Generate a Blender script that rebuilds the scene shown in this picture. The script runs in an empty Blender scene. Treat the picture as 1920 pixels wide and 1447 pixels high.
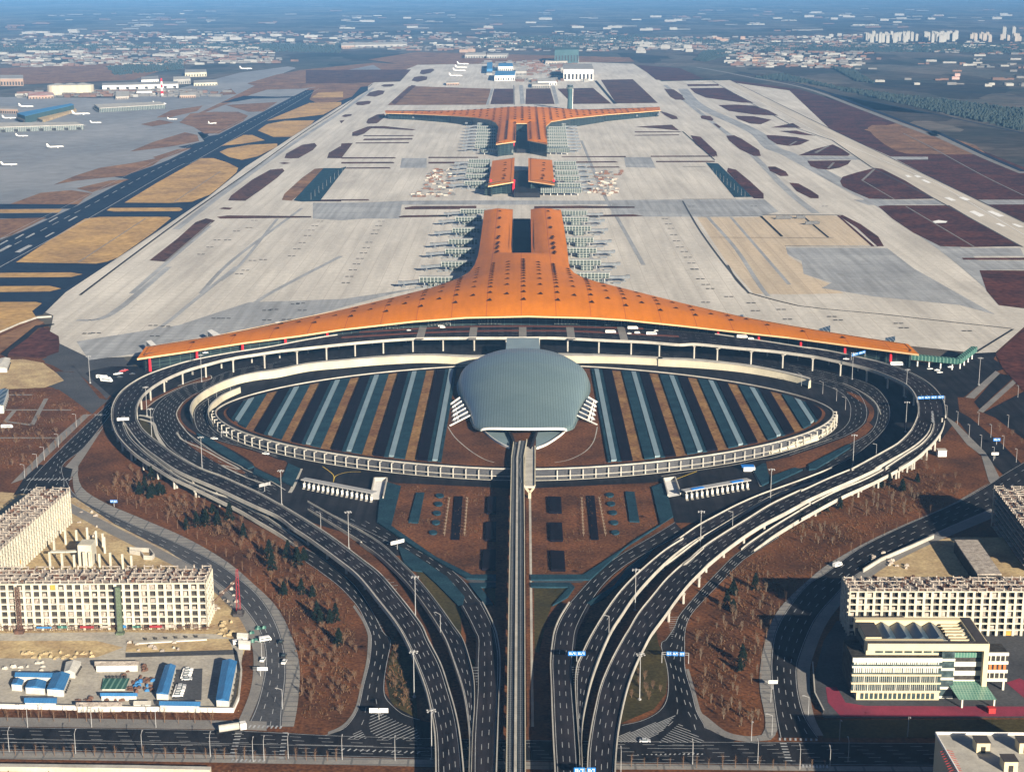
import bpy, bmesh, math, random
from mathutils import Vector, Matrix
from mathutils.geometry import tessellate_polygon, delaunay_2d_cdt
R = math.radians
rnd = random.Random(7)
S = bpy.context.scene
COL = S.collection
# ---------------------------------------------------------------- camera (a helicopter 375 m above the approach road)
FOC, YH, XV, CH = 3050.0, -36.0, 977.0, 375.0
TH = math.atan((723.5 - YH) / FOC)
PSI = math.atan((XV - 960) / FOC)
cam = bpy.data.cameras.new('camera'); cob = bpy.data.objects.new('camera', cam); COL.objects.link(cob)
cam.sensor_width = 36; cam.lens = FOC / 1920 * 36; cam.clip_start = 5; cam.clip_end = 120000
cob.location = (0, 0, CH); cob.rotation_euler = (R(90) - TH, 0, PSI)
S.camera = cob
# ---------------------------------------------------------------- sky and sun
SUN_EL, SUN_AZ = R(19), R(153)          # azimuth clockwise from +Y
w = bpy.data.worlds.new('World'); S.world = w; w.use_nodes = True
nt = w.node_tree; bg = nt.nodes['Background']; sk = nt.nodes.new('ShaderNodeTexSky')
sk.sky_type = 'NISHITA'; sk.sun_disc = False; sk.sun_elevation = SUN_EL; sk.sun_rotation = SUN_AZ
sk.air_density = 0.35; sk.dust_density = 0.15; sk.ozone_density = 0.6
nt.links.new(sk.outputs[0], bg.inputs[0]); bg.inputs[1].default_value = 0.05
sl = bpy.data.lights.new('sun', 'SUN'); sl.energy = 5.0; sl.angle = R(0.5); sl.color = (1.0, 0.88, 0.70)
so = bpy.data.objects.new('sun', sl); COL.objects.link(so)
sd = Vector((math.sin(SUN_AZ) * math.cos(SUN_EL), math.cos(SUN_AZ) * math.cos(SUN_EL), math.sin(SUN_EL)))
so.rotation_euler = (-sd).to_track_quat('-Z', 'Y').to_euler()
S.view_settings.view_transform = 'Standard'; S.view_settings.look = 'None'
S.view_settings.gamma = 1; S.view_settings.exposure = 1.38
S.render.engine = 'CYCLES'
S.cycles.max_bounces = 4; S.cycles.volume_bounces = 0; S.cycles.transparent_max_bounces = 6
# ---------------------------------------------------------------- survey: plan points measured on an aerial sheet
ctt, stt = math.cos(TH), math.sin(TH)
def rot(v):
    x, y = v[0], v[1]
    return Vector((x * math.cos(PSI) - y * math.sin(PSI), x * math.sin(PSI) + y * math.cos(PSI), v[2]))
FW = rot((0, ctt, -stt)); UP = rot((0, stt, ctt)); RT = rot((1, 0, 0))
def g(x, y, z=0.0):
    d = FW + RT * ((x - 960) / FOC) + UP * ((723.5 - y) / FOC)
    t = (z - CH) / d.z
    return Vector((d.x * t, d.y * t, z))
SH = {'n': (0, 0, 1), 'a': (0, 850, 2.4234), 'b': (1280, 850, 2.4234), 'c': (640, 850, 2.4234), 'd': (0, 500, 3),
      'e': (640, 500, 3), 'f': (1280, 500, 3), 'h': (0, 0, 3), 'i': (640, 0, 3), 'j': (1280, 0, 3), 'k': (0, 250, 3),
      'l': (640, 180, 3), 'm': (1280, 250, 3), 'A1': (200, 640, 6), 'A2': (360, 840, 6), 'A3': (200, 820, 6),
      'A4': (640, 960, 6), 'A5': (640, 1207, 6), 'A6': (480, 640, 6), 'B1': (1000, 960, 6), 'B2': (1000, 1207, 6),
      'B3': (1240, 820, 6), 'B4': (1480, 640, 6), 'B5': (1200, 640, 6), 'B6': (1500, 820, 6),
      'q': (1560, 1060, 5.333)}
def T(s):
    out = []; sh = SH['n']; buf = []
    for w_ in s.split():
        if w_ in SH: sh = SH[w_]; continue
        buf.append(float(w_))
        if len(buf) == 2:
            out.append((sh[0] + buf[0] / sh[2], sh[1] + buf[1] / sh[2])); buf = []
    return out
def cr(p, n=6, closed=False):
    """Catmull-Rom through tuples"""
    out = []; m = len(p); rng_ = range(m if closed else m - 1)
    for i in rng_:
        if closed: a, b, c, d = p[(i - 1) % m], p[i], p[(i + 1) % m], p[(i + 2) % m]
        else: a, b, c, d = p[max(i - 1, 0)], p[i], p[i + 1], p[min(i + 2, m - 1)]
        for k in range(n):
            t = k / n
            out.append(tuple(0.5 * (2 * b[j] + (c[j] - a[j]) * t + (2 * a[j] - 5 * b[j] + 4 * c[j] - d[j]) * t * t
                       + (3 * b[j] - a[j] - 3 * c[j] + d[j]) * t ** 3) for j in range(len(b))))
    if not closed: out.append(tuple(p[-1]))
    return out
def resample(p, n):
    L = [0]
    for a, b in zip(p, p[1:]): L.append(L[-1] + math.dist(a, b))
    out = []; k = 0
    for i in range(n):
        s = L[-1] * i / (n - 1)
        while k < len(L) - 2 and L[k + 1] < s: k += 1
        t = (s - L[k]) / max(L[k + 1] - L[k], 1e-9)
        out.append(tuple(p[k][j] + (p[k + 1][j] - p[k][j]) * t for j in range(len(p[0]))))
    return out
def lerp1(tab, t):
    if t <= tab[0][0]: return tab[0][1]
    for (a, x), (b, y) in zip(tab, tab[1:]):
        if t <= b: return x + (y - x) * (t - a) / (b - a)
    return tab[-1][1]
# ---------------------------------------------------------------- materials
MATS = {}
def mat(name, c, c2=None, scale=0.05, rough=0.85, amt=1.0, stretch=(1, 1, 1), detail=6, fine=0.12, fscale=1.5,
        metal=0.0, spec=0.05, bump=0, grid=None, gcol=None, lo=.35, hi=.65, cells=None):
    if name in MATS: return MATS[name]
    m = bpy.data.materials.new(name); m.use_nodes = True; n = m.node_tree; N = n.nodes; L = n.links
    b = N['Principled BSDF']; b.inputs['Roughness'].default_value = rough; b.inputs['Metallic'].default_value = metal
    b.inputs['Specular IOR Level'].default_value = spec
    tc = N.new('ShaderNodeTexCoord'); mp = N.new('ShaderNodeMapping'); mp.inputs['Scale'].default_value = stretch
    L.new(tc.outputs['Object'], mp.inputs['Vector'])
    nz = N.new('ShaderNodeTexNoise'); nz.inputs['Scale'].default_value = scale; nz.inputs['Detail'].default_value = detail
    nz.inputs['Roughness'].default_value = 0.62
    L.new(mp.outputs[0], nz.inputs['Vector'])
    rp = N.new('ShaderNodeValToRGB'); rp.color_ramp.elements[0].position = lo; rp.color_ramp.elements[1].position = hi
    c2 = c2 or tuple(v * 0.8 for v in c)
    rp.color_ramp.elements[0].color = (*c, 1); rp.color_ramp.elements[1].color = (*c2, 1)
    L.new(nz.outputs['Fac'], rp.inputs['Fac'])
    f = N.new('ShaderNodeTexNoise'); f.inputs['Scale'].default_value = fscale; f.inputs['Detail'].default_value = 3
    L.new(tc.outputs['Object'], f.inputs['Vector'])
    mr = N.new('ShaderNodeMapRange'); mr.inputs[1].default_value = 0.3; mr.inputs[2].default_value = 0.7
    mr.inputs[3].default_value = 1 - fine; mr.inputs[4].default_value = 1 + fine
    L.new(f.outputs['Fac'], mr.inputs[0])
    mx = N.new('ShaderNodeMix'); mx.data_type = 'RGBA'; mx.blend_type = 'MULTIPLY'; mx.inputs[0].default_value = 1
    L.new(rp.outputs[0], mx.inputs[6])
    cc = N.new('ShaderNodeCombineColor')
    for i in range(3): L.new(mr.outputs[0], cc.inputs[i])
    L.new(cc.outputs[0], mx.inputs[7])
    out = mx.outputs[2]
    if cells:     # (scale, stretch, amount): slab or repair patches of slightly different tone
        vo = N.new('ShaderNodeTexVoronoi'); vo.inputs['Scale'].default_value = cells[0]; vo.distance = 'CHEBYCHEV'; mp2 = N.new('ShaderNodeMapping'); mp2.inputs['Scale'].default_value = cells[1]
        L.new(tc.outputs['Object'], mp2.inputs[0]); L.new(mp2.outputs[0], vo.inputs['Vector']); s2 = N.new('ShaderNodeSeparateColor'); L.new(vo.outputs['Color'], s2.inputs[0])
        m3 = N.new('ShaderNodeMapRange'); m3.inputs[3].default_value = 1 - cells[2]; m3.inputs[4].default_value = 1 + cells[2]; L.new(s2.outputs[0], m3.inputs[0])
        st = N.new('ShaderNodeTexNoise'); st.inputs['Scale'].default_value = cells[0] * 6; st.inputs['Detail'].default_value = 5; mp3 = N.new('ShaderNodeMapping'); mp3.inputs['Scale'].default_value = (1, .04, 1); mp3.inputs['Rotation'].default_value = (0, 0, .05)
        L.new(tc.outputs['Object'], mp3.inputs[0]); L.new(mp3.outputs[0], st.inputs['Vector']); m4 = N.new('ShaderNodeMapRange'); m4.inputs[1].default_value = .35; m4.inputs[2].default_value = .6; m4.inputs[3].default_value = 1 - cells[2] * 3.0; m4.inputs[4].default_value = 1.03; L.new(st.outputs['Fac'], m4.inputs[0])
        pr = N.new('ShaderNodeMath'); pr.operation = 'MULTIPLY'; L.new(m3.outputs[0], pr.inputs[0]); L.new(m4.outputs[0], pr.inputs[1])
        c3 = N.new('ShaderNodeCombineColor'); [L.new(pr.outputs[0], c3.inputs[i]) for i in range(3)]; m5 = N.new('ShaderNodeMix'); m5.data_type = 'RGBA'; m5.blend_type = 'MULTIPLY'; m5.inputs[0].default_value = 1
        L.new(out, m5.inputs[6]); L.new(c3.outputs[0], m5.inputs[7]); out = m5.outputs[2]
    if grid:      # grid = (sx, sy, line fraction) seams in object x / y (or given axes)
        sp = N.new('ShaderNodeSeparateXYZ'); L.new(tc.outputs['Object'], sp.inputs[0])
        fac = None
        for ax, s_, lw in grid:
            d = N.new('ShaderNodeMath'); d.operation = 'DIVIDE'; d.inputs[1].default_value = s_
            L.new(sp.outputs[ax], d.inputs[0])
            fr = N.new('ShaderNodeMath'); fr.operation = 'FRACT'; L.new(d.outputs[0], fr.inputs[0])
            lt = N.new('ShaderNodeMath'); lt.operation = 'LESS_THAN'; lt.inputs[1].default_value = lw
            L.new(fr.outputs[0], lt.inputs[0])
            if fac is None: fac = lt.outputs[0]
            else:
                mxm = N.new('ShaderNodeMath'); mxm.operation = 'MAXIMUM'
                L.new(fac, mxm.inputs[0]); L.new(lt.outputs[0], mxm.inputs[1]); fac = mxm.outputs[0]
        m2 = N.new('ShaderNodeMix'); m2.data_type = 'RGBA'; L.new(fac, m2.inputs[0]); L.new(out, m2.inputs[6])
        m2.inputs[7].default_value = (*gcol, 1); out = m2.outputs[2]
    L.new(out, b.inputs['Base Color'])
    if bump:
        bp = N.new('ShaderNodeBump'); bp.inputs['Strength'].default_value = 0.6; bp.inputs['Distance'].default_value = bump
        L.new(f.outputs['Fac'], bp.inputs['Height']); L.new(bp.outputs[0], b.inputs['Normal'])
    MATS[name] = m
    return m
M = {}
M['ground'] = mat('far_fields', (.078, .062, .05), (.030, .036, .032), scale=.0016, detail=9, fscale=.02, fine=.35)
_n = M['ground'].node_tree; _v = _n.nodes.new('ShaderNodeTexVoronoi'); _v.inputs['Scale'].default_value = .0035; _v.distance = 'MANHATTAN'
_m = _n.nodes.new('ShaderNodeMapping'); _m.inputs['Scale'].default_value = (1, .45, 1); _n.links.new(_n.nodes['Texture Coordinate'].outputs['Object'], _m.inputs[0]); _n.links.new(_m.outputs[0], _v.inputs['Vector'])
_s = _n.nodes.new('ShaderNodeSeparateColor'); _n.links.new(_v.outputs['Color'], _s.inputs[0]); _r = _n.nodes.new('ShaderNodeMapRange'); _r.inputs[3].default_value = .55; _r.inputs[4].default_value = 1.9; _n.links.new(_s.outputs[0], _r.inputs[0])
_x = _n.nodes.new('ShaderNodeMix'); _x.data_type = 'RGBA'; _x.blend_type = 'MULTIPLY'; _x.inputs[0].default_value = 1; _b = _n.nodes['Principled BSDF']; _o = _b.inputs['Base Color'].links[0].from_socket
_c = _n.nodes.new('ShaderNodeCombineColor'); [_n.links.new(_r.outputs[0], _c.inputs[i]) for i in range(3)]; _n.links.new(_o, _x.inputs[6]); _n.links.new(_c.outputs[0], _x.inputs[7]); _n.links.new(_x.outputs[2], _b.inputs['Base Color'])
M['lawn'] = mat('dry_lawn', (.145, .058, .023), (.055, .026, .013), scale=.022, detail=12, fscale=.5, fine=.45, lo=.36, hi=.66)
M['lawn2'] = mat('green_brown_lawn', (.060, .048, .018), (.03, .028, .012), scale=.03, detail=8, fscale=.5, fine=.3)  # winter grass of a greener brown than the dry lawn
M['grass_dark'] = mat('airfield_grass_burnt', (.105, .046, .028), (.042, .021, .016), scale=.016, detail=12, fscale=.15, fine=.5)
M['grass_dk2'] = mat('airfield_grass_dark', (.092, .030, .019), (.036, .014, .011), scale=.016, detail=12, fscale=.12, fine=.5)
M['grass_tan'] = mat('airfield_grass_tan', (.46, .29, .105), (.27, .17, .075), scale=.012, detail=12, fscale=.1, fine=.25)
M['grass_tan2'] = mat('airfield_grass_brown', (.24, .13, .062), (.11, .060, .036), scale=.014, detail=12, fscale=.1, fine=.3)
M['apron'] = mat('apron_concrete', (.55, .52, .465), (.42, .395, .355), scale=.012, stretch=(1, .22, 1), detail=8, fscale=.16,
                 fine=.09, grid=[(0, 20, .03), (1, 20, .035)], gcol=(.36, .33, .29), cells=(.014, (1, .5, 1), .045))
M['apron_w'] = mat('runway_concrete', (.50, .455, .385), (.41, .38, .33), scale=.008, stretch=(1, .12, 1), detail=8, fscale=.1,
                   fine=.06, grid=[(0, 30, .02)], gcol=(.33, .30, .26), cells=(.01, (1, .15, 1), .05))
M['apron_b'] = mat('apron_newer_concrete', (.33, .34, .345), (.28, .29, .30), scale=.02, stretch=(.25, 1, 1), detail=8,
                   fscale=.12, fine=.08, grid=[(1, 14, .06)], gcol=(.20, .205, .215), cells=(.02, (.4, 1, 1), .08))
M['apron_g'] = mat('apron_asphalt_grey', (.17, .18, .195), (.245, .25, .26), scale=.004, stretch=(1, .5, 1), detail=8,
                   fscale=.03, fine=.12)
M['asphalt'] = mat('asphalt', (.010, .011, .014), (.026, .025, .028), scale=.03, detail=9, fscale=1.2, fine=.2, lo=.35, hi=.7, cells=(.03, (1, .3, 1), .15))
M['asphalt_d'] = mat('runway_asphalt', (.009, .016, .034), (.015, .024, .044), scale=.01, detail=6, fscale=.1, fine=.15)
M['asphalt_g'] = mat('worn_asphalt', (.070, .072, .078), (.045, .047, .054), scale=.02, stretch=(1, 1, 1), detail=8, fscale=.6, fine=.2)
M['deck'] = mat('deck_asphalt', (.012, .012, .016), (.027, .024, .028), scale=.04, detail=8, fscale=1.0, fine=.15, cells=(.05, (1, .3, 1), .16))
M['pave'] = mat('paving', (.21, .20, .185), (.155, .15, .145), scale=.06, detail=8, fscale=1.2, fine=.15)
M['conc'] = mat('pale_concrete', (.42, .40, .355), (.30, .285, .255), scale=.09, detail=8, fscale=.9, fine=.1)
M['cream'] = mat('cream_wall', (.50, .455, .345), (.36, .33, .25), scale=.04, stretch=(1, 1, .3), detail=8, fscale=.8, fine=.08)
M['white'] = mat('white_paint', (.66, .65, .62), (.56, .55, .53), scale=.3)
M['line'] = mat('road_paint', (.40, .41, .42), (.24, .25, .26), scale=.2)
M['yellow'] = mat('yellow_paint', (.60, .42, .06), (.45, .32, .06), scale=.2)
M['dark'] = mat('dark_void', (.02, .02, .024))
M['dirt'] = mat('site_dirt', (.46, .36, .20), (.27, .19, .11), scale=.05, detail=9, fscale=.5, fine=.22)
M['sitec'] = mat('site_hardstand', (.40, .37, .31), (.28, .26, .23), scale=.05, detail=9, fscale=.5, fine=.16)
M['hedge'] = mat('juniper', (.018, .048, .066), (.010, .028, .044), scale=.08, detail=8, fscale=.8, fine=.3)
M['hedge_k'] = mat('dark_planting', (.008, .006, .010), (.004, .004, .007), scale=.08, detail=8, fscale=.7, fine=.4)
M['strip_tan'] = mat('garden_dry_grass', (.24, .14, .055), (.13, .062, .030), scale=.05, detail=12, fscale=.35, fine=.4)
M['glassroof'] = mat('skylight_strip', (.17, .24, .27), (.13, .19, .22), scale=.05, rough=.4, grid=[(1, 2.2, .2)], gcol=(.26, .31, .33))
M['red'] = mat('red_paint', (.62, .02, .03), (.5, .02, .03), scale=.2, rough=.5)
M['redpath'] = mat('red_track', (.22, .035, .06), (.15, .03, .05), scale=.05, fine=.15)
# ---------------------------------------------------------------- mesh building
class MB:
    def __init__(s): s.v = []; s.f = []
    def quad(s, a, b, c, d):
        n = len(s.v); s.v += [tuple(a), tuple(b), tuple(c), tuple(d)]; s.f.append((n, n + 1, n + 2, n + 3))
    def tri(s, a, b, c):
        n = len(s.v); s.v += [tuple(a), tuple(b), tuple(c)]; s.f.append((n, n + 1, n + 2))
    def box(s, c, sz, rz=0.0, top=1.0):
        """c = centre of the base, top = taper"""
        ca, sa = math.cos(rz), math.sin(rz); n = len(s.v)
        for z, k in ((0, 1), (sz[2], top)):
            for x, y in ((-1, -1), (1, -1), (1, 1), (-1, 1)):
                X, Y = x * sz[0] / 2 * k, y * sz[1] / 2 * k
                s.v.append((c[0] + X * ca - Y * sa, c[1] + X * sa + Y * ca, c[2] + z))
        s.f += [(n + 3, n + 2, n + 1, n), (n + 4, n + 5, n + 6, n + 7)] + [(n + i, n + (i + 1) % 4, n + 4 + (i + 1) % 4, n + 4 + i) for i in range(4)]
    def bar(s, a, b, wd, ht=None):
        """square bar from a to b"""
        a, b = Vector(a), Vector(b); d = (b - a)
        if d.length < 1e-6: return
        d.normalize(); up = Vector((0, 0, 1)) if abs(d.z) < .95 else Vector((1, 0, 0))
        sx = d.cross(up).normalized(); sy = sx.cross(d).normalized(); ht = ht or wd; n = len(s.v)
        for p in (a, b):
            for i, j in ((-1, -1), (1, -1), (1, 1), (-1, 1)): s.v.append(tuple(p + sx * i * wd / 2 + sy * j * ht / 2))
        s.f += [(n + 3, n + 2, n + 1, n), (n + 4, n + 5, n + 6, n + 7)] + [(n + i, n + (i + 1) % 4, n + 4 + (i + 1) % 4, n + 4 + i) for i in range(4)]
    def cyl(s, a, b, r0, r1=None, k=8, caps=True):
        a, b = Vector(a), Vector(b); d = (b - a).normalized(); r1 = r0 if r1 is None else r1
        up = Vector((0, 0, 1)) if abs(d.z) < .95 else Vector((1, 0, 0))
        sx = d.cross(up).normalized(); sy = sx.cross(d).normalized(); n = len(s.v)
        for p, r in ((a, r0), (b, r1)):
            for i in range(k):
                t = 2 * math.pi * i / k; s.v.append(tuple(p + (sx * math.cos(t) + sy * math.sin(t)) * r))
        s.f += [(n + i, n + (i + 1) % k, n + k + (i + 1) % k, n + k + i) for i in range(k)]
        if caps: s.f += [tuple(n + k + i for i in range(k)), tuple(n + k - 1 - i for i in range(k))]
    def flat(s, pts):
        n = len(s.v); s.v += [tuple(p) for p in pts]
        for t in tessellate_polygon([[Vector((p[0], p[1], 0)) for p in pts]]):
            a, b, c = [Vector(pts[i]) for i in t]
            nz = (b - a).cross(c - a).z
            s.f.append(tuple(n + i for i in (t if nz > 0 else t[::-1])))
    def prism(s, pts, z0, z1, bottom=False):
        P = [(p[0], p[1], z1) for p in pts]; s.flat(P)
        ar = sum(P[i][0] * P[(i + 1) % len(P)][1] - P[(i + 1) % len(P)][0] * P[i][1] for i in range(len(P)))
        if ar < 0: P = P[::-1]
        for i in range(len(P)):
            a, b = P[i], P[(i + 1) % len(P)]
            s.quad((a[0], a[1], z0), (b[0], b[1], z0), b, a)
        if bottom:
            n = len(s.v); s.flat([(p[0], p[1], z0) for p in pts])
    def build(s, name, m, parent=None, smooth=False, world=True):
        me = bpy.data.meshes.new(name); me.from_pydata(s.v, [], s.f); me.materials.append(m); me.update()
        if smooth:
            me.polygons.foreach_set('use_smooth', [True] * len(me.polygons))
        o = bpy.data.objects.new(name, me); COL.objects.link(o)
        if parent is not None:
            o.parent = parent
            if world:
                p = parent; off = Vector(parent.location)
                while p.parent: p = p.parent; off = off + Vector(p.location)
                o.location = -off
        return o
def tag(o, label, cat, group=None):
    o['label'] = label; o['category'] = cat
    if group: o['group'] = group
    return o
def thing(name, loc, label, cat, group=None, rz=0.0):
    o = bpy.data.objects.new(name, None); COL.objects.link(o); o.location = loc; o.rotation_euler = (0, 0, rz)
    return tag(o, label, cat, group)
def dup(root, loc, rz=None, label=None, group=None, sc=None):
    r = root.copy(); COL.objects.link(r); r.location = loc
    if rz is not None: r.rotation_euler = (0, 0, rz)
    if sc is not None: r.scale = (sc, sc, sc) if not hasattr(sc, '__len__') else sc
    if label: r['label'] = label
    if group: r['group'] = group
    for ch in KIDS[root.name]:
        c = ch.copy(); COL.objects.link(c); c.parent = r
        for gch in KIDS.get(ch.name, []):
            d = gch.copy(); COL.objects.link(d); d.parent = c
    return r
KIDS = {}
def reg(root):
    """remember parts and sub-parts of a prototype"""
    KIDS[root.name] = [o for o in bpy.data.objects if o.parent == root]
    for c in KIDS[root.name]:
        k = [o for o in bpy.data.objects if o.parent == c]
        if k: KIDS[c.name] = k
    return root
SEQ = [0]
def lift(z):
    SEQ[0] += 1; return z + (SEQ[0] % 13) * .0014      # no two overlapping sheets on one plane
def sheet(name, s, z, m, smooth=0, kind='structure', closed=True):
    z = lift(z)
    p = T(s) if isinstance(s, str) else s
    if smooth: p = cr(p, smooth, True)
    b = MB(); b.flat([g(x, y, z) for x, y in p]); o = b.build(name, m)
    if kind: o['kind'] = kind
    return o
def wsheet(name, pts, z, m, kind='structure'):
    z = lift(z)
    b = MB(); b.flat([(x, y, z) for x, y in pts]); o = b.build(name, m)
    if kind: o['kind'] = kind
    return o
def edges(Ls, Rs, ztab, n):
    """two measured edges -> world polylines with matching points; ztab = [(t, z)]"""
    l = resample(cr(T(Ls), 8), n); r = resample(cr(T(Rs), 8), n)
    A, B = [], []
    for i in range(n):
        z = lerp1(ztab, i / (n - 1)); A.append(g(*l[i], z)); B.append(g(*r[i], z))
    return A, B
def strip(b, A, B, dz=0.0, f0=0.0, f1=1.0):
    for i in range(len(A) - 1):
        p = [A[i].lerp(B[i], f0), A[i].lerp(B[i], f1), A[i + 1].lerp(B[i + 1], f1), A[i + 1].lerp(B[i + 1], f0)]
        p = [(q.x, q.y, q.z + dz) for q in p]
        u = Vector(p[1]) - Vector(p[0]); v = Vector(p[3]) - Vector(p[0])
        if u.cross(v).z > 0: b.quad(*p)
        else: b.quad(p[3], p[2], p[1], p[0])
def off(A, B, d):
    """point d metres in from A towards B, per station"""
    out = []
    for a, b in zip(A, B):
        L = max((b - a).length, 1e-6); out.append(a.lerp(b, min(max(d / L, -1), .98)))
    return out
def wall(b, P, Q, z0, z1):
    """closed wall between polylines P, Q; z0/z1 offsets from P/Q heights"""
    n = len(P)
    for i in range(n - 1):
        p0, p1, q0, q1 = P[i], P[i + 1], Q[i], Q[i + 1]
        V = lambda p, dz: (p.x, p.y, p.z + dz)
        b.quad(V(p0, z1), V(p1, z1), V(q1, z1), V(q0, z1))
        b.quad(V(p0, z0), V(p1, z0), V(p1, z1), V(p0, z1))
        b.quad(V(q1, z0), V(q0, z0), V(q0, z1), V(q1, z1))
    for i in (0, n - 1):
        p, q = P[i], Q[i]; b.quad((p.x, p.y, p.z + z0), (q.x, q.y, q.z + z0), (q.x, q.y, q.z + z1), (p.x, p.y, p.z + z1))
def plen(A):
    return sum((A[i + 1] - A[i]).length for i in range(len(A) - 1))
def along(A, s):
    for i in range(len(A) - 1):
        L = (A[i + 1] - A[i]).length
        if s <= L: return A[i].lerp(A[i + 1], s / max(L, 1e-6)), (A[i + 1] - A[i]).normalized()
        s -= L
    return A[-1].copy(), (A[-1] - A[-2]).normalized()
def dashes(b, C, on=6, gap=9, wd=.35, dz=.05, s0=0, s1=None):
    L = s1 or plen(C); s = s0 + gap / 2
    while s + on < L:
        p, d = along(C, s); q, d2 = along(C, s + on); nx = Vector((-d.y, d.x, 0)).normalized() * wd / 2
        z = Vector((0, 0, dz)); b.quad(p - nx + z, q - nx + z, q + nx + z, p + nx + z); s += on + gap
    for i in range(len(b.f)): pass
def solid(b, C, wd=.3, dz=.05):
    for i in range(len(C) - 1):
        d = C[i + 1] - C[i]; nx = Vector((-d.y, d.x, 0))
        if nx.length < 1e-6: continue
        nx = nx.normalized() * wd / 2; z = Vector((0, 0, dz))
        b.quad(C[i] - nx + z, C[i + 1] - nx + z, C[i + 1] + nx + z, C[i] + nx + z)
def mid(A, B, f): return [a.lerp(b, f) for a, b in zip(A, B)]
def road(Ls, Rs, z=.2, n=60, lanes=3, m='asphalt', solids=True, ztab=None, kerb=0, name='road', lw=.35):
    z = lift(z); A, B = edges(Ls, Rs, ztab or [(0, z), (1, z)], n)
    b = MB(); strip(b, A, B); o = b.build(name, M[m]); o['kind'] = 'structure'
    k = MB()
    for i in range(1, lanes): dashes(k, mid(A, B, i / lanes), wd=lw)
    if solids:
        solid(k, off(A, B, .8)); solid(k, off(B, A, .8))
    if k.v: k.build('lane_marking', M['line'], o)
    if kerb:
        kb = MB(); wall(kb, A, off(A, B, -kerb), -.1, .14); wall(kb, B, off(B, A, -kerb), -.1, .14); kb.build('kerb', M['pave'], o)
    return A, B
# ================================================================= SETTING: ground and airfield
b = MB(); b.quad((-32000, -1500, 0), (32000, -1500, 0), (32000, 45000, 0), (-32000, 45000, 0))
o = b.build('ground', M['ground']); o['kind'] = 'structure'
sheet('lawn', 'n -900 600 60 590 200 690 1830 668 1925 590 2700 600 3400 1800 -1500 1800', .08, M['lawn'])
sheet('terrain', 'n 1368 150 1500 168 1760 250 2080 378 2600 640 2600 760 1900 640 1240 300', .1, M['grass_dk2'])
sheet('terrain', 'm 1040 -30 1190 -40 1420 20 1640 100 1690 118 1400 118 1200 100', .16, M['grass_tan2'], 3)
sheet('terrain', 'j 540 235 700 250 900 245', .1, M['ground']) if False else None
sheet('terrain', 'n 0 390 0 300 100 250 300 190 430 160 560 132 700 118 790 122 700 160 640 200 560 250 60 480', .12, M['grass_tan2'])
# wide grey apron of the old terminals on the left
sheet('apron', 'h -1200 900 -900 560 0 560 300 560 1000 560 1150 520 1650 390 1660 380 1620 375 1350 410 1000 500 700 560 1000 620 900 690 1030 700 880 760 700 760 400 860 n 0 384 -500 560',
      .3, M['apron_g'])
sheet('apron', 'n -700 330 -400 180 0 182 180 184 330 183 460 152 540 128 556 128 500 150 420 190 330 232 385 241 300 285 240 290 100 340 0 378 -500 520', .26, M['apron_g'])
sheet('apron', 'n 0 378 330 232 470 178 560 150 700 122 730 140 580 166 300 330 0 450', .22, M['apron_g'])
# the big pale apron
sheet('apron', '''n 77 582 123 548 246 467 390 370 460 313 520 275 547 257 640 198 697 157 783 122 1100 117 1187 120 1240 153 1280 152
  1345 151 1480 170 1557 243 1667 293 1920 419 2400 665 2500 950 1920 613 1867 660 1830 662 1740 652 1500 628 1180 598 980 590 780 596 520 632 250 668 170 672
  d 270 400 290 330 300 275''', .34, M['apron'])
# concrete runway on the right
sheet('runway', 'j 0 480 165 455 268 452 860 740 1190 898 n 1920 417 2400 660 2400 760 1917 463 1753 373 1633 313 1557 262 1480 222 1350 152', .46, M['apron_w'])
# black asphalt between the left runway and the pale apron
sheet('apron', 'k 0 610 440 405 860 185 950 150 h 1720 508 1920 498 n 690 162 690 170 640 198 547 257 460 313 390 370 246 467 123 548 80 590 60 592 -300 640 -300 560',
      .38, M['asphalt_d'])
sheet('taxiway', 'k -200 396 440 400 400 424 -200 428', .40, M['asphalt_d'])
sheet('taxiway', 'k -200 452 330 448 270 482 -200 476', .40, M['asphalt_d'])
sheet('taxiway', 'h 1240 580 1370 540 1560 545 1700 540 1700 548 1540 553 1420 556 1330 572', .40, M['asphalt_d'])
sheet('taxiway', 'h 1000 828 1150 795 1180 740 1110 745 1180 765 1240 757 1150 850', .41, M['asphalt_d'])
sheet('taxiway', 'k 640 245 740 225 860 185 740 262', .41, M['asphalt_d'])
TAN = ['k 700 390 880 280 1130 140 1200 140 1280 165 1340 195 1330 220 1250 290 1180 345 1080 385 950 392',
       'k 90 725 280 600 480 480 560 470 950 470 962 478 860 560 760 630 660 700 600 722 540 733',
       'k 600 434 620 420 1010 418 1028 428 1010 438 640 440', 'k -200 786 400 782 465 792 400 808 -200 812',
       'k -200 861 280 858 345 873 280 889 -200 895', 'd -900 200 200 198 236 206 180 250 205 285 100 330 0 367 -900 520',
       'k 1235 105 1280 85 1400 65 1560 58 1560 75 1450 130 1360 150 1290 135', 'k 1240 72 1370 10 1420 10 1490 40 1360 60',
       'h 1450 735 1500 700 1600 680 1770 678 1750 700 1640 770 1540 772', 'h 1500 680 1740 580 1920 575 1920 590 1820 645 1650 665',
       'h 1790 522 1930 516 1930 549 1750 551']
for t in TAN: sheet('lawn', t, .6, M['grass_tan'])
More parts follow.
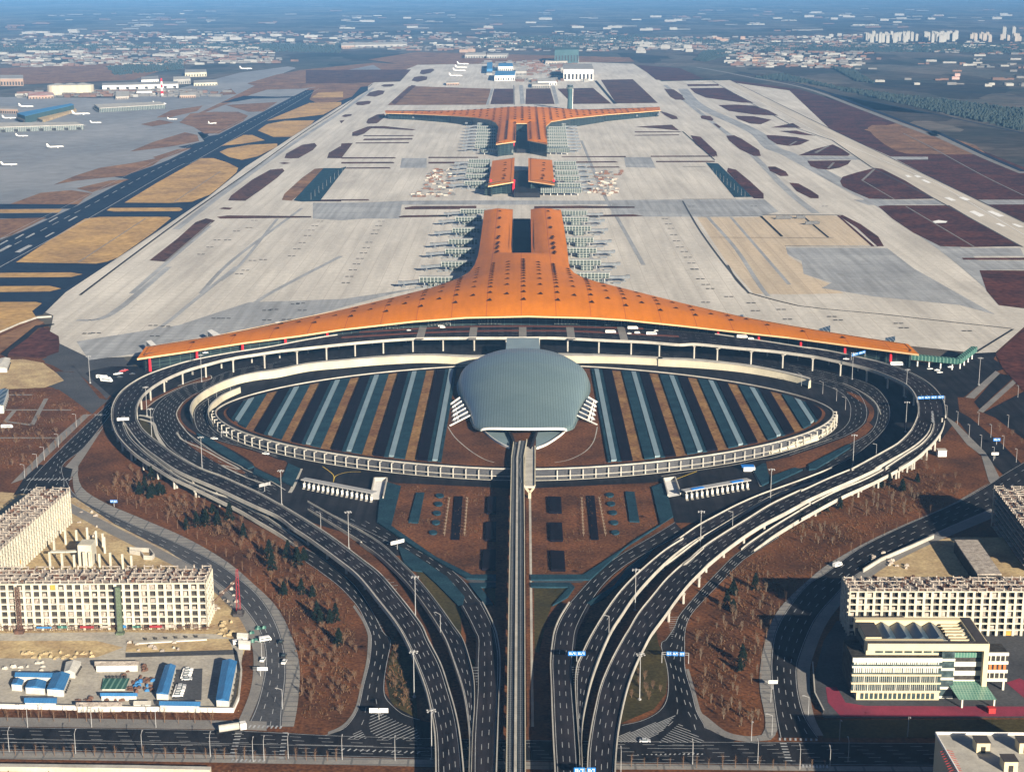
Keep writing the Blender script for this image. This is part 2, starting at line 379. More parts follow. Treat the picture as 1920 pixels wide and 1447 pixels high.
BRN = ['k 300 290 420 240 560 195 760 165 930 130 860 180 700 240 540 255 420 268', 'k 730 103 860 50 1040 -5 1110 10 1120 45 960 75 860 88',
       'k 860 135 1000 90 1080 82 1010 110 900 150', 'k 60 397 230 335 400 320 520 338 470 370 440 400', 'k 430 310 620 265 730 258 640 292 520 332',
       'k -200 488 120 478 260 474 60 575 -200 640', 'h 1010 690 1070 640 1200 630 1340 630 1395 652 1370 680 1230 752 1150 752 1090 715',
       'h 1270 592 1560 575 1480 628 1400 630', 'h 880 662 960 622 1140 595 1110 625 960 660', 'h 790 700 900 675 980 690 860 712',
       'h 1390 470 1560 420 1700 395 1920 400 1920 470 1700 500 1500 505', 'h 1240 520 1300 500 1330 530 1230 538']
for t in BRN: sheet('lawn', t, .6, M['grass_tan2'])
sheet('lawn', 'k -200 430 350 425 330 446 -200 450', .6, M['grass_tan'])
# runway markings on the black runway
b = MB()
A, B = edges('k -160 690 0 590 440 372 860 162 950 125 h 1720 500', 'k -160 850 0 755 500 480 1000 190 1110 150 h 1800 500', [(0, .7), (1, .7)], 60)
dashes(b, mid(A, B, .5), on=36, gap=30, wd=1.4, dz=0); solid(b, off(B, A, 5), 1.2, 0); solid(b, off(A, B, 5), .8, 0)
for q in ('k -30 668 0 655 50 628 70 630 20 660 -10 670', 'k 82 668 112 670 185 630 160 628'): b.flat([g(x, y, .7) for x, y in T(q)])
for q in ((20, 615), (110, 580), (300, 485), (170, 575), (280, 570), (410, 480)): b.flat([g(x, y, .7) for x, y in T('k %f %f %f %f %f %f %f %f' % (q[0] - 28, q[1] + 12, q[0] - 20, q[1] + 14, q[0] + 28, q[1] - 12, q[0] + 18, q[1] - 14))])
b.build('runway_marking', M['line'])['kind'] = 'structure'
# dark islands on the pale apron, left side
ISL = ['k 840 715 1000 590 1100 500 1160 478 1210 490 1080 600 930 722', 'k 1283 378 1300 350 1420 260 1520 205 1590 198 1600 212 1560 250 1480 310 1380 380',
       'k 1600 140 1610 115 1700 65 1770 55 1783 70 1760 95 1680 140 1640 142', 'k 1232 424 1260 416 1310 420 1290 430', 'k 1568 168 1600 163 1635 168 1600 174',
       'k 1220 470 1280 462 1750 466 1752 474 1240 480', 'k 1840 140 1850 110 1910 75 1935 68 n 662 268 640 297', 'k 1840 290 1850 286', 
       'i 60 765 62 745 150 712 200 710 160 728 130 752 90 766', 'i 150 712 240 710 420 729 400 734 240 724 150 722', 'i 130 762 400 761 410 766 120 767',
       'i 130 781 400 778 400 786 120 790', 'i 80 803 380 800 380 806 80 808', 'i 0 808 40 805 65 806 0 870 -8 862',
       'l 0 345 300 345 310 352 0 353', 'l 0 372 290 371 300 379 0 381', 'l 0 403 270 401 280 408 0 409', 'l 490 343 770 343 770 349 490 350',
       'l 490 371 770 369 770 379 490 381', 'l 1240 340 1600 338 1600 345 1240 344', 'l 1740 337 2100 336 2100 342 1740 343',
       'l 1240 370 1540 367 1560 374 1240 377', 'l 1770 366 2100 365 2100 372 1770 373', 'l 1385 398 1560 397 1570 403 1385 404',
       'l 355 628 400 620 760 618 760 636 360 638', 'l 1085 620 1340 617 1650 622 1650 630 1340 632 1085 634', 'l 320 678 350 672 620 668 620 678 330 684',
       'l 1380 670 1640 666 1700 674 1640 678 1380 680', 'l 0 582 150 581 160 588 0 589', 'k 1740 373 1920 372 1920 383 1740 384',
       'i 140 690 150 670 200 645 240 640 250 655 200 695 150 697', 'i 80 585 90 574 150 568 168 572 160 585 120 593 90 592',
       'i 222 482 240 476 290 474 300 480 280 488 240 489', 'i 440 415 450 395 510 387 525 395 500 412 460 420', 'i 395 455 410 435 450 428 485 433 480 450 430 462',
       'i 140 540 160 520 210 508 245 512 235 530 190 545', 'i 0 655 20 645 60 643 55 652 20 660', 'i -10 680 20 676 0 695',
       'i 1650 715 1740 708 1860 702 1900 735 1760 722', 'i 1650 740 1900 740 1920 744 1650 746', 'i 1650 760 1900 757 1900 762 1650 764',
       'i 1790 625 1830 635 1885 655 1895 670 1860 672 1820 650', 'i 1815 500 1870 504 1920 538 1925 562 1880 562 1850 545']
for k, t in enumerate(ISL): sheet('lawn', t, .6, M['grass_dark'])
sheet('lawn', 'k 1585 375 1600 340 1700 250 1770 200 1820 196 1860 196 1780 270 1640 380', .6, M['grass_tan2'])
ISR = ['m 45 12 100 20 190 105 195 128 150 125 70 60', 'm 245 15 290 12 330 30 430 95 440 128 400 128 320 90 260 40',
       'm 470 10 520 12 640 22 715 40 660 65 600 72 530 62 480 30', 'm 650 125 740 90 845 63 900 90 942 118 930 128',
       'm 700 155 948 152 930 175 880 195 820 205 760 200 720 185', 'm 480 188 520 187 580 215 597 240 550 241 490 212',
       'm 600 278 650 282 720 320 765 350 765 366 720 365 640 325', 'm 255 195 300 205 380 270 455 340 456 368 400 366 320 290 250 215',
       'm 885 270 900 245 980 220 1080 195 1120 200 1250 265 1420 368 1200 372 1050 368 960 330 900 300',
       'm 1100 410 1150 405 1500 405 1660 500 1910 635 1600 640 1450 635 1300 560 1180 480',
       'm 1670 770 2400 775 n 2400 640 1873 572 1850 545', 'm 1570 700 2300 698 2300 714 1580 711', 'm 900 460 1000 510 1100 580 1132 635 1095 635 980 530 880 465',
       'm 868 463 880 462 1080 634 1062 634', 'm 1755 405 2200 402 2200 640 1920 492', 'j 40 497 230 495 400 580 330 578 130 550 70 525',
       'j 200 592 300 589 400 595 480 620 540 652 400 645 260 625', 'j 295 652 400 655 500 675 440 700 380 696 310 670', 'j 495 718 620 693 665 720',
       'j 540 738 640 735 750 765 650 757', 'j 100 655 110 650 155 654 175 672 165 682 105 668', 'j 170 695 190 697 215 715 205 722', 'j 0 545 15 560 -5 565 -30 545',
       'j 25 475 200 474 205 484 30 486', 'n 1195 122 1275 128 1320 148 1270 152 1230 150', 'f 1760 490 1930 350 2500 600 2500 800 1920 700 1800 570']
for t in ISR: sheet('lawn', t, .6, M['grass_dk2'])
sheet('lawn', 'i 1460 450 1640 447 1780 580 1545 583', .6, M['grass_dark'])
sheet('lawn', 'i 1215 500 1415 495 1520 584 1300 586', .6, M['grass_dark'])
sheet('lawn', 'i 1040 500 1175 498 1200 586 1035 586', .6, M['grass_dark']); sheet('lawn', 'i 860 500 975 500 968 586 838 587', .6, M['grass_dark'])
sheet('lawn', 'i 380 485 840 500 820 590 260 592', .6, M['grass_tan2']); sheet('lawn', 'i 280 575 395 480 420 482 300 592', .62, M['grass_dark'])
sheet('lawn', 'i -200 395 392 392 330 460 60 468 -200 470', .6, M['grass_dark'])
sheet('lawn', 'i -140 480 120 478 60 545 -100 600 -180 560', .55, M['grass_tan2'])
sheet('terrain', 'n 0 128 230 118 330 124 250 150 60 158 0 158', .1, M['grass_tan2'])
sheet('terrain', 'n 690 112 780 98 1180 108 1190 116 760 122', .18, M['grass_tan2'])
# fields far right
sheet('terrain', 'm 1020 -20 1230 -60 1650 70 1700 110 1500 90 1250 50', .12, M['grass_tan2'])
sheet('terrain', 'n 1480 195 1500 165 1760 215 1920 265 2400 420 2400 330 1700 150', .09, M['ground'])
for t, mm in (('m 1215 150 1690 148 1940 240 1940 372 1690 372 1400 250', 'grass_dk2'),): sheet('lawn', t, .3, M[mm])
# newer bluish slabs
for t in ('m 580 642 1150 645 1300 760 1460 850 n 1867 590 1800 572 1640 556 1540 540 1560 530 m 680 790 670 720 590 680', 'm 0 372 460 372 540 440 440 466 0 470 -400 468 -400 376',
          'l 130 600 340 590 780 588 1020 588 1630 590 2050 596 2050 612 1600 610 1000 612 340 612 330 690 130 690 0 700 -160 690 -160 600',
          'm 1530 645 1900 645 1920 690 1560 690', 'm 1640 715 1920 716 1920 768 1680 768', 'm 620 128 1380 133 1380 148 650 150', 'm 960 374 1920 374 1920 400 1040 403',
          'l 340 350 480 350 480 405 330 405', 'l 1590 345 1740 345 1770 405 1600 400'):
    sheet('apron', t, .44, M['apron_b'])
sheet('apron', 'd 1920 182 1400 200 1000 330 430 420 500 525 690 500 1300 400 e 0 230 300 150 500 110', .44, M['apron_b'])
M['apron_t'] = mat('tan_concrete', (.52, .425, .31), (.44, .37, .28), scale=.012, stretch=(1, .3, 1), detail=9, fscale=.16, fine=.09, grid=[(0, 20, .03), (1, 20, .035)], gcol=(.32, .27, .21), cells=(.014, (1, .5, 1), .05))
sheet('apron', 'm 82 474 440 472 450 463 850 463 890 476 1055 630 578 632 598 690 670 735 690 795 820 842 905 900 600 906 400 902 250 730', .42, M['apron_t'])
sheet('apron', 'm 1240 -20 1000 -60 j 300 455 n 1345 152 1560 262 1640 312 1760 372 1925 462 1925 424 1670 297 1560 243', .4, M['apron_t']) if False else None
# dark drainage lines and fences on the apron
def line(s, wd, z=.8, m='asphalt_g', name='drain', sm=4, kind='structure'):
    z = lift(z); b = MB(); solid(b, [g(x, y, z) for x, y in cr(T(s), sm)], wd, 0); o = b.build(name, M[m])
    if kind: o['kind'] = kind
    return o
line('k 460 900 800 645 1080 440 1400 215 1700 0 h 1920 612 i 175 475 40 560 ', 3.5, m='dark') if False else line('n 150 553 267 465 360 397 467 322 567 250 640 203 698 158', 3.5, m='dark')
line('f 255 -10 300 70 375 148', 2.4, m='asphalt_g'); line('m 0 380 100 550 240 740 375 900', 2.4, m='asphalt_g')
line('f 1860 350 1650 480', 2.5, m='dark'); line('m 440 465 560 580', 4, m='dark'); line('m 670 460 820 585', 3, m='dark'); line('m 150 585 850 588', 1.5, m='asphalt_g')
line('m 82 468 440 466', 2, m='asphalt_g'); line('m 575 634 1100 636', 3, m='asphalt_g'); line('m 450 458 900 460', 4, m='dark'); line('j 0 740 180 900', 3, m='dark'); line('m 0 187 130 188', 3, m='dark'); line('m 0 128 200 130', 3, m='dark')
line('m 0 370 300 370', 2, m='asphalt_g'); line('k 1760 380 1920 383', 3, m='dark')
for s, wd in (('d 1920 -60 1500 160 1300 300 1000 420', 7), ('d 950 0 620 270 430 300', 9), ('d 1330 0 1080 200 900 340 700 420', 6), ('k 1180 520 900 760 740 900', 7),
              ('k 1700 420 1300 720 1130 900', 6), ('k 1560 480 1350 740 1240 830', 5), ('m 140 470 300 650 430 850 n 1440 555', 6), ('m 270 470 600 850', 5),
              ('l 1350 250 1480 560 1560 700 1700 950', 6), ('l 1250 700 1400 900 1500 1080', 5)):
    line(s, wd, .48, 'apron_b', 'apron')
M['paintw'] = mat('bright_paint', (.78, .78, .76), (.68, .68, .67), scale=.05)
line('j 0 500 100 600 400 740 500 830 n 1480 290 1545 325 1610 360 1660 385 1720 425 1800 480 1880 545', 36, .47, 'apron_b', 'taxiway', 8); line('n 1247 160 1330 225 1400 280 1480 360 1530 400', 14, .47, 'apron_b', 'taxiway', 6)
line('n 700 165 640 210 560 262 480 318 400 376 330 430', 12, .47, 'apron_b', 'taxiway', 6)
for s, wd in (('j 268 452 860 740 1190 898 n 1920 417', 3), ('j 165 455 640 720 n 1560 263 1633 313 1753 373 1917 463', 3)): line(s, wd, .7, 'asphalt_g', 'runway_edge', 2)
line('j 215 455 750 740 1120 900 n 1760 345 1920 440', 1.2, .71, 'paintw', 'runway_marking', 1)
# service pits and spot marks on the apron: rows of dark rectangles
b = MB()
rows = [('d 490 375 540 372 860 330 930 335 1215 290 1270 290 1500 245 1540 240 1660 210 1690 205 1500 300 1700 245 1610 297 870 390', 1),
        ('k 1430 490 1400 530 1330 550 1280 600 1220 600 1180 640 1130 680 1800 495 1770 520 1750 545 1730 575 1700 615 1670 650 1640 690 1480 710 1420 715 1380 770 1345 790', 1),
        ('l 75 20 225 705 210 730 195 755 185 775 155 823 140 853 125 883 105 914 85 945 65 978 45 1015 25 1050', 1),
        ('l 1820 690 1840 720 1855 745 1870 780 1885 815 1905 850', 1), ('m 10 665 30 697 50 730 65 763 100 818 130 850 155 873', 1),
        ('f 70 15 100 68 155 123 260 168 130 200 385 203 410 247 555 240 590 295 840 280 875 300 1215 318 1245 343 1600 360', 1), ('m 800 410 400 410 50 410', 1)]
for s, k in rows:
    for x, y in T(s):
        p = g(x, y, .82)
        for dx in (-3, 3.2): b.quad(p + Vector((dx - 2.2, -2, 0)), p + Vector((dx + 2.2, -2, 0)), p + Vector((dx + 2.2, 2.5, 0)), p + Vector((dx - 2.2, 2.5, 0)))
b.build('apron_pit_cover', M['asphalt_g'])['kind'] = 'structure'
# pale service paths crossing the infields
for s, wd in (('k 980 385 1240 215', 2), ('k 440 725 820 478', 2), ('m 1010 265 1190 370', 2.5), ('m 1010 265 1080 200', 5), ('m 1255 410 1640 638', 2.5), ('m 745 108 820 72', 6),
              ('m 818 198 850 165', 5), ('m 600 68 640 45', 5), ('m 1240 0 1400 80 1690 238 1920 350', 3), ('k 930 722 1190 500', 3), ('j 750 860 820 820', 6), ('j 380 490 130 575', 1)):
    line(s, wd, .7, 'pave', 'path') if s[:5] != 'j 380' else None
b = MB()
for s in ('m 1610 440 1640 435 1700 462 1670 470', 'm 1710 438 1740 436 1810 465 1780 470', 'm 1760 508 1780 505 1820 522 1800 526', 'm 1850 510 1870 508 1920 526 1890 528',
          'm 1470 362 1500 360 1540 378 1510 380', 'm 1550 360 1580 358 1620 374 1590 378', 'm 1340 262 1360 260 1400 278 1380 280', 'm 1405 495 1440 488 1490 495 1480 503 1420 505',
          'm 1250 235 1270 235 1290 246 1265 247', 'm 1300 236 1320 236 1345 248 1320 249'):
    b.flat([g(x, y, .72) for x, y in T(s)])
b.build('runway_marking', M['paintw'])['kind'] = 'structure'
# roads far right: expressway running away
line('m 1920 225 1700 135 1400 0 j 1400 760 1000 610 700 500 400 440 200 400 80 380', 20, .5, 'pave', 'road', 6)
line('m 1920 215 1720 130 1420 -10 j 1420 750 1020 600 720 490 420 430', 14, .6, 'asphalt_d', 'road', 6)
line('j 1920 750 1400 640 900 540 600 470 300 400', 9, .5, 'asphalt_d', 'road', 6); line('j 1920 545 1500 510 1200 490 1050 460 940 410 850 350 760 300', 14, .5, 'asphalt_d', 'river', 6)
line('i 1010 480 1020 585', 14, .7, 'asphalt_b' if False else 'apron_b', 'road'); line('i 1190 480 1215 586', 12, .7, 'apron_b', 'road'); line('i 850 500 820 590', 8, .7, 'apron_b', 'road')
line('i 970 480 973 590', 4, .7, 'pave', 'road'); line('i 1430 455 1540 585', 10, .7, 'dark', 'road')
# water treatment blue-grey strips beside the far taxiways
sheet('water', 'm 130 165 200 170 390 358 290 360', .62, M['hedge']); sheet('water', 'k 1820 196 1920 196 n 650 312 k 1800 380 1700 385 1650 378', .62, M['hedge'])
# ================================================================= haze round everything (the sky stays outside)
def haze():
    me = MB(); me.box((0, 22000, -1), (66000, 48200, CH + 30)); 
    m = bpy.data.materials.new('haze_air'); m.use_nodes = True; n = m.node_tree
    n.nodes.remove(n.nodes['Principled BSDF']); v = n.nodes.new('ShaderNodeVolumePrincipled')
    v.inputs['Color'].default_value = (.115, .29, .58, 1); v.inputs['Density'].default_value = 4.0e-5
    v.inputs['Anisotropy'].default_value = -0.25
    n.links.new(v.outputs[0], n.nodes['Material Output'].inputs['Volume'])
    o = me.build('haze', m); o['kind'] = 'stuff'
haze()
# ================================================================= SETTING: the near roads
ZN = .22
sheet('road', '''n 250 690 330 672 640 640 980 600 1320 620 1700 672 1790 700 1800 780 1760 830 B4 1440 900 1230 1140 900 1330 700 1440 B3 1300 640 900 840 500 960 150 960 25 490
   n 1213 905 979 916 740 905 727 902 712 960 708 980 745 1010 760 1040 A4 480 500 0 220 A2 1300 820 830 540 400 340 A1 1080 1440 750 1260 480 1060 350 900 340 800 n 245 745''', ZN, M['asphalt'])
sheet('road', 'd 480 535 700 520 780 570 820 600 740 660 640 700 600 745 560 700 440 600 250 540 300 400 380 440', .2, M['asphalt_g'])
sheet('road', 'd 480 600 560 560 780 560 830 610 700 690 650 740 615 720', .24, M['asphalt'])
sheet('road', 'd 270 400 340 395 520 520 700 510 700 545 480 590 360 590 235 520 350 480', .26, M['asphalt_g'])
sheet('road', 'f 1280 590 1600 480 1700 435 1790 440 1750 520 1830 570 1760 590 1580 735 1480 730 1400 640 1100 540', .26, M['asphalt'])
sheet('road', 'f 1480 770 1620 850 1800 1000 1930 1130 2100 1280 1960 1330 1830 1200 1700 1060 1560 880 1470 800', .25, M['asphalt'])
sheet('pavement', 'f 1480 840 1540 880 1700 1040 1740 1100 1790 1200 1760 1260 1720 1200 1680 1060 1600 1000 1490 860', .29, M['pave'])
sheet('pavement', 'f 1590 735 1760 585 1785 600 1640 740', .3, M['pave']); sheet('pavement', 'f 1660 810 1870 625 1890 640 1690 820', .3, M['pave'])
sheet('road', 'f 1640 760 1780 600 1870 615 1670 800', .27, M['asphalt']); sheet('road', 'f 1690 820 1760 850 2200 1180 2300 900 2100 600 1920 700', .2, M['asphalt'])
sheet('lawn', 'f 1690 850 1750 845 1900 960 2100 1140 2060 1220 1900 1080', .3, M['lawn'])
sheet('road', 'f 1760 480 1880 600 2200 640 2200 600 1900 570 1800 480', .27, M['asphalt_g'])
# crossroads and avenue at the left
A, B = road('d 620 760 545 830 365 1000 180 1190 a 30 300 -300 640', 'd 640 800 600 860 470 1020 350 1120 a 290 150 200 260 0 460 -300 760', .3, lanes=4)
sheet('road', 'a 60 190 110 110 180 50 290 60 330 70 310 150 280 200 150 170', .31, M['asphalt'])
sheet('pavement', 'd 440 595 560 740 610 750 560 790 520 828 450 780 300 680 130 650 60 640 120 610 330 590', .24, M['asphalt_g'])
sheet('pavement', 'd 130 1195 500 838 520 830 470 830 340 940 60 1220', .28, M['pave'])
sheet('pavement', 'd 590 890 440 1120 440 1150 360 1220 345 1150 480 1000', .28, M['pave'])
sheet('site_yard', 'd -200 530 130 520 240 540 320 600 360 640 250 680 0 690 -300 690', .26, M['dirt'])
sheet('lawn', 'd 40 500 60 470 240 340 330 390 335 430 330 480 230 515', .5, M['grass_dk2']); sheet('path', 'd 0 490 200 330 300 320 310 325 215 345 40 510', .48, M['asphalt'])
sheet('lawn', 'd -300 420 0 390 200 300 250 310 0 480 -300 520', .45, M['grass_tan2'])
for s in ('d 0 805 400 805', 'd 0 962 360 962', 'd 80 810 30 870 180 890 260 740', 'd 0 720 180 720'): line(s, 4, .3, 'pave', 'path', 1)
sheet('lawn', 'd 0 700 200 680 330 690 430 760 480 800 300 805 0 800', .28, M['lawn'])
# curved local roads, near left and near right
road('a 300 120 345 190 450 250 600 320 760 385 960 480 1080 560 1180 650 1250 760 1290 880 1300 1000 1285 1150 1280 1240',
     'a 250 160 300 215 380 260 520 330 740 440 880 515 990 590 1070 660 1130 730 1180 810 1205 900 1200 1000 1175 1110 1150 1180 1120 1240', .3, lanes=3, m='asphalt_g')
def band(name, s1, s2, z, m, n=60):
    z = lift(z); A, B = edges(s1, s2, [(0, z), (1, z)], n); b = MB(); strip(b, A, B); o = b.build(name, m); o['kind'] = 'structure'; return A, B
M['pave_tiles'] = mat('pavement_tiles', (.24, .23, .21), (.17, .165, .16), scale=.06, detail=8, fscale=1, fine=.12, grid=[(1, 6, .16), (0, 14, .08)], gcol=(.12, .12, .12))
band('pavement', 'a 330 70 345 190 450 250 600 320 760 385 960 480 1080 560 1180 650 1250 760 1290 880 1300 1000 1285 1150 1280 1240',
     'a 350 40 370 150 480 225 620 285 850 385 1030 490 1150 590 1260 700 1330 840 1362 970 1355 1120 1335 1240', .36, M['pave_tiles'])
band('pavement', 'a 300 215 520 330 740 440 880 515 990 590 1070 660 1130 730 1180 810 1205 900 1200 1000 1175 1110 1120 1240',
     'a 270 240 480 355 700 465 850 540 950 610 1030 680 1090 750 1130 830 1150 900 1150 1000 1130 1100 1080 1220', .34, M['pave'])
road('b 1551 40 1450 100 1400 135 1250 220 1000 330 800 430 650 540 560 600 460 730 415 830 400 950 405 1050 420 1180 440 1290',
     'b 1600 150 1500 220 1400 260 1250 320 1100 390 900 490 780 560 700 640 600 760 530 930 520 1000 530 1100 560 1200 620 1290', .3, lanes=4)
band('pavement', 'b 1400 130 1250 220 1000 330 800 430 650 540 560 600 460 730 415 830 400 950 405 1050 420 1180 430 1260 400 1300',
     'b 1345 160 1200 240 1000 325 850 395 700 478 600 548 450 690 390 800 358 930 350 1060 375 1200 370 1260 340 1296', .37, M['pave_tiles'])
band('pavement', 'b 1400 250 1100 380 900 480 780 560 700 640 600 760 530 930 520 1000 530 1100 560 1200 610 1280',
     'b 1440 280 1130 410 930 510 820 590 740 660 650 780 590 930 578 1000 580 1100 600 1200 640 1280', .33, M['pave'])
road('b 1551 -60 1480 -20 1440 30 1430 80 1440 110 1500 180', 'b 1600 -30 1551 0 1530 60 1540 110 1580 180', .28, lanes=2) if False else None
# the wide cross street along the bottom
road('n -500 1356 0 1362 420 1368 640 1378 980 1386 1280 1389 1600 1391 2400 1396', 'n -500 1400 0 1405 640 1418 980 1426 1280 1431 1600 1434 2400 1440', .3, lanes=6, n=80, lw=.3)
band('pavement', 'n -500 1400 0 1406 640 1419 980 1427 1280 1432 1600 1435 2400 1441', 'n -500 1415 0 1422 640 1433 980 1441 1280 1442 1600 1445 2400 1452', .36, M['pave_tiles'], 80)
band('pavement', 'n -500 1336 0 1344 420 1350 500 1352', 'n -500 1355 0 1361 420 1367 500 1369', .36, M['pave'], 40)
# slip roads down to the cross street
road('A4 -400 560 -200 700 0 860 180 1060 260 1210 320 1350 335 1440 A5 310 200 240 480 190 700 110 850 0 960 -200 1030', 
     'A4 -400 410 -200 520 0 680 160 830 290 1010 400 1200 480 1350 560 1440 A5 520 200 490 400 500 580 600 700 720 790 900 850', .30, lanes=3, n=60)
sheet('road', 'A5 200 690 500 560 600 700 900 860 1100 900 1100 1090 -200 1090 -100 1000 110 870', .32, M['asphalt'])
band('pavement', 'A4 150 1040 260 1210 320 1350 335 1440 A5 310 200 240 480 190 700 110 850 0 960 -150 1020', 'A4 130 1060 235 1220 290 1350 300 1440 A5 280 200 215 480 165 690 90 830 -20 930 -150 985', .38, M['pave'], 40)
road('B3 1000 1310 700 1440 B1 1920 830 1780 990 1640 1160 1590 1300 1560 1440 B2 1515 250 1520 480 1480 650 1380 780', 
     'B3 1130 1215 860 1440 B1 1920 990 1780 1150 1720 1280 1700 1440 B2 1710 280 1790 560 1840 760 1920 900', .30, lanes=3, n=50) if False else None
road('B3 1200 1060 850 1300 700 1440 B1 1920 830 1780 990 1640 1160 1580 1300 1480 1440 B2 1430 0 1500 250 1515 480 1480 650 1380 770 1200 860 980 910',
     'B3 1330 1120 1000 1330 860 1440 B1 1920 990 1780 1150 1720 1280 1700 1440 B2 1705 0 1710 280 1790 560 1840 760 1920 900 b 110 1250 300 1310 430 1320', .30, lanes=4, n=60)
sheet('road', 'B2 1500 600 1850 760 1920 900 2300 1080 2200 1110 920 1110 930 900 1200 880 1400 790', .32, M['asphalt'])
band('pavement', 'B2 1715 280 1795 560 1845 760 1920 890 b 100 1240 200 1290 300 1308 400 1300', 'B2 1750 280 1830 560 1880 740 1920 800 b 110 1195 200 1262 300 1283 370 1275', .38, M['pave'], 40)
# link road between the two ramps at ground level
sheet('road', 'c 560 565 700 562 700 585 590 590 e 0 0' if False else 'c 545 562 700 562 700 587 590 587', .33, M['asphalt_g']); sheet('road', 'c 862 562 1130 562 1090 587 862 587', .33, M['asphalt_g'])
# strip of planting between the rail viaduct and its service path
sheet('lawn', 'c 838 190 872 190 880 1240 842 1240', .3, M['lawn']); sheet('path', 'c 852 190 862 190 875 1240 863 1240', .4, M['conc'])
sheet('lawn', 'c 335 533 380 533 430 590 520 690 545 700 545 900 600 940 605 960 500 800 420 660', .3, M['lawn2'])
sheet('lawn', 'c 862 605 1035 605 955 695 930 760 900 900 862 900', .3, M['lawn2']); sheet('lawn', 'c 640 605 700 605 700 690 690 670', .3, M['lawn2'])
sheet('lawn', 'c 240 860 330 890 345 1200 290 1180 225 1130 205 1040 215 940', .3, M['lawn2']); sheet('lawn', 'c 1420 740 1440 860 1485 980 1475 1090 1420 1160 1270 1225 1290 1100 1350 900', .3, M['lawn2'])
# hatched gores
def hatch(s, dx, dy, n, wd=.5, z=.42, x0=0, y0=0):
    """diagonal paint bars across a polygon (measured), direction dx, dy in plan"""
    P = [g(x, y, z) for x, y in T(s)]; b = MB()
    d = Vector((dx, dy, 0)).normalized(); nrm = Vector((-d.y, d.x, 0))
    lo = min(p.dot(nrm) for p in P); hi = max(p.dot(nrm) for p in P)
    n = max(3, int(n * .62))
    for i in range(n):
        c = lo + (hi - lo) * (i + .5) / n; xs = []
        for a, q in zip(P, P[1:] + P[:1]):
            da, dq = a.dot(nrm) - c, q.dot(nrm) - c
            if da * dq < 0: xs.append(a.lerp(q, da / (da - dq)))
        xs.sort(key=lambda p: p.dot(d))
        for a, q in zip(xs[::2], xs[1::2]):
            w2 = nrm * wd / 2; b.quad(a - w2, q - w2, q + w2, a + w2)
    if b.v: b.build('road_marking', M['line'])['kind'] = 'structure'
hatch('A5 340 760 450 770 650 880 850 950 890 1070 440 1070 330 990 310 900', 1, 1.1, 26)
hatch('A5 220 960 290 1060 50 1060', 1, 1.1, 9); hatch('B2 940 1040 1320 900 1600 800 1450 980 1250 1100 960 1100', 1, .9, 18)
hatch('B2 1640 890 1920 1080 1920 1105 1400 1105', -1, .9, 18); hatch('B1 1500 1170 1640 1165 1560 1430', 1, .1, 18)
hatch('A4 500 740 560 760 635 820 610 920 560 880', 1, .3, 9); hatch('A4 370 1150 470 1290 455 1350', 1, .3, 10)
hatch('A2 430 320 700 470 830 480 820 505 600 430', .3, 1, 16); hatch('A4 400 262 520 320 540 380 440 300', .6, 1, 6)
hatch('a 1130 1232 1290 1236 1280 1248 1120 1246', .15, 1, 14, 1); hatch('a 1050 1385 1210 1388 1205 1400 1045 1398', .15, 1, 14, 1)
hatch('b 430 1290 610 1294 620 1304 435 1302', .15, 1, 14, 1); hatch('b 540 1412 660 1414 665 1428 545 1425', .15, 1, 14, 1)
hatch('a 1070 1262 1100 1262 1070 1380 1040 1380', 1, 0, 14, 1); hatch('a 1285 1260 1310 1260 1290 1390 1265 1390', 1, 0, 14, 1); hatch('b 440 1310 470 1310 500 1400 470 1400', 1, 0, 12, 1)
hatch('a 130 112 330 112 320 122 120 122', .2, 1, 20, 1); hatch('d 530 828 600 828 600 838 530 838', .2, 1, 10, 1); hatch('a 100 160 240 160 235 168 95 168', .2, 1, 16, 1)
hatch('c 0 1338 360 1352 358 1362 0 1348', .6, 1, 22, .8); hatch('B2 1100 1240 1800 1225 1920 1230 1920 1240 1400 1245', .6, 1, 26, .8)
for s in ('n -300 1385 0 1384 640 1398 980 1406', 'B2 1400 1140 1920 1142', 'B2 1400 1172 1920 1174', 'n 560 1395 700 1398', 'n 0 1391 430 1396'): line(s, .3, .38, 'line', 'road_marking', 1)
# lane lines on the wide arrivals road and round the garden ring
def lanes(s, n=1, z=.36, wd=.28, on=6, gap=9, s2=None, k=0):
    b = MB()
    if s2:
        A, B = edges(s, s2, [(0, z), (1, z)], 50)
        for i in range(1, k): dashes(b, mid(A, B, i / k), on, gap, wd, 0)
        solid(b, A, .35, 0); solid(b, B, .35, 0)
    else: dashes(b, [g(x, y, z) for x, y in cr(T(s), 8)], on, gap, wd, 0)
    b.build('road_marking', M['line'])['kind'] = 'structure'
lanes('A1 1920 240 1400 330 1150 430 900 500 700 600 590 690 525 790 520 870 560 980 620 1080 700 1180 850 1300 1060 1420 A2 400 370 640 460 830 540',
      s2='A1 1920 330 1600 370 1300 440 1050 560 860 680 790 790 800 880 850 960 940 1060 1040 1150 1250 1270 1500 1400 A2 600 240 850 350 1050 470', k=7)
lanes('A1 1450 500 1200 610 1020 740 985 830 1000 930 1060 1020 1300 1120 1600 1200 1920 1300', s2='A1 1500 560 1340 620 1190 700 1130 800 1130 890 1180 980 1300 1060 1600 1150 1920 1240', k=4)
lanes('B4 0 350 400 420 700 510 850 600 970 700 1000 800 960 960 860 1060 600 1200 300 1370', s2='B4 0 270 430 350 900 480 1080 640 1130 780 1110 920 1020 1040 900 1150 700 1300 420 1430', k=4)
lanes('B4 150 440 400 490 600 590 680 700 690 800 660 920 520 1040 250 1140 0 1230', s2='B4 200 400 500 460 750 560 850 700 870 830 820 940 650 1050 400 1140 0 1280', k=3)
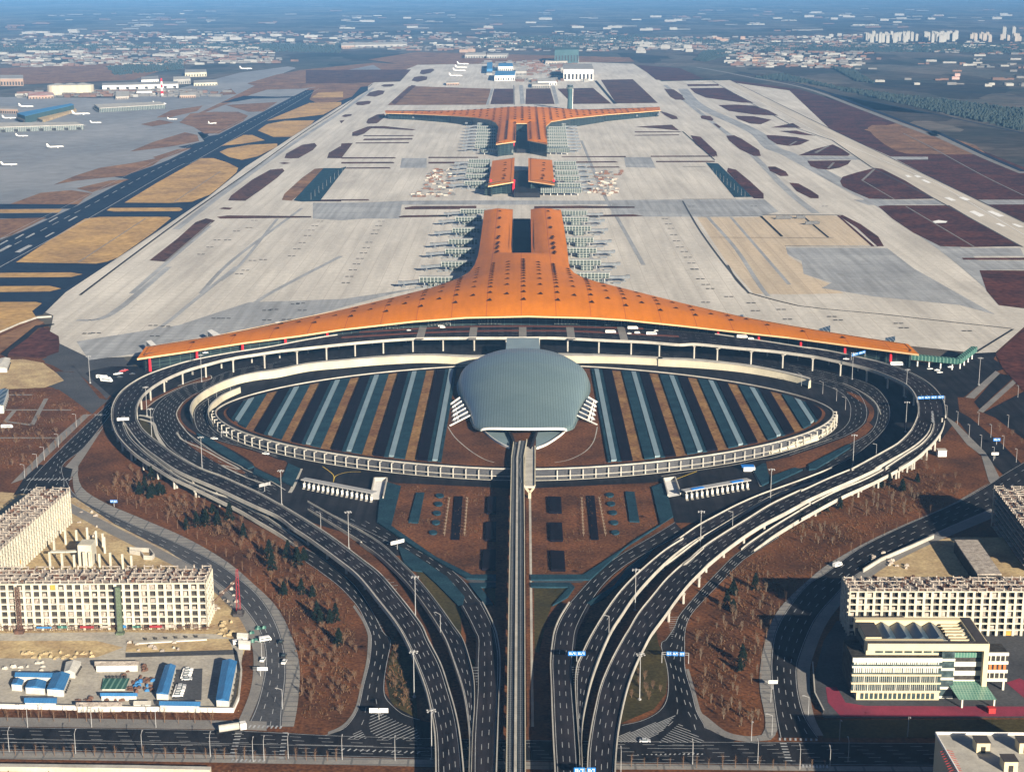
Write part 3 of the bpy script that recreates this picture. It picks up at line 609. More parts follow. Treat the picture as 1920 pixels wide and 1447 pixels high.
lanes('A6 0 300 600 240 1200 190 1920 150 B5 0 130 400 170 800 200 1200 240 1600 300 1900 340'); lanes('A6 0 250 600 200 1200 160 1920 120')
# ================================================================= elevated roads (viaducts)
def viaduct(label, Ls, Rs, ztab, n=70, lanes=3, base=0.0, pier=(22, 'both'), group=None, skip=(), cap=(0, 1), pL=True, pR=True, depth=1.5, wcap=26, par0=0):
    A, B = edges(Ls, Rs, ztab, n)
    c = A[n // 2].lerp(B[n // 2], .5); root = thing('viaduct', (c.x, c.y, 0), label, 'viaduct', group)
    b = MB(); strip(b, A, B)
    for P, Q in ((A, B),):
        for i in range(n - 1):
            for X in (A, B):
                a, q = X[i], X[i + 1]; b.quad((a.x, a.y, a.z - depth), (q.x, q.y, q.z - depth), tuple(q), tuple(a))
            b.quad(A[i] - Vector((0, 0, depth)), A[i + 1] - Vector((0, 0, depth)), B[i + 1] - Vector((0, 0, depth)), B[i] - Vector((0, 0, depth)))
    b.build('deck', M['deck'], root)
    for X, Y, on in ((A, B, pL), (B, A, pR)):
        if not on: continue
        k0_ = int(par0 * n) if ((X is A) == (par0 > 0)) or par0 == 0 else 0
        k0_ = abs(k0_) if par0 >= 0 else (int(-par0 * n) if X is B else 0)
        b = MB(); I = off(X, Y, .55)[k0_:]; O = off(X, Y, -.12)[k0_:]; wall(b, O, I, -depth - .3, 1.0)
        b.build('parapet', M['conc'], root)
    k = MB()
    for i in range(1, lanes): dashes(k, mid(off(A, B, 1.2), off(B, A, 1.2), i / lanes), wd=.28)
    solid(k, off(A, B, 1.5), .28); solid(k, off(B, A, 1.5), .28); k.build('lane_marking', M['line'], root)
    C = mid(A, B, .5); L = plen(C); s = pier[0] * .5; cnt = 0
    while s < L * cap[1]:
        if s > L * cap[0]:
            i = min(int(s / L * (n - 1)), n - 2); p, d = along(C, s)
            nx = Vector((-d.y, d.x, 0)).normalized(); wdt = min(abs((B[i] - A[i]).dot(nx)), wcap)
            z1 = p.z - depth
            if z1 - base > 1.6:
                b = MB()
                offs = (-wdt * .42, wdt * .42) if wdt > 16 else (-wdt * .2, wdt * .2)
                if pier[1] == 'outer': offs = (-wdt * .46, wdt * .40)
                for o_ in offs:
                    q = p + nx * o_; b.cyl((q.x, q.y, base), (q.x, q.y, z1 - .7), .85, .85, 8, False); b.cyl((q.x, q.y, z1 - 1.9), (q.x, q.y, z1 - .3), .85, 1.6, 8, False)
                a = p - nx * wdt * .42; q = p + nx * wdt * .42; b.bar((a.x, a.y, z1 - .5), (q.x, q.y, z1 - .5), 1.4, 1.0)
                b.build('pier', M['conc'], root); cnt += 1
        s += pier[0]
    return root, A, B
FRONT_FAR = 'n 979 612 850 613.5 760 617 690 621.5 620 630 560 640 520 648'
FRONT_NEAR = 'n 979 633.5 923 633.3 840 633.7 773 635 700 640 640 645.5 580 652 520 658.5'
LFAR = FRONT_FAR + ' A1 1700 85 1400 130 1130 180 900 230 700 290 500 360 350 430 200 530 110 630 60 740 50 840 60 920'
LNEAR = FRONT_NEAR + ' A1 1700 145 1500 175 1300 215 1150 255 1000 295 850 345 700 410 580 475 480 545 400 620 350 720 340 800 345 880'
viaduct('wide elevated departures road curving in front of the left half of the orange terminal', LFAR, LNEAR, [(0, 15), (.6, 15), (1, 12)], 90, 4, pier=(34, 'outer'), wcap=64, par0=.42)
viaduct('wide elevated departures road curving in front of the right half of the orange terminal',
        'n 979 633.5 1040 633.2 1140 638 1210 641 1273 646 B5 640 30 1100 75 1500 110 1920 165 B4 400 195 700 260 950 330 1200 430 1350 520 1430 650 1450 780 1435 860',
        'n 979 612 1080 612.5 1200 616 1300 622 1380 632 1440 641 B5 1920 80 B4 200 70 480 115 780 180 1000 230 1250 310 1450 400 1600 500 1700 610 1750 720 1760 840',
        [(0, 15), (.6, 15), (1, 12)], 90, 4, pier=(34, 'outer'), wcap=64, par0=-.42)
viaduct('outermost left elevated ramp peeling away and descending to the lawn of bare trees',
        'A1 60 920 100 1030 170 1130 280 1240 400 1330 560 1430 A3 720 450 900 535 1100 630 1300 730 1500 830 1700 950 1920 1080 A2 1100 1060 1180 1115',
        'A1 192 920 205 960 270 1090 420 1240 560 1350 A3 740 400 900 490 1050 558 1200 625 1400 690 1600 790 1800 900 1920 980 A2 1240 1040 1290 1080',
        [(0, 12), (.35, 9), (.8, 3), (1, .6)], 70, 2, pier=(30, 'both'))
viaduct('left main elevated carriageway with four lanes sweeping down beside the outer ramp',
        'A1 197 920 240 990 330 1110 420 1200 560 1305 A3 740 350 900 432 1100 515 1300 602 1500 698 1700 790 1920 890 A2 1140 905 1300 1010 1600 1230 1860 1440 A4 420 1010 600 1240 720 1440 A5 850 250 950 520 1010 780 1050 1050 1060 1440 1062 1900',
        'A1 345 880 400 980 480 1060 600 1150 750 1260 900 1350 1080 1440 A3 1300 440 1500 530 1700 620 1920 740 A2 1000 640 1200 760 1400 885 1600 1020 1920 1260 A4 440 700 640 930 800 1130 920 1300 980 1440 A5 1120 230 1210 500 1290 780 1340 1050 1380 1440 1400 1900',
        [(0, 12), (.35, 9), (1, 8)], 110, 4, pier=(32, 'both'))
viaduct('left middle ramp rising from the toll gates and running just left of the rail line',
        'A2 1300 690 1600 870 1920 1070 A4 200 340 400 480 600 660 760 830 900 1010 1050 1230 1170 1440 A5 1270 230 1370 550 1420 850 1440 1100 1435 1440 1430 1900',
        'A2 1300 600 1600 770 1920 940 A4 160 180 320 270 480 380 640 530 800 690 950 860 1120 1080 1260 1280 1370 1440 A5 1450 200 1495 420 1500 700 1480 1000 1465 1440 1460 1900',
        [(0, .6), (.3, 3), (.65, 8), (1, 8)], 90, 3, pier=(32, 'both'))
viaduct('left innermost ramp passing beside the black shadow of the rail line',
        'A4 1340 1050 1420 1200 1490 1350 1520 1440 A5 1510 240 1510 500 1490 800 1475 1100 1470 1440 1470 1900', 'A4 1590 1020 1640 1110 1720 1280 1765 1440 A5 1790 200 1780 600 1765 1000 1750 1440 1740 1900',
        [(0, 3), (.45, 8), (1, 8)], 50, 3, pier=(32, 'both'), pL=False)
road('A4 -100 30 400 265 640 400 900 560 1100 720 1250 880 1340 1050', 'A4 410 110 640 250 850 390 1090 520 1250 650 1400 790 1530 960 1590 1020', .3, lanes=3, n=50)
viaduct('right main elevated carriageway with four lanes sweeping down beside the outer ramp',
        'B4 1435 860 1420 900 1360 1010 1230 1140 1080 1230 900 1330 700 1440 B6 1050 120 850 240 600 350 330 460 0 610 B3 1600 580 1400 670 1200 770 960 920 700 1080 450 1250 250 1440 B1 1920 410 1700 570 1500 750 1350 930 1180 1140 1080 1310 1000 1440 B2 870 200 760 460 700 700 650 950 615 1200 605 1440 600 1900',
        'B4 1600 940 1560 1040 1450 1150 1300 1250 1100 1360 960 1440 B6 1100 230 840 370 560 500 280 620 0 750 B3 1650 710 1400 850 1150 980 930 1120 700 1290 520 1440 B1 1920 640 1750 810 1600 1000 1480 1170 1360 1330 1290 1440 B2 1150 250 1060 500 990 800 950 1050 930 1300 925 1440 918 1900',
        [(0, 12), (.35, 9), (1, 8)], 110, 4, pier=(32, 'both'), cap=(.3, 1))
viaduct('outermost right elevated ramp on white piers descending to the slip road',
        'B4 1625 930 1590 1040 1480 1160 1300 1280 1060 1440 B6 1250 180 1000 330 740 470 380 620 0 820 B3 1600 800 1300 980 1000 1180 900 1260',
        'B4 1750 900 1720 1000 1640 1120 1530 1230 1380 1350 1220 1440 B6 1420 150 1270 270 1100 370 830 510 500 660 270 780 0 930 B3 1800 790 1560 930 1300 1090 1130 1215 1050 1275',
        [(0, 12), (.35, 9), (.75, 5), (1, .6)], 70, 2, pier=(30, 'both'))
viaduct('right middle ramp rising from the toll gates between two black gaps',
        'B3 1920 345 1600 470 1350 560 1100 650 850 760 600 890 400 1000 200 1140 0 1290 B1 1700 290 1480 430 1250 620 1050 810 900 990 760 1200 620 1440 B2 540 130 490 240 470 420 480 700 500 1000 520 1300 525 1900',
        'B3 1920 450 1600 540 1300 640 1100 740 950 830 800 920 600 1040 400 1160 200 1300 40 1440 B1 1920 270 1700 400 1500 560 1300 760 1120 970 1000 1150 900 1300 830 1440 B2 740 170 660 400 600 640 560 860 545 1100 555 1440 560 1900',
        [(0, .6), (.3, 4), (.65, 8), (1, 8)], 90, 3, pier=(32, 'both'))
viaduct('right innermost ramp beside the rail line, with a hatched gore where two roads join',
        'B1 400 1020 300 1180 240 1320 215 1440 B2 190 200 200 480 210 800 225 1150 240 1440 250 1900', 'B1 640 1030 560 1180 500 1320 480 1440 B2 455 230 455 480 480 800 500 1100 520 1440 525 1900',
        [(0, 3), (.45, 8), (1, 8)], 50, 3, pier=(32, 'both'), pR=False)
road('B1 1590 110 1380 240 950 490 740 650 550 850 400 1020', 'B1 1700 230 1380 400 1100 560 900 710 760 860 640 1030', .3, lanes=3, n=50)
hatch('A5 1465 250 1545 250 1540 400 1525 470', 1, .05, 12, .45, 8.12); hatch('B2 430 245 535 245 500 370 455 470', 1, .05, 14, .45, 8.12)
hatch('A1 225 680 205 780 205 870 160 870 175 770', .6, 1, 26, 1.2, 12.1); hatch('B4 1580 700 1620 800 1635 930 1600 900 1600 800', .6, 1, 26, 1.2, 12.1)
# ================================================================= terminal buildings
M['roof'] = mat('orange_metal_roof', (.51, .155, .007), (.45, .135, .007), scale=.02, rough=.55, fine=.05, fscale=.25, cells=(.03, (1, .25, 1), .025), grid=[(0, 37, .018)], gcol=(.30, .07, .02))
M['roof2'] = mat('orange_metal_roof_far', (.51, .155, .007), (.45, .135, .007), scale=.02, rough=.55, fine=.04, fscale=.4)
M['fascia'] = mat('roof_edge', (.62, .40, .20), (.55, .36, .2), scale=.1)
M['tglass'] = mat('curtain_wall', (.008, .014, .018), (.012, .022, .026), scale=.05, rough=.3, spec=.3, grid=[(2, 3.6, .10), (0, 9, .05)], gcol=(.055, .09, .085))
M['tdark'] = mat('dark_glass', (.012, .02, .03), (.02, .03, .04), scale=.05, rough=.3, spec=.5)  # near-black blue tone for the roof soffits and flank glazing
M['skyl'] = mat('skylight_louvre', (.035, .015, .010), (.025, .012, .010), scale=.3)
M['gglass'] = mat('gallery_glass', (.018, .032, .032), (.03, .045, .045), scale=.1, rough=.3, spec=.4, grid=[(0, 4, .16), (2, 2.6, .14)], gcol=(.32, .34, .32))
M['broof_'] = mat('bridge_roof', (.36, .37, .36), (.26, .27, .27), scale=.2); M['galv'] = mat('bridge_steel', (.10, .11, .125), (.15, .165, .18), scale=.2)
X0 = 2.4
def outline(s, zf, n=1, it=4):
    out = []
    for x, y in T(s):
        z = 25
        for _ in range(it): p = g(x, y, z); z = zf(p.x, p.y)
        out.append(g(x, y, z))
    return out
def pdist(P, x, y):
    best = 1e9
    for a, b_ in zip(P, P[1:] + P[:1]):
        dx, dy = b_[0] - a[0], b_[1] - a[1]; L = dx * dx + dy * dy
        t = max(0, min(1, ((x - a[0]) * dx + (y - a[1]) * dy) / L)) if L > 0 else 0
        d = math.hypot(x - a[0] - t * dx, y - a[1] - t * dy)
        if d < best: best = d
    return best
def inside(P, x, y):
    c = False
    for a, b_ in zip(P, P[1:] + P[:1]):
        if (a[1] > y) != (b_[1] > y) and x < (b_[0] - a[0]) * (y - a[1]) / (b_[1] - a[1]) + a[0]: c = not c
    return c
def densify(P, d=12):
    out = []
    for a, b_ in zip(P, P[1:] + P[:1]):
        n = max(1, int(math.dist(a[:2], b_[:2]) / d))
        for i in range(n): out.append(tuple(a[j] + (b_[j] - a[j]) * i / n for j in range(3)))
    return out
def roof_surface(P, zf, bulge, scale, step=12):
    """P dense outline; returns vertex list, triangles, height function"""
    zt = lambda x, y: zf(x, y) + bulge * (.22 + .78 * math.exp(-((x - X0) / 170) ** 2)) * (1 - math.exp(-pdist(P, x, y) / scale))
    vs = [(p[0], p[1]) for p in P]; n = len(vs)
    xs = [v[0] for v in vs]; ys = [v[1] for v in vs]
    x = min(xs) + step / 2
    while x < max(xs):
        y = min(ys) + step / 2
        while y < max(ys):
            if inside(P, x, y) and pdist(P, x, y) > step * .45: vs.append((x, y))
            y += step
        x += step
    r = delaunay_2d_cdt([Vector(v) for v in vs], [], [list(range(n))], 1, 1e-4)
    V = [(v.x, v.y, zt(v.x, v.y)) for v in r[0]]
    F = []
    for f in r[2]:
        a, b_, c = [Vector(V[i]) for i in f]
        F.append(tuple(f) if (b_ - a).cross(c - a).z > 0 else tuple(f[::-1]))
    return V, F, zt
def skylight_part(root, items, zt, cap=100):
    rest = MB(); items = sorted(items, key=lambda p: p[1])
    for i, (x, y, z, wd, ln, h) in enumerate(items):
        b = MB() if i < cap else rest
        # louvred wedge: open face to the south, ridge running down to a point in the north
        e_ = .45; p = [(x - wd / 2, y, zt(x - wd / 2, y) + e_), (x + wd / 2, y, zt(x + wd / 2, y) + e_), (x + wd * .15, y + ln, zt(x, y + ln) + e_), (x - wd * .1, y - .3, zt(x, y) + h + e_), (x + wd * .2, y - .3, zt(x, y) + h + e_)]
        b.tri(p[0], p[3], p[2]); b.tri(p[4], p[1], p[2]); b.quad(p[0], p[1], p[4], p[3]); b.tri(p[3], p[4], p[2])
        if i < cap: b.build('skylight', M['skyl'], root)
    if rest.v:
        o = rest.build('skylight', M['skyl'], root); o['kind'] = 'stuff'
def terminal(label, s, zf, bulge, scale, wall_shift, roofm, body=True, step=12, wallm='tglass'):
    P0 = outline(s, zf); P = densify([tuple(p) for p in P0], step)
    c = sum((Vector(p) for p in P), Vector()) / len(P)
    root = thing('terminal_building', (X0, c.y, 0), label, 'terminal', None)
    V, F, zt = roof_surface(P, zf, bulge, scale, step)
    b = MB(); b.v = V; b.f = F; ro = b.build('roof', M[roofm], root, smooth=True)
    b = MB(); ar = sum(P[i][0] * P[(i + 1) % len(P)][1] - P[(i + 1) % len(P)][0] * P[i][1] for i in range(len(P)))
    Q = P if ar > 0 else P[::-1]
    for a, q in zip(Q, Q[1:] + Q[:1]): b.quad((a[0], a[1], a[2] - 1.6), (q[0], q[1], q[2] - 1.6), (q[0], q[1], q[2] + .05), (a[0], a[1], a[2] + .05))
    b.build('roof_edge', M['fascia'], root)
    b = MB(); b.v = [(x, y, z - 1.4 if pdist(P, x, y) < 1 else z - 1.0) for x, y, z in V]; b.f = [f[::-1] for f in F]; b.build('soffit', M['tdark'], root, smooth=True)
    if body:
        W = []
        for i, p in enumerate(Q):
            a, n_ = Vector(Q[i - 1][:2]), Vector(Q[(i + 1) % len(Q)][:2]); t = (n_ - a).normalized(); nin = Vector((-t.y, t.x))
            d = wall_shift(p[0], p[1], nin); q = Vector(p[:2]) + nin * d; W.append((q.x, q.y, p[2]))
        b = MB()
        for a, q in zip(W, W[1:] + W[:1]): b.quad((a[0], a[1], 0), (q[0], q[1], 0), (q[0], q[1], q[2] + .8), (a[0], a[1], a[2] + .8))
        b.build('glass_wall', M[wallm], root)
    return root, P, zt
ez = lambda lo, hi, w_: (lambda x, y: lo + (hi - lo) * math.exp(-((x - X0) / w_) ** 2))
zc = lambda x, y: (16 + 15 * math.exp(-((x - X0) / 190) ** 2)) * (1 if y < 1900 else 1 - .2 * min((y - 1900) / 300, 1))
OUTC = '''n 257 672 330 661.5 460 641.7 560 629 640 617 773 602 873 594.5 990 592 1107 595 1173 599 1280 610 1400 623.5 1480 632 1600 648 1723 664 1703 645
 f 1020 398 750 355 330 280 0 205 e 1600 125 1440 85 1360 62 1310 35 1285 8 l 1278 930 1270 850 1255 750 1235 640 1065 638 1070 895 960 895 965 638 805 643 795 720 778 850 768 900 750 950 720 990 660 1025 e 620 80 500 120 300 170 0 242 n 400 630 273 650'''
def shC(x, y, nin):
    if nin.y > .6: return 12 + 26 * math.exp(-((x - X0) / 170) ** 2)
    return 4
T3C, PC, ztC = terminal('huge terminal under a spreading orange roof with a long split tail, nearest to the dome', OUTC, zc, 15, 45, shC, 'roof')
# skylights of the near terminal
def front_y(P, x):
    ys = []
    for a, b_ in zip(P, P[1:] + P[:1]):
        if (a[0] > x) != (b_[0] > x): ys.append(a[1] + (b_[1] - a[1]) * (x - a[0]) / (b_[0] - a[0]))
    return sorted(ys)
items = []
for k in range(-20, 21):
    x = X0 + k * 18.5; ys = front_y(PC, x)
    if len(ys) < 2 or abs(x - X0) > 345: continue
    lo, hi = ys[0], ys[1]; y = lo + (40 if k % 2 == 0 else 62); i = 0
    if hi - lo < 75:
        if k % 2 == 0: items.append((x - 4, (lo + hi) / 2, ztC(x, (lo + hi) / 2), 7, 10, .4))
        continue
    hi = min(hi, 2010); stp = 30 if k % 2 == 0 else 44
    while y < hi - 14:
        items.append((x, y, ztC(x, y), 7, 10, .4)); y += max(stp, 13); stp *= .90
for x in (-32, 43):
    for gy in (2085, 2130, 2170, 2225, 2325, 2420, 2500):
        for d in (0, 12, 24)[: 3 if gy < 2300 else 2 if gy < 2450 else 1]: items.append((x + (d % 5 - 2) * .6, gy + d, ztC(x, gy + d), 6.5, 10, .4))
items = [t for t in items if inside(PC, t[0], t[1])]
skylight_part(T3C, items, ztC)
# red masts carrying the front eave
for k in range(19):
    x = X0 - 369 + 41 * k; ys = front_y(PC, x)
    if len(ys) < 2 or abs(x - X0) < 200: continue
    y = ys[0] + 7; b = MB(); b.cyl((x, y, 0), (x, y, zc(x, y) + .2), 1.5, 1.1, 10); b.build('column', M['red'], T3C)
# glazed entrance porches on the upper level, and the kerbs of the drop-off lanes
for k in (-4, -2.5, -1, 1.3, 2.8, 4.3):
    x = X0 + k * 36; ys = front_y(PC, x); y = ys[0] + 14 + 22 * math.exp(-(k * 36 / 170) ** 2); b = MB()
    b.box((x, y, 15), (26, 6, .4))
    for i in range(8): b.box((x - 12 + i * 3.4, y - 3, 15), (.5, .5, 6))
    b.box((x, y, 21), (27, 7, .5)); b.build('entrance_porch', M['gglass'], T3C)
b = MB()
for s in ('e 100 372 480 350 760 340 1050 338 1350 342 1700 352', 'e 0 402 450 376 760 366 1050 364 1350 368 1900 396'):
    A = [g(x, y, 15) for x, y in cr(T(s), 8)]; wall(b, A, [p + Vector((0, 7, 0)) for p in A], 0, .25)
o = b.build('traffic_island', mat('island_brown', (.12, .045, .03), (.09, .035, .03), scale=.1)); o['kind'] = 'structure'
b = MB()
for x in (790, 887, 980, 1070, 1167):
    p = g(x, 625, 15); b.box((p.x, p.y, p.z), (8, 62, .32))
o = b.build('crossing', M['pave']); o['kind'] = 'structure'
# dark hall between the two tails
def block(name, label, cat, s, z0, z1, m, group=None, top=None, zb=None):
    P = [g(x, y, z1 if zb is None else zb) for x, y in T(s)]; c = sum(P, Vector()) / len(P)
    b = MB(); b.prism(P, z0, z1)
    root = thing(name, (c.x, c.y, z0), label, cat, group); b.build('wall', M[m], root)
    if top:
        b = MB(); b.prism(P, z1 + .02, z1 + .6); b.build('roof', M[top], root)
    return root
block('link_building', 'low dark glazed hall lying between the two tails of the nearest orange roof', 'building', 'l 967 690 1062 690 1068 890 962 890', .5, 5, 'dark')
# satellite (middle) halls
zd = lambda x, y: 20
zdl = lambda x, y: 19 + 5 * (1 - min(abs(x - X0 + 0) / 75, 1))
D1, P1, zt1 = terminal('left half of the small split orange-roofed hall between the two great terminals', 'l 850 365 975 348 972 420 968 484 825 508', zdl, 1.5, 20, lambda x, y, n: 5 if n.y < .5 else 22, 'roof2', step=9)
D2, P2, zt2 = terminal('right half of the small split orange-roofed hall between the two great terminals', 'l 1052 350 1185 361 1192 430 1200 500 1052 478', zdl, 1.5, 20, lambda x, y, n: 5 if n.y < .5 else 22, 'roof2', step=9)
for root, x, zt_ in ((D1, 915, zt1), (D2, 1133, zt2)):
    it = []
    for yy in (370, 383, 405, 415, 437, 445, 455, 462):
        for q in (g(640 + (x + (yy % 7 - 3) * 2) / 3, 180 + yy / 3, 25),): it.append((q.x, q.y, zt_(q.x, q.y), 8.5, 15, .5))
    skylight_part(root, it, zt_)
block('link_building', 'dark glazed link hall standing between the two orange slab roofs', 'building', 'l 972 420 1052 420 1115 500 1118 545 972 545', .5, 9, 'dark')
for x in (846, 966, 1190):
    p = g(640 + x / 3, 180 + 552 / 3, 0)
    (MB()).v
    b = MB(); b.bar((p.x, p.y, 0), (p.x + (2 if x > 900 else -2), p.y + 16, 24), 3.4, 2); b.build('column', M['red'], D2 if x > 1000 else D1)
# far terminal
ze = lambda x, y: 17 + 13 * math.exp(-((x - X0) / 190) ** 2)
OUTE = 'l 245 83 600 83 850 79 950 73 1020 72 1100 73 1300 79 1600 70 1790 62 1795 82 1700 90 1500 105 1300 125 1180 145 1150 172 1153 220 1160 272 1048 250 1045 155 984 155 980 257 870 272 876 220 884 175 868 150 835 134 740 120 600 110 400 101 250 97'
T3E, PE, ztE = terminal('far terminal whose orange roof spreads into two long straight wings on the horizon side', OUTE, ze, 14, 45, lambda x, y, n: 5 if n.y < .5 else 10, 'roof', step=16)
items = []
for k in range(-19, 20):
    x = X0 + k * 18.5; ys = front_y(PE, x)
    if len(ys) < 2: continue
    lo, hi = ys[-2], ys[-1]; y = hi - 40; stp = 40 if k % 2 == 0 else 60
    if hi - lo < 90:
        if k % 2 == 0: items.append((x, (lo + hi) / 2, ztE(x, (lo + hi) / 2), 10, 17, .6))
        continue
    while y > lo + 16: items.append((x, y, ztE(x, y), 10, 17, .6)); y -= stp; stp = max(stp * .95, 24)
skylight_part(T3E, [t for t in items if inside(PE, t[0], t[1])], ztE)
block('link_building', 'dark glazed hall in the cleft of the far orange roof', 'building', 'l 986 165 1044 165 1110 262 1100 300 985 300', .5, 9, 'dark')
p = g(640 + 966 / 3, 180 + 300 / 3, 0); b = MB(); b.bar((p.x, p.y, 0), (p.x + 2, p.y + 40, 26), 5, 3); b.build('column', M['red'], T3E)
# ---------------------------------------------------------------- boarding bridges
def bridge(label, ln=36, group=None, cat='jet bridge'):
    r = thing('boarding_bridge', (0, 0, 0), label, cat, group)
    b = MB(); b.box((-ln / 2, 0, 5.5), (ln, 6, 6.2)); b.build('gallery', M['gglass'], r, world=False)
    b = MB(); b.box((-ln / 2, 0, 11.7), (ln + 1, 7.4, .5)); b.build('roof', M['broof_'], r, world=False)
    for i in range(3):
        b = MB()
        for y in (-2.2, 2.2): b.cyl((-ln * (.15 + .35 * i), y, 0), (-ln * (.15 + .35 * i), y, 5.5), .45, k=6, caps=False)
        b.build('leg', M['broof_'], r, world=False)
    b = MB(); b.bar((-ln, 1, 6.5), (-ln - 20, -5, 5.6), 3, 3); b.box((-ln - 21, -5.5, 4.2), (4.4, 4.4, 3.4)); b.cyl((-ln - 17, -4, 0), (-ln - 17, -4, 5), .8, k=6); b.box((-ln - 17, -4, 0), (4, 2, 1.2))
    b.build('passenger_tunnel', M['galv'], r, world=False)
    b = MB(); b.box((-ln * .55, 5.5, 0), (14, 4, 5.4)); b.build('stair_block', M['gglass'], r, world=False)
    b = MB()
    for i in range(5): b.box((-ln * .25 - i * 7, -7 + (i % 2) * 2.5, 0), (4 + i % 3, 2.2, 2 + (i % 2)))
    b.box((-ln - 8, 8, 0), (9, 2.5, 2.4))
    b.build('ground_equipment', M['galv'], r, world=False)
    return reg(r)
GL = 'glass boarding bridges along the %s side of the nearest terminal tail'
proto = bridge('x'); first = True
def put_bridge(x, y, rz, label, group, sc=1.0, sheet_='l'):
    global first
    sh = SH[sheet_]; p = g(sh[0] + x / sh[2], sh[1] + y / sh[2], 0)
    if first:
        first = False; proto.location = p; proto.rotation_euler = (0, 0, rz); proto.scale = (sc, sc, sc); tag(proto, label, 'jet bridge', group); return
    dup(proto, p, rz, label, group, sc)
nm = ['farthest', 'second from the far end', 'third from the far end', 'middle', 'third from the near end', 'second from the near end', 'nearest']
for i, (x, y) in enumerate(((812, 682), (790, 727), (778, 791), (765, 856), (752, 911), (738, 985), (625, 1075))):
    put_bridge(x, y, 0, 'glass boarding bridge left of the nearest roof tail, %s' % nm[i], GL % 'left', 1.15)
for i, (x, y) in enumerate(((1238, 690), (1240, 728), (1250, 780), (1258, 846), (1268, 906), (1285, 976), (1325, 1050))):
    put_bridge(x, y, math.pi, 'glass boarding bridge right of the nearest roof tail, %s' % nm[i], GL % 'right', 1.15)
for i, y in enumerate((395, 420, 450, 482, 522)):
    put_bridge(838 - (i * 2), y, 0, 'glass boarding bridge left of the small split hall, number %s from the back' % ('one', 'two', 'three', 'four', 'five')[i], 'glass boarding bridges beside the small split hall', 1.25)
    put_bridge(1196 + i * 3, y + 12, math.pi, 'glass boarding bridge right of the small split hall, number %s from the back' % ('one', 'two', 'three', 'four', 'five')[i], 'glass boarding bridges beside the small split hall', 1.25)
for i in range(9):
    put_bridge(868 - (i == 0) * 8, 168 + i * 18, 0, 'white boarding bridge left of the far roof tail, number %d from the back' % (i + 1), 'boarding bridges left of the far terminal tail', 1.3)
    put_bridge(1158, 172 + i * 18, math.pi, 'white boarding bridge right of the far roof tail, number %d from the back' % (i + 1), 'boarding bridges right of the far terminal tail', 1.3)
for i, (x, y) in enumerate(((320, 118), (440, 124), (600, 130), (720, 145), (790, 160))):
    put_bridge(x, y, R(75), 'boarding bridge under the left wing of the far terminal, number %d from its tip' % (i + 1), 'boarding bridges under the left wing of the far terminal', 1.3)
for i, (x, y) in enumerate(((1720, 108), (1600, 115), (1480, 122), (1380, 135), (1280, 150))):
    put_bridge(x, y, R(105), 'boarding bridge under the right wing of the far terminal, number %d from its tip' % (i + 1), 'boarding bridges under the right wing of the far terminal', 1.3)
b = None
# raised glazed corridors in front of the middle and far halls, green truss bridge at the right end
def corridor(label, s1, z0, z1, wd, m, legs=6):
    P = [g(x, y, z0) for x, y in T(s1)]; r = thing('glazed_corridor', (P[0].x, P[0].y, 0), label, 'corridor')
    for a, q in zip(P, P[1:]):
        b = MB(); b.bar((a.x, a.y, (z0 + z1) / 2), (q.x, q.y, (z0 + z1) / 2), wd, z1 - z0); b.build('gallery', M[m], r)
        for i in range(legs):
            c = a.lerp(q, (i + .5) / legs); b = MB(); b.cyl((c.x, c.y, 0), (c.x, c.y, z0), .7, k=6); b.build('leg', M['white'], r)
    return r
corridor('long white glazed corridor in front of the middle hall, right side', 'l 1120 545 1350 545', 5, 14, 8, 'gglass')
corridor('long white glazed corridor in front of the far tail, right side', 'l 1100 315 1285 318', 5, 15, 8, 'gglass'); corridor('short white glazed corridor in front of the far tail, left side', 'l 790 318 970 320', 5, 12, 8, 'gglass')
M['truss'] = mat('green_truss', (.025, .08, .07), (.04, .11, .095), scale=.2, grid=[(0, 3.2, .3)], gcol=(.13, .24, .20))
corridor('green lattice footbridge with a bend beyond the right tip of the near orange roof', 'f 1290 520 1550 545 1640 475', 7, 12, 6, 'truss', 4)
# roof-level white canopies over wing bridges
for i, (s, lb) in enumerate((('d 820 418 850 412 880 440 850 446', 'small white slanted hood behind the left tip of the near roof'), ('d 1165 360 1190 352 1245 383 1205 392', 'larger white slanted hood behind the left wing of the near roof'),
         ('d 1545 312 1565 306 1605 320 1570 328', 'third white slanted hood behind the left wing of the near roof'))):
    P = [g(x, y, 12) for x, y in T(s)]; c = sum(P, Vector()) / 4; r = thing('bridge_head', (c.x, c.y, 0), lb, 'boarding hood', 'white hoods behind the near roof')
    b = MB(); b.prism(P, 11.4, 12); b.build('roof', M['white'], r); b = MB(); b.prism([(c.x + (p.x - c.x) * .9, c.y + (p.y - c.y) * .9) for p in P], 0, 11.4); b.build('wall', M['gglass'], r)
for s, lb in (('f 1140 400 1195 390 1195 418 1140 416', 'grey glazed hood behind the right tip of the near roof'), ('f 765 350 830 330 830 362 770 360', 'grey glazed hood behind the middle of the right wing'), ('f 300 278 340 268 345 282 310 284', 'small grey glazed hood behind the right wing near its root')):
    P = [g(x, y, 12) for x, y in T(s)]; c = sum(P, Vector()) / 4; r = thing('bridge_head', (c.x, c.y, 0), lb, 'boarding hood', 'grey hoods behind the near roof')
    b = MB(); b.prism(P, 0, 12); b.build('wall', M['gglass'], r)
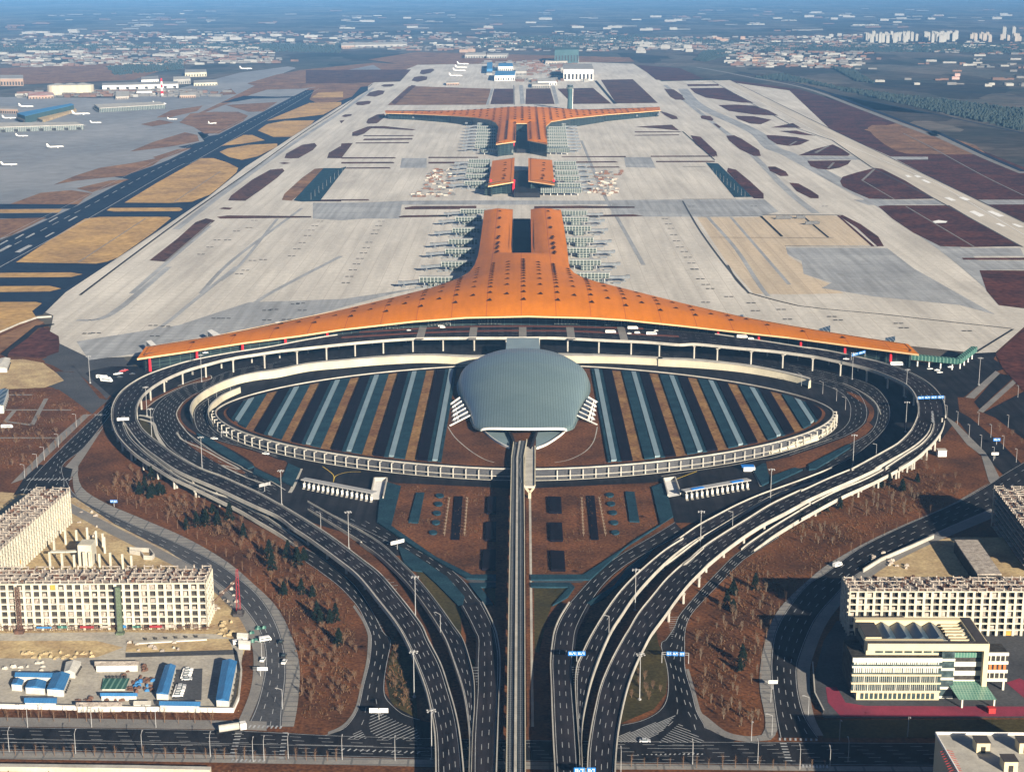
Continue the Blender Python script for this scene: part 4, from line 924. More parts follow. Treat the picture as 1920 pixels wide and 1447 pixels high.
# ================================================================= the oval garden, its wall, and the transport hall
GX, GY, GA, GB, GZ, GE = X0 + .6, 1383, 271, 177, 8.0, 1.72
def sup(t, a, b_, e=GE):
    c, s = math.cos(t), math.sin(t)
    return GX + a * math.copysign(abs(c) ** (2 / e), c), GY + b_ * math.copysign(abs(s) ** (2 / e), s)
ring = [sup(2 * math.pi * i / 160, GA, GB) for i in range(160)]
b = MB(); b.prism(ring, .1, GZ); o = b.build('garden_terrace', M['lawn']); o['kind'] = 'structure'
ang = lambda i, n: 2 * math.pi * i / n
def ringwall(da0, da1, z0, z1, name, m, parent=None, n=160, t0=0, t1=1):
    P = [Vector((*sup(2 * math.pi * (t0 + (t1 - t0) * i / n), GA + da0, GB + da0), 0)) for i in range(n + 1)]
    Q = [Vector((*sup(2 * math.pi * (t0 + (t1 - t0) * i / n), GA + da1, GB + da1), 0)) for i in range(n + 1)]
    b = MB(); wall(b, P, Q, z0, z1); return b.build(name, M[m], parent)
o = ringwall(-7, -1.2, GZ - .2, GZ + .06, 'path', 'asphalt'); o['kind'] = 'structure'
rw = thing('ring_wall', (GX, GY, 0), 'pale colonnaded wall running round the oval garden of stripes', 'wall')
ringwall(-.6, .5, GZ - .8, GZ + .9, 'parapet', 'conc', rw); ringwall(3.4, 3.9, 3.3, 3.8, 'rail', 'conc', rw, t0=.52, t1=.98); ringwall(.1, .6, .1, GZ, 'wall', 'asphalt_g', rw)
ringwall(3.0, 4.2, 0, .5, 'rail', 'conc', rw, t0=.52, t1=.98)
half = [sup(math.pi + math.pi * i / 400, GA + 3.4, GB + 3.4) for i in range(401)]; hin = [sup(math.pi + math.pi * i / 400, GA, GB) for i in range(401)]
both = resample([(*p, *q) for p, q in zip(half, hin)], 70)
for x, y, x2, y2 in both:
    if abs(x - GX) < 20: continue
    b = MB(); b.box((x, y, 0), (.8, .9, GZ)); b.bar((x, y, GZ - .4), (x2, y2, GZ - .4), .6, .6); b.build('column', M['conc'], rw)
def clipband(x0, x1, inset=9, n=14, back=None):
    """part of a north-south band inside the oval (inset metres), as polygon"""
    a, b_ = GA - inset, GB - inset; lo, up = [], []
    for i in range(n + 1):
        x = x0 + (x1 - x0) * i / n; u = abs((x - GX) / a)
        if u >= 1: continue
        h = b_ * (1 - u ** GE) ** (1 / GE); lo.append((x, GY - h)); up.append((x, GY + h))
    return (lo + up[::-1]) if len(lo) > 1 else None
kk = 0
for sx in (-1, 1):
    side = 'left' if sx < 0 else 'right'
    for k in range(6):
        r = 70.5 + 35.2 * k; ordn = ('first', 'second', 'third', 'fourth', 'fifth', 'sixth')[k]
        def bb(a, c, inset=9): return clipband(*sorted((GX + sx * (r + a), GX + sx * (r + c))), inset)
        P = bb(-2.1, 2.1, 12)
        if P:
            b = MB(); b.prism(P, GZ, GZ + 1.6); tag(b.build('skylight_strip', M['glassroof']), 'long grey glazed strip set in the garden, %s to the %s of the dome' % (ordn, side), 'skylight', 'grey glazed strips of the oval garden')
        for a, c, mm, h, nm_, lb in ((-11, -2.4, 'hedge', 1.1, 'hedge', 'broad blue-green hedge on the dome side of the %s glazed strip %s of the dome'), (2.4, 5.8, 'hedge', .9, 'hedge', 'narrow blue-green hedge on the outer side of the %s glazed strip %s of the dome'),
                             (5.8, 14.8, 'hedge_k', 1.4, 'hedge', 'dark purple-black planting band outside the %s glazed strip %s of the dome')):
            if k == 0 and a < -5: a = -5
            P = bb(a, c, 10)
            if P and len(P) > 5:
                if nm_ == 'hedge' and mm == 'hedge' and a < -3 and k > 0:
                    # the hedge steps in half way along
                    P = [(x, y) if not (abs(x - (GX + sx * (r + a))) < .01) else (x, y) for x, y in P]
                b = MB(); b.prism(P, GZ, GZ + h); tag(b.build(nm_, M[mm]), lb % (ordn, side), 'hedge', 'hedge bands of the oval garden')
        P = bb(15.0, 24.0, 9) if k < 6 else None
        if P and len(P) > 5: wsheet('lawn', P, GZ + .1, M['strip_tan'])
# hall on the axis
M['shell'] = mat('dome_cladding', (.19, .255, .25), (.15, .21, .21), scale=.02, rough=.42, metal=.25, spec=.5, fine=.06, fscale=.4, grid=[(0, 2.3, .2), (1, 3.0, .12)], gcol=(.075, .12, .135))
HX = X0 + .3
pf = g(980, 797, 17); pw = g(980, 722, 9); pb = g(980, 653.5, 22)
yf, yw, yb = pf.y, pw.y, g(980, 654, 24).y
dome = thing('transport_hall', (HX, yw, 0), 'great blue-grey domed hall like a turtle shell in the middle of the oval garden', 'domed hall')
NT, NP = 40, 36
def shell_row(t):
    """t 0 front .. 1 back: half width, rim height, crown height, y"""
    y = yf + (yb - yf) * t
    wv = lerp1([(0, 35.5), (.02, 38.8), (.05, 41.3), (.1, 43), (.24, 47.6), (.35, 52), (.46, 56.8), (.58, 60.5), (.66, 61.5), (.74, 60), (.81, 55), (.88, 46), (.94, 34), (1, 15)], t)
    zr = lerp1([(0, 13), (.12, 10.5), (.3, 9), (.6, 9), (.8, 11.5), (.92, 17), (1, 21.5)], t)
    zt = lerp1([(0, 17.5), (.15, 22.5), (.3, 27.5), (.45, 32), (.6, 35), (.75, 35), (.9, 30.5), (1, 23)], t)
    return wv, zr, zt, y
def shell(dz, dw=0):
    b = MB()
    for i in range(NT + 1):
        t = i / NT; wv, zr, zt, y = shell_row(t)
        for j in range(NP + 1):
            ph = math.pi * j / NP; c = math.cos(ph); s = math.sin(ph)
            y2 = y - (11 * (1 - t) ** 5) * (1 - abs(c) ** 2)            # the front lip bows out
            b.v.append((HX - (wv + dw) * c, y2, zr + (zt - zr) * s ** .9 + dz))
    for i in range(NT):
        for j in range(NP):
            n = i * (NP + 1) + j; b.f.append((n, n + 1, n + NP + 2, n + NP + 1))
    return b
shell(0).build('roof', M['shell'], dome, smooth=True)
b = shell(-1.3); b.f = [f[::-1] for f in b.f]; b.build('soffit', M['conc'], dome, smooth=True)
S0 = shell(0).v; b = MB()
rim = [Vector(S0[j]) for j in range(NP + 1)]
wall(b, [p + Vector((0, -.8, 0)) for p in rim], [p + Vector((0, .4, .0)) for p in rim], -1.6, .25); b.build('front_arch', M['white'], dome)
b = MB()
for sd_ in (0, NP):
    L = [Vector(S0[i * (NP + 1) + sd_]) for i in range(NT + 1)]; e = -1 if sd_ == 0 else 1
    wall(b, [p + Vector((e * .9, 0, 0)) for p in L], [p - Vector((e * .3, 0, 0)) for p in L], -1.2, .3)
b.build('rim', M['shell'], dome)
# glass walls under the rim
b = MB()
L = [Vector(S0[i * (NP + 1)]) for i in range(2, NT + 1)] + [Vector(S0[i * (NP + 1) + NP]) for i in range(NT, 1, -1)]
L = [Vector((HX + (p.x - HX) * .93, p.y + .0, p.z)) for p in L]
for a, q in zip(L, L[1:]): b.quad((a.x, a.y, GZ - 3), (q.x, q.y, GZ - 3), (q.x, q.y, q.z - .8), (a.x, a.y, a.z - .8))
a, q = L[-1], L[0]; b.quad((a.x, a.y + 6, 0), (q.x, q.y + 6, 0), (q.x, q.y + 6, q.z - .8), (a.x, a.y + 6, a.z - .8)); b.build('glass_wall', M['tglass'], dome)
# side fins: white raking ribs with scalloped web on each flank
for q, sx in (((862, 745, 844, 758, 881, 778.5, 843, 798), -1), ((1103, 744, 1122, 755, 1082, 778.5, 1119.5, 796), 1)):
    a0, a1 = g(q[0], q[1], 13), g(q[2], q[3], GZ + .3); b0, b1 = g(q[4], q[5], 13), g(q[6], q[7], GZ + .3)
    for t in (0, .2, .4, .6, .8, 1):
        b = MB(); b.bar(a0.lerp(b0, t), a1.lerp(b1, t) if t in (0, 1) else a0.lerp(b0, t).lerp(a1.lerp(b1, t), .8), 1.0 if t in (0, 1) else .35, 1.0); b.build('buttress', M['white'], dome)
    b = MB(); f = lambda t, u: a0.lerp(b0, t).lerp(a1.lerp(b1, t), u) - Vector((0, 0, .5))
    for k in range(5):
        ta, tb = k / 5, (k + 1) / 5; m_ = (ta + tb) / 2; b.quad(f(ta, .5), f(tb, .5), f(tb, .62), f(ta, .62)); b.tri(f(ta, .62), f(m_, .70), f(ta, .9)); b.tri(f(tb, .62), f(m_, .70), f(tb, .9))
    b.build('buttress_web', M['white'], dome); b = MB(); b.quad(f(0, .02), f(1, .02), f(1, .42), f(0, .42)); b.build('flank_glass', M['tdark'], dome)
# sunken bowl under the front lip
b = MB(); bowl = [g(x, y, GZ + .3) for x, y in T('e 770 885 800 925 850 970 900 1002 948 1022 948 890')]
b.prism(bowl, GZ, GZ + .25); bowl2 = [g(x, y, GZ + .3) for x, y in T('e 1285 885 1250 935 1200 975 1150 1005 1095 1025 1095 890')]; b.prism(bowl2, GZ, GZ + .25)
b.build('forecourt', M['glassroof'], dome)
b = MB()
for s in ('e 765 885 800 928 850 973 900 1005 945 1025', 'e 1290 885 1252 938 1200 978 1150 1008 1098 1028'):
    A_ = [g(x, y, GZ) for x, y in cr(T(s), 5)]; wall(b, A_, [p + Vector((0, 1.6, 0)) for p in A_], 0, 1.8)
b.build('curved_kerb', M['white'], dome)
b = MB()
for s in ('e 925 895 985 1025 995 1025 945 895', 'e 1105 895 1060 1015 1068 1020 1112 898'): b.prism([g(x, y, GZ + 3) for x, y in T(s)], GZ, GZ + 3)
b.build('track_wall', M['dark'], dome)
o = MB(); o.prism([g(x, y, 20) for x, y in T('e 930 400 1112 400 1118 470 925 470')], 6, 20); r_ = o.build('link_roof', M['glassroof'], dome)
for s in ('e 600 900 640 960 720 1030 800 1080 860 1100', 'e 1440 900 1420 980 1370 1040 1280 1085 1200 1100'): line(s, .8, GZ + .12, 'conc', 'path')
# ---------------------------------------------------------------- the people-mover line
M['railbed'] = mat('rail_slab', (.17, .18, .19), (.12, .13, .14), scale=.1, fine=.15, grid=[(1, 2.4, .3)], gcol=(.09, .095, .10))
rv = thing('railway_viaduct', (X0, 1000, 0), 'straight twin-track elevated rail line running into the domed hall', 'railway viaduct')
ZR = 11.0
def railline(xa, ya, xb, yb_, z=ZR): return [g(xa, ya, z), g(xb, yb_, z)]
L_ = [g(948.5, 1500, ZR), g(956, 1000, ZR), g(959, 858, ZR), g(963, 830, ZR)]; Rr = [g(985.5, 1500, ZR), g(983.5, 1000, ZR), g(982, 858, ZR), g(988, 825, ZR)]
b = MB(); strip(b, L_, Rr); V_ = lambda p, d: (p.x, p.y, p.z - d)
for i in range(3):
    b.quad(V_(L_[i], 2.4), V_(L_[i + 1], 2.4), tuple(L_[i + 1]), tuple(L_[i])); b.quad(V_(Rr[i + 1], 2.4), V_(Rr[i], 2.4), tuple(Rr[i]), tuple(Rr[i + 1])); b.quad(V_(L_[i], 2.4), V_(L_[i + 1], 2.4), V_(Rr[i + 1], 2.4), V_(Rr[i], 2.4))
b.build('deck', M['railbed'], rv)
for f0, f1, z0, z1, nm_, mm in ((-.02, .03, -1.6, 1.2, 'parapet', 'cream'), (.97, 1.02, -1.6, 1.2, 'parapet', 'cream'), (.13, .17, .05, .35, 'rail', 'galv'), (.27, .31, .05, .35, 'rail', 'galv'), (.69, .73, .05, .35, 'rail', 'galv'), (.83, .87, .05, .35, 'rail', 'galv'),
                                (.40, .56, .02, .7, 'walkway', 'conc'), (.36, .38, .05, .9, 'cable_tray', 'dark'), (.58, .60, .05, .9, 'cable_tray', 'hedge'), (.62, .64, .05, .5, 'power_rail', 'galv')):
    b = MB(); wall(b, mid(L_, Rr, f0), mid(L_, Rr, f1), z0, z1); b.build(nm_, M[mm], rv)
y = 640
while y < 1230:
    b = MB(); i = 0; xx = X0 - 5.5 + (y - 640) * .003
    p = g(967, 1447, 0); cx = g(968, 1200, 0).x
    b.box((cx, y, 0), (5, 2.4, ZR - 3.6)); b.box((cx, y, ZR - 3.6), (9.5, 2.6, 1.3)); b.build('pier', M['conc'], rv); y += 26
b = MB()      # crossover near the hall
for s in ((g(966, 905, ZR), g(978, 860, ZR)), (g(978, 905, ZR), g(966, 860, ZR)), (g(970, 960, ZR), g(975, 915, ZR))): b.bar(s[0] + Vector((0, 0, .4)), s[1] + Vector((0, 0, .4)), .5)
b.build('crossover', M['galv'], rv)
# wide pale ramp stub that ends on a forked pier right of the tracks
st = thing('ramp_stub', (X0 + 8, g(0, 880, GZ).y, 0), 'pale concrete ramp that stops in mid-air on a forked pier right of the rail line', 'ramp')
P = [g(x, y, 10) for x, y in T('e 1035 1012 1090 1012 c 880 148 832 148')]; b = MB(); b.prism(P, 8.4, 10, True); b.build('deck', M['conc'], st)
b = MB(); b.bar(P[0] + Vector((0, 0, .5)), P[3] + Vector((0, 0, .5)), .8, 1); b.bar(P[1] + Vector((0, 0, .5)), P[2] + Vector((0, 0, .5)), .8, 1); b.build('parapet', M['cream'], st)
q = P[2].lerp(P[3], .5); b = MB(); b.box((q.x, q.y + 1, 0), (2.2, 2.2, 5)); b.bar((q.x, q.y + 1, 4.6), (P[2].x - 1, q.y + 1, 8.3), 1.6); b.bar((q.x, q.y + 1, 4.6), (P[3].x + 1, q.y + 1, 8.3), 1.6); b.build('pier', M['cream'], st)
# ---------------------------------------------------------------- retaining walls of the ring road
def rwall(label, s_out, s_in, h, top=1.0):
    A, B = edges(s_out, s_in, [(0, 0), (1, 0)], 80)
    # s_out: line of the wall head on the high side, s_in: foot of the wall on the garden side
    r = thing('retaining_wall', (A[40].x, A[40].y, 0), label, 'retaining wall'); b = MB()
    for i in range(79):
        a0, a1, b0, b1 = B[i], B[i + 1], B[i].lerp(A[i], .25), B[i + 1].lerp(A[i + 1], .25)
        u = lambda p, z: (p.x, p.y, z)
        b.quad(u(a0, 0), u(a1, 0), u(b1, h), u(b0, h)); c0, c1 = B[i].lerp(A[i], .45), B[i + 1].lerp(A[i + 1], .45)
        b.quad(u(b0, h), u(b1, h), u(c1, h), u(c0, h)); b.quad(u(c1, 0), u(c0, 0), u(c0, h), u(c1, h))
    b.build('wall', M['cream'], r); b = MB(); wall(b, mid(B, A, .2), mid(B, A, .5), h, h + .5); b.build('coping', M['conc'], r); return r
rwall('long cream retaining wall curving round the back and left end of the oval garden', 'A1 960 940 905 850 940 760 1040 660 1180 570 1350 490 1500 440 1700 390 1920 355 A6 600 285 1000 245 1400 205 1920 180 e 760 515 860 505',
      'A1 985 940 968 850 1000 740 1100 650 1250 570 1400 510 1530 470 1720 435 1920 412 A6 600 340 1000 302 1400 268 1920 245 e 740 555 830 550', 6.5)
rwall('long cream retaining wall behind the right half of the oval garden', 'e 1220 495 1500 510 1800 525 B5 200 215 600 225 1000 270 1300 310 1600 375 1800 420 1920 450 B4 240 478',
      'e 1220 545 1500 545 1800 558 B5 200 280 600 302 1000 335 1300 375 1600 430 1800 480 1920 520 B4 210 535', 6.0)
rwall('short curved pale wall inside the ring road at the left end of the oval', 'A1 1180 985 1130 900 1125 800 1200 710 1320 630 1500 565', 'A1 1200 975 1160 900 1170 820 1230 740 1340 660 1510 580', 5)
rwall('white wall with dark doorways along the lower right of the ring road', 'B3 1212 140 1500 80 1800 -10 B4 300 1030 430 1000 510 890', 'B3 1212 190 1500 115 1780 30 B4 200 1125 430 1040 520 900', 4.5)
# ================================================================= gardens south of the ring
sheet('lawn', 'A1 1065 580 940 650 850 740 830 850 870 930 960 1000 1050 1060 1250 1120 1500 1190 1800 1280 1920 1325 A2 1060 150 1060 220 1000 330 850 280 700 200 A1 1640 1360 1450 1240 1250 1140 1050 1070 900 990 800 880 790 780 860 680 980 590', .3, M['lawn'], 3)
hg = 0
def hedge(s, h=1.2, m='hedge', label='', smooth=0, name='hedge', cat='hedge', group=None, z=0.3):
    p = T(s); p = cr(p, smooth, True) if smooth else p
    b = MB(); b.prism([g(x, y, h) for x, y in p], z, h + z); return tag(b.build(name, M[m]), label, cat, group)
hedge('A1 1010 1030 1180 1100 1400 1230 1660 1405 1590 1430 1400 1330 1180 1190 1050 1110', label='long tapering blue-green hedge below the left end of the oval, along the wide road')
hedge('A2 700 225 960 345 1000 400 860 350 690 280', label='short blue-green hedge wedge left of the square pool-like hedge')
hedge('A2 1085 170 1220 232 1130 425 1005 360', label='square blue-green hedge block at the left end of the toll plaza')
hedge('B4 215 1385 400 1290 600 1190 680 1150 690 1190 500 1310 300 1430 220 1440', label='long blue-green hedge below the right end of the oval'); hedge('B3 1230 440 1500 340 1590 360 1240 520', label='blue-green hedge strip above the right ramp by the toll plaza')
hedge('B3 1030 360 1150 290 1180 300 1210 430 1210 500 1130 540', label='dark blue-green hedge block at the right end of the toll plaza')
hedge('B4 380 560 480 640 500 760 470 720 420 640 330 560', .8, label='thin hedge inside the right end of the oval') if False else None
sheet('lawn', 'B4 640 560 800 620 900 700 950 760 945 850 890 920 870 890 900 800 860 720 760 650', .3, M['lawn'], 3)
sheet('lawn', 'B3 1180 270 1300 250 1440 215 B4 60 1275 300 1200 600 1090 760 1010 880 900 945 955 860 1050 600 1190 400 1290 220 1390 B3 1640 325 1560 345 1240 430 1200 400', .3, M['lawn'])
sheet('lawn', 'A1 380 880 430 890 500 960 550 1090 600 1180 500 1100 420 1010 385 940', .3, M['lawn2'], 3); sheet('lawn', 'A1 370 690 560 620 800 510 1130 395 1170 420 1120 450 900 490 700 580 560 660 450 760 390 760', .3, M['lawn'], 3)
sheet('lawn', 'A1 880 1110 1080 1190 1300 1310 1480 1420 1560 1470 1500 1480 1250 1370 1000 1220', .3, M['lawn'], 3)
line('A1 360 830 440 840 510 860', 4, .5, 'conc', 'path'); line('A1 370 870 460 895 530 930 570 1060 660 1200', 3, .5, 'conc', 'kerb')
line('A1 790 1020 860 1110 1080 1210 1300 1330 1500 1440 A2 330 190 640 340 900 420', 1.6, .6, 'conc', 'kerb')
for s in ('A1 860 680 790 790 800 870 860 960 950 1060 1250 1270 1500 1400 A2 600 240 850 350 1050 470', 'A1 450 740 560 660 700 580 900 490 1130 430 1180 410 1130 385 800 500'): line(s, .9, .5, 'conc', 'kerb')
line('B4 1030 820 980 700 870 600 700 510 600 470', .9, .5, 'conc', 'kerb'); line('B4 1030 1000 940 1100 700 1310 430 1440 B3 1300 640 B3 900 800', .9, .5, 'conc', 'kerb') if False else None
line('A2 1225 230 1140 430 1100 500', 3, .5, 'conc', 'path'); line('A2 1470 205 1590 300 1590 380', .6, .5, 'yellow', 'road_marking'); line('A2 1590 380 1620 310 1750 270 1900 265', .6, .5, 'yellow', 'road_marking')
line('B3 160 470 400 380', .8, .5, 'yellow', 'road_marking'); line('B3 0 435 400 370 800 310 1080 250 1300 215 1920 10', .7, .5, 'conc', 'kerb'); line('B3 1030 360 1120 550', 1.5, .6, 'conc', 'kerb'); line('B3 170 490 200 600', 1, .6, 'conc', 'kerb')
sheet('lawn', 'c 272 150 480 162 700 166 703 548 590 546 430 468 226 328', .34, M['lawn']); sheet('lawn', 'c 862 172 960 170 1250 160 1410 155 1448 322 1280 430 1100 548 862 548', .34, M['lawn'])
sheet('lawn', 'c 838 190 872 190 880 1240 842 1240', .36, M['lawn'])
hedge('c 208 130 270 148 226 328 430 470 590 550 703 550 703 574 570 566 340 430 163 312 172 220', 1.1, label='broad blue-green hedge framing the left brown garden on its left and lower sides')
hedge('c 1410 152 1470 130 1508 285 1320 400 1130 572 862 574 862 550 1100 550 1280 432 1450 324', 1.1, label='broad blue-green hedge framing the right brown garden on its right and lower sides')
hedge('c 575 587 700 587 700 606 632 606 690 680 625 685 545 690 500 690 465 640 330 530 280 470 300 470 430 560 545 660 600 660', 1.0, label='crooked blue-green hedge below the left garden near the ramps') if False else None
hedge('c 578 588 702 588 702 606 632 607 690 685 650 685 600 620', 1.0, label='crooked blue-green hedge below the left brown garden by the black gap')
hedge('c 862 586 1040 588 1060 606 1030 650 960 690 1035 607 862 606', 1.0, label='blue-green hedge below the right brown garden by the service path')
hedge('c 258 420 300 440 480 560 560 650 550 690 530 690 430 590 370 535 325 530 285 500', 1.0, label='dark hedge between the two left ground ramps')
hedge('c 1240 600 1300 520 1420 430 1350 520 1190 660 1130 690 1115 680', .9, label='blue-green hedge beside the right ground ramp')
for i, (s, lb) in enumerate((('c 665 195 703 195 703 268 662 268', 'left garden, top'), ('c 658 310 703 312 702 392 655 390', 'left garden, middle'), ('c 645 435 702 437 700 523 640 523', 'left garden, bottom'),
             ('c 940 195 998 197 1002 266 945 265', 'right garden, top'), ('c 945 313 1003 314 1008 393 950 393', 'right garden, middle'), ('c 950 440 1013 443 1018 527 954 527', 'right garden, bottom'))):
    hedge(s, 1.8, 'hedge_k', 'square dark clipped hedge block near the rail line, %s' % lb, group='square hedge blocks beside the rail line')
    P = T(s); line('n ' + ' '.join('%f %f' % (x, y + 1) for x, y in (P[3], P[2])), 1.2, .5, 'conc', 'kerb', 1)
for s, lb in (('c 512 195 552 195 537 392 497 392', 'left'), ('c 1112 192 1150 192 1170 392 1132 392', 'right')): hedge(s, .5, 'hedge_k', 'long dark purple flower bed in the middle of the %s brown garden' % lb, group='dark flower beds', name='flower_bed', cat='flower bed')
for s, lb in (('c 340 178 378 178 350 315 305 312', 'left'), ('c 1290 172 1332 175 1355 310 1310 308', 'right')): hedge(s, 1, 'hedge', 'slanting blue-green hedge block in the outer part of the %s brown garden' % lb, group='slanting hedge blocks')
for sd_, L in (('left', ((447, 190), (441, 228), (435, 269), (430, 312), (417, 357))), ('right', ((1220, 187), (1226, 227), (1234, 267), (1240, 312), (1245, 357)))):
    for i, (x, y) in enumerate(L):
        hedge('c ' + ' '.join('%f %f' % (x + 19 * math.cos(a / 10 * 6.283), y + 9 * math.sin(a / 10 * 6.283)) for a in range(10)), 1.2, 'hedge', 'round dark shrub bed, %s from the top in the column of the %s brown garden' % (('first', 'second', 'third', 'fourth', 'fifth')[i], sd_), group='round shrub beds', name='shrub_bed', cat='shrub bed')
# ---------------------------------------------------------------- small plants in rows
M['bark'] = mat('winter_twigs', (.19, .12, .075), (.10, .065, .043), scale=.6); M['bark2'] = mat('pale_trunk', (.22, .17, .12), (.12, .09, .07), scale=.6)
M['conif'] = mat('conifer_green', (.008, .013, .008), (.004, .008, .006), scale=.6, fine=.4)
def sapling():
    b = MB(); b.cyl((0, 0, 0), (0, 0, 2.4), .22, .12, 5); r = rnd
    for i in range(10):
        a = i * 2.4; b.bar((0, 0, 1 + i * .12), (math.cos(a) * .9, math.sin(a) * .9, 2 + i * .12), .14)
    o = b.build('sapling', M['bark2']); return tag(o, 'small pale sapling in a row of the brown garden', 'sapling', 'rows of saplings in the brown gardens')
sp = sapling(); n = 0
for xt, xb_ in ((490, 468), (572, 560), (1092, 1100), (1172, 1200)):
    for i in range(12):
        y = 215 + i * 14.5; p = g(640 + (xt + (xb_ - xt) * i / 11) / 2.4234, 850 + y / 2.4234, .3)
        if n == 0: sp.location = p
        else: c = sp.copy(); COL.objects.link(c); c.location = p
        n += 1
        (sp if n == 1 else c)['label'] = 'small pale sapling in a row beside the dark flower bed of the %s brown garden' % ('left' if xt < 900 else 'right')
# ---------------------------------------------------------------- trees
def bare_tree(seed, h=8, spread=2.6, m='bark', tall=False):
    r = random.Random(seed); root = thing('bare_tree', (0, 0, 0), 'x', 'tree')
    b = MB(); b.cyl((0, 0, 0), (.1, 0, h * .75), .26, .08, 6, False)
    for i in range(4 if tall else 5):
        a = r.uniform(0, 6.28); z = h * r.uniform(.2, .45); b.cyl((0, 0, z), (math.cos(a) * spread * .5, math.sin(a) * spread * .5, z + h * .3), .13, .05, 4, False)
    b.build('trunk', M[m], root, world=False)
    b = MB()
    for i in range(90):
        a = r.uniform(0, 6.28); z = h * r.uniform(.28, .85); u = r.uniform(.2, 1); sp_ = spread * (.7 if tall else 1) * (1 - .4 * abs(z / h - .5))
        p = Vector((math.cos(a) * u * sp_ * .5, math.sin(a) * u * sp_ * .5, z)); q = p + Vector((math.cos(a + r.uniform(-.6, .6)) * sp_ * .55, math.sin(a + r.uniform(-.6, .6)) * sp_ * .55, h * r.uniform(.10, .26)))
        wv = Vector((-math.sin(a), math.cos(a), .3)) * .085; b.tri(p - wv, p + wv, q); b.tri(p + Vector((0, 0, .09)), p - Vector((0, 0, .09)), q)
    b.build('crown', M[m], root, world=False); return reg(root)
def conifer(seed, h=8, rad=2.4):
    r = random.Random(seed); root = thing('conifer', (0, 0, 0), 'x', 'tree'); b = MB(); b.cyl((0, 0, 0), (0, 0, h * .5), .3, .15, 6, False); b.build('trunk', M['bark'], root, world=False); b = MB()
    for i in range(240):
        t = r.random() ** .8; z = .5 + (h - .5) * t; rr = rad * (1 - t) ** .75 * r.uniform(.45, 1.08) + .12; a = r.uniform(0, 6.28)
        c = Vector((math.cos(a) * rr, math.sin(a) * rr, z)); s = r.uniform(.35, .75)
        u = Vector((r.uniform(-1, 1), r.uniform(-1, 1), r.uniform(-.4, .4))) * s; v = Vector((math.cos(a), math.sin(a), -.9)) * s; b.quad(c - u - v, c + u - v, c + u * .4 + v, c - u * .4 + v)
    b.build('crown', M['conif'], root, world=False); return reg(root)
BT = [bare_tree(1, 8), bare_tree(2, 7, 3.2), bare_tree(3, 8, 2.6, 'bark2', True), bare_tree(4, 6.5, 3.0), bare_tree(5, 9, 2.6, 'bark2', True)]
CF = [conifer(6, 9, 2.6), conifer(7, 7.5, 2.4), conifer(8, 11, 2.9)]
used = set()
def place(protos, p, label, group, lo=.5, hi=.85):
    k = rnd.randrange(len(protos)); pr = protos[k]; sc = rnd.uniform(lo, hi); rz = rnd.uniform(0, 6.28)
    if pr.name not in used:
        used.add(pr.name); pr.location = p; pr.rotation_euler = (0, 0, rz); pr.scale = (sc,) * 3; pr['label'] = label; pr['group'] = group
    else: dup(pr, p, rz, label, group, sc)
def scatter(s, n, protos, label, group, dmin=5, **k):
    P = [g(x, y, 0) for x, y in T(s)]; Q = [(p.x, p.y) for p in P]; xs = [p[0] for p in Q]; ys = [p[1] for p in Q]; got = []; t = 0
    while len(got) < n and t < n * 60:
        t += 1; x, y = rnd.uniform(min(xs), max(xs)), rnd.uniform(min(ys), max(ys))
        if inside(Q, x, y) and all((x - a) ** 2 + (y - b_) ** 2 > dmin ** 2 for a, b_ in got): got.append((x, y)); place(protos, (x, y, .1), label, group, **k)
BL = [BT[0], BT[1], BT[3], BT[0]]
GBT = 'bare trees on the brown lawns left of the viaducts'
scatter('A3 60 380 350 360 450 420 560 650 400 800 200 700 40 560', 16, BL, 'bare winter tree beside the far end of the outermost left ramp', GBT)
scatter('A3 640 760 800 640 1040 700 1180 800 1240 1000 1000 900 700 940', 20, BL, 'bare winter tree on the lawn by the dark conifers under the left ramp', GBT)
scatter('A3 1260 1000 1500 950 1900 1130 1920 1400 1650 1420 1400 1200 1240 1080', 22, BL, 'bare winter tree on the lawn between the left ramp and the curved road', GBT)
scatter('a 1170 420 1370 430 1400 540 1551 640 1551 800 1400 800 1300 640 1180 520', 26, BL, 'bare winter tree where the lawn widens left of the slip road', GBT)
scatter('a 1330 820 1551 830 1620 900 1660 1050 1600 1130 1520 1210 1370 1210 1370 1000', 34, BL, 'bare winter tree on the lowest left lawn above the cross street', GBT)
scatter('A5 560 60 640 100 760 600 800 760 700 740 560 600 540 400', 7, BL, 'bare winter tree in the small shaded lawn between left slip road and viaduct', GBT)
GBR = 'bare trees on the brown lawns right of the viaducts'; TR = [BT[2], BT[4], BT[0], BT[2]]
scatter('B6 400 800 900 560 1180 560 1400 640 1300 760 1200 880 800 900 520 860', 34, TR, 'pale stemmed bare tree on the lawn under the far right ramp', GBR)
scatter('B6 0 1000 300 960 500 1060 450 1200 200 1280 0 1240', 16, TR, 'pale stemmed bare tree by the middle of the outermost right ramp', GBR)
scatter('B6 1300 200 1700 330 1900 600 1500 600 1280 440', 14, [BT[0], BT[3]], 'small bare tree beside the curved footpath under the right loop', GBR)
scatter('b 180 580 400 560 440 660 380 790 350 930 340 1050 100 1150 40 960 30 840 60 700', 50, TR, 'pale stemmed bare tree on the lower right lawn left of the curved road', GBR)
scatter('b 100 1060 330 1080 350 1220 240 1250 120 1180', 12, TR, 'bare tree at the foot of the lower right lawn', GBR)
scatter('B2 1150 200 1400 250 1440 600 1250 780 1050 800 1100 500', 8, [BT[0]], 'bare tree in the small dark lawn right of the viaducts', GBR)
scatter('d 0 700 200 690 380 760 420 900 200 1130 0 1150', 26, BL, 'bare tree on the far left brown plots beside the diagonal road', 'bare trees on the far left plots')
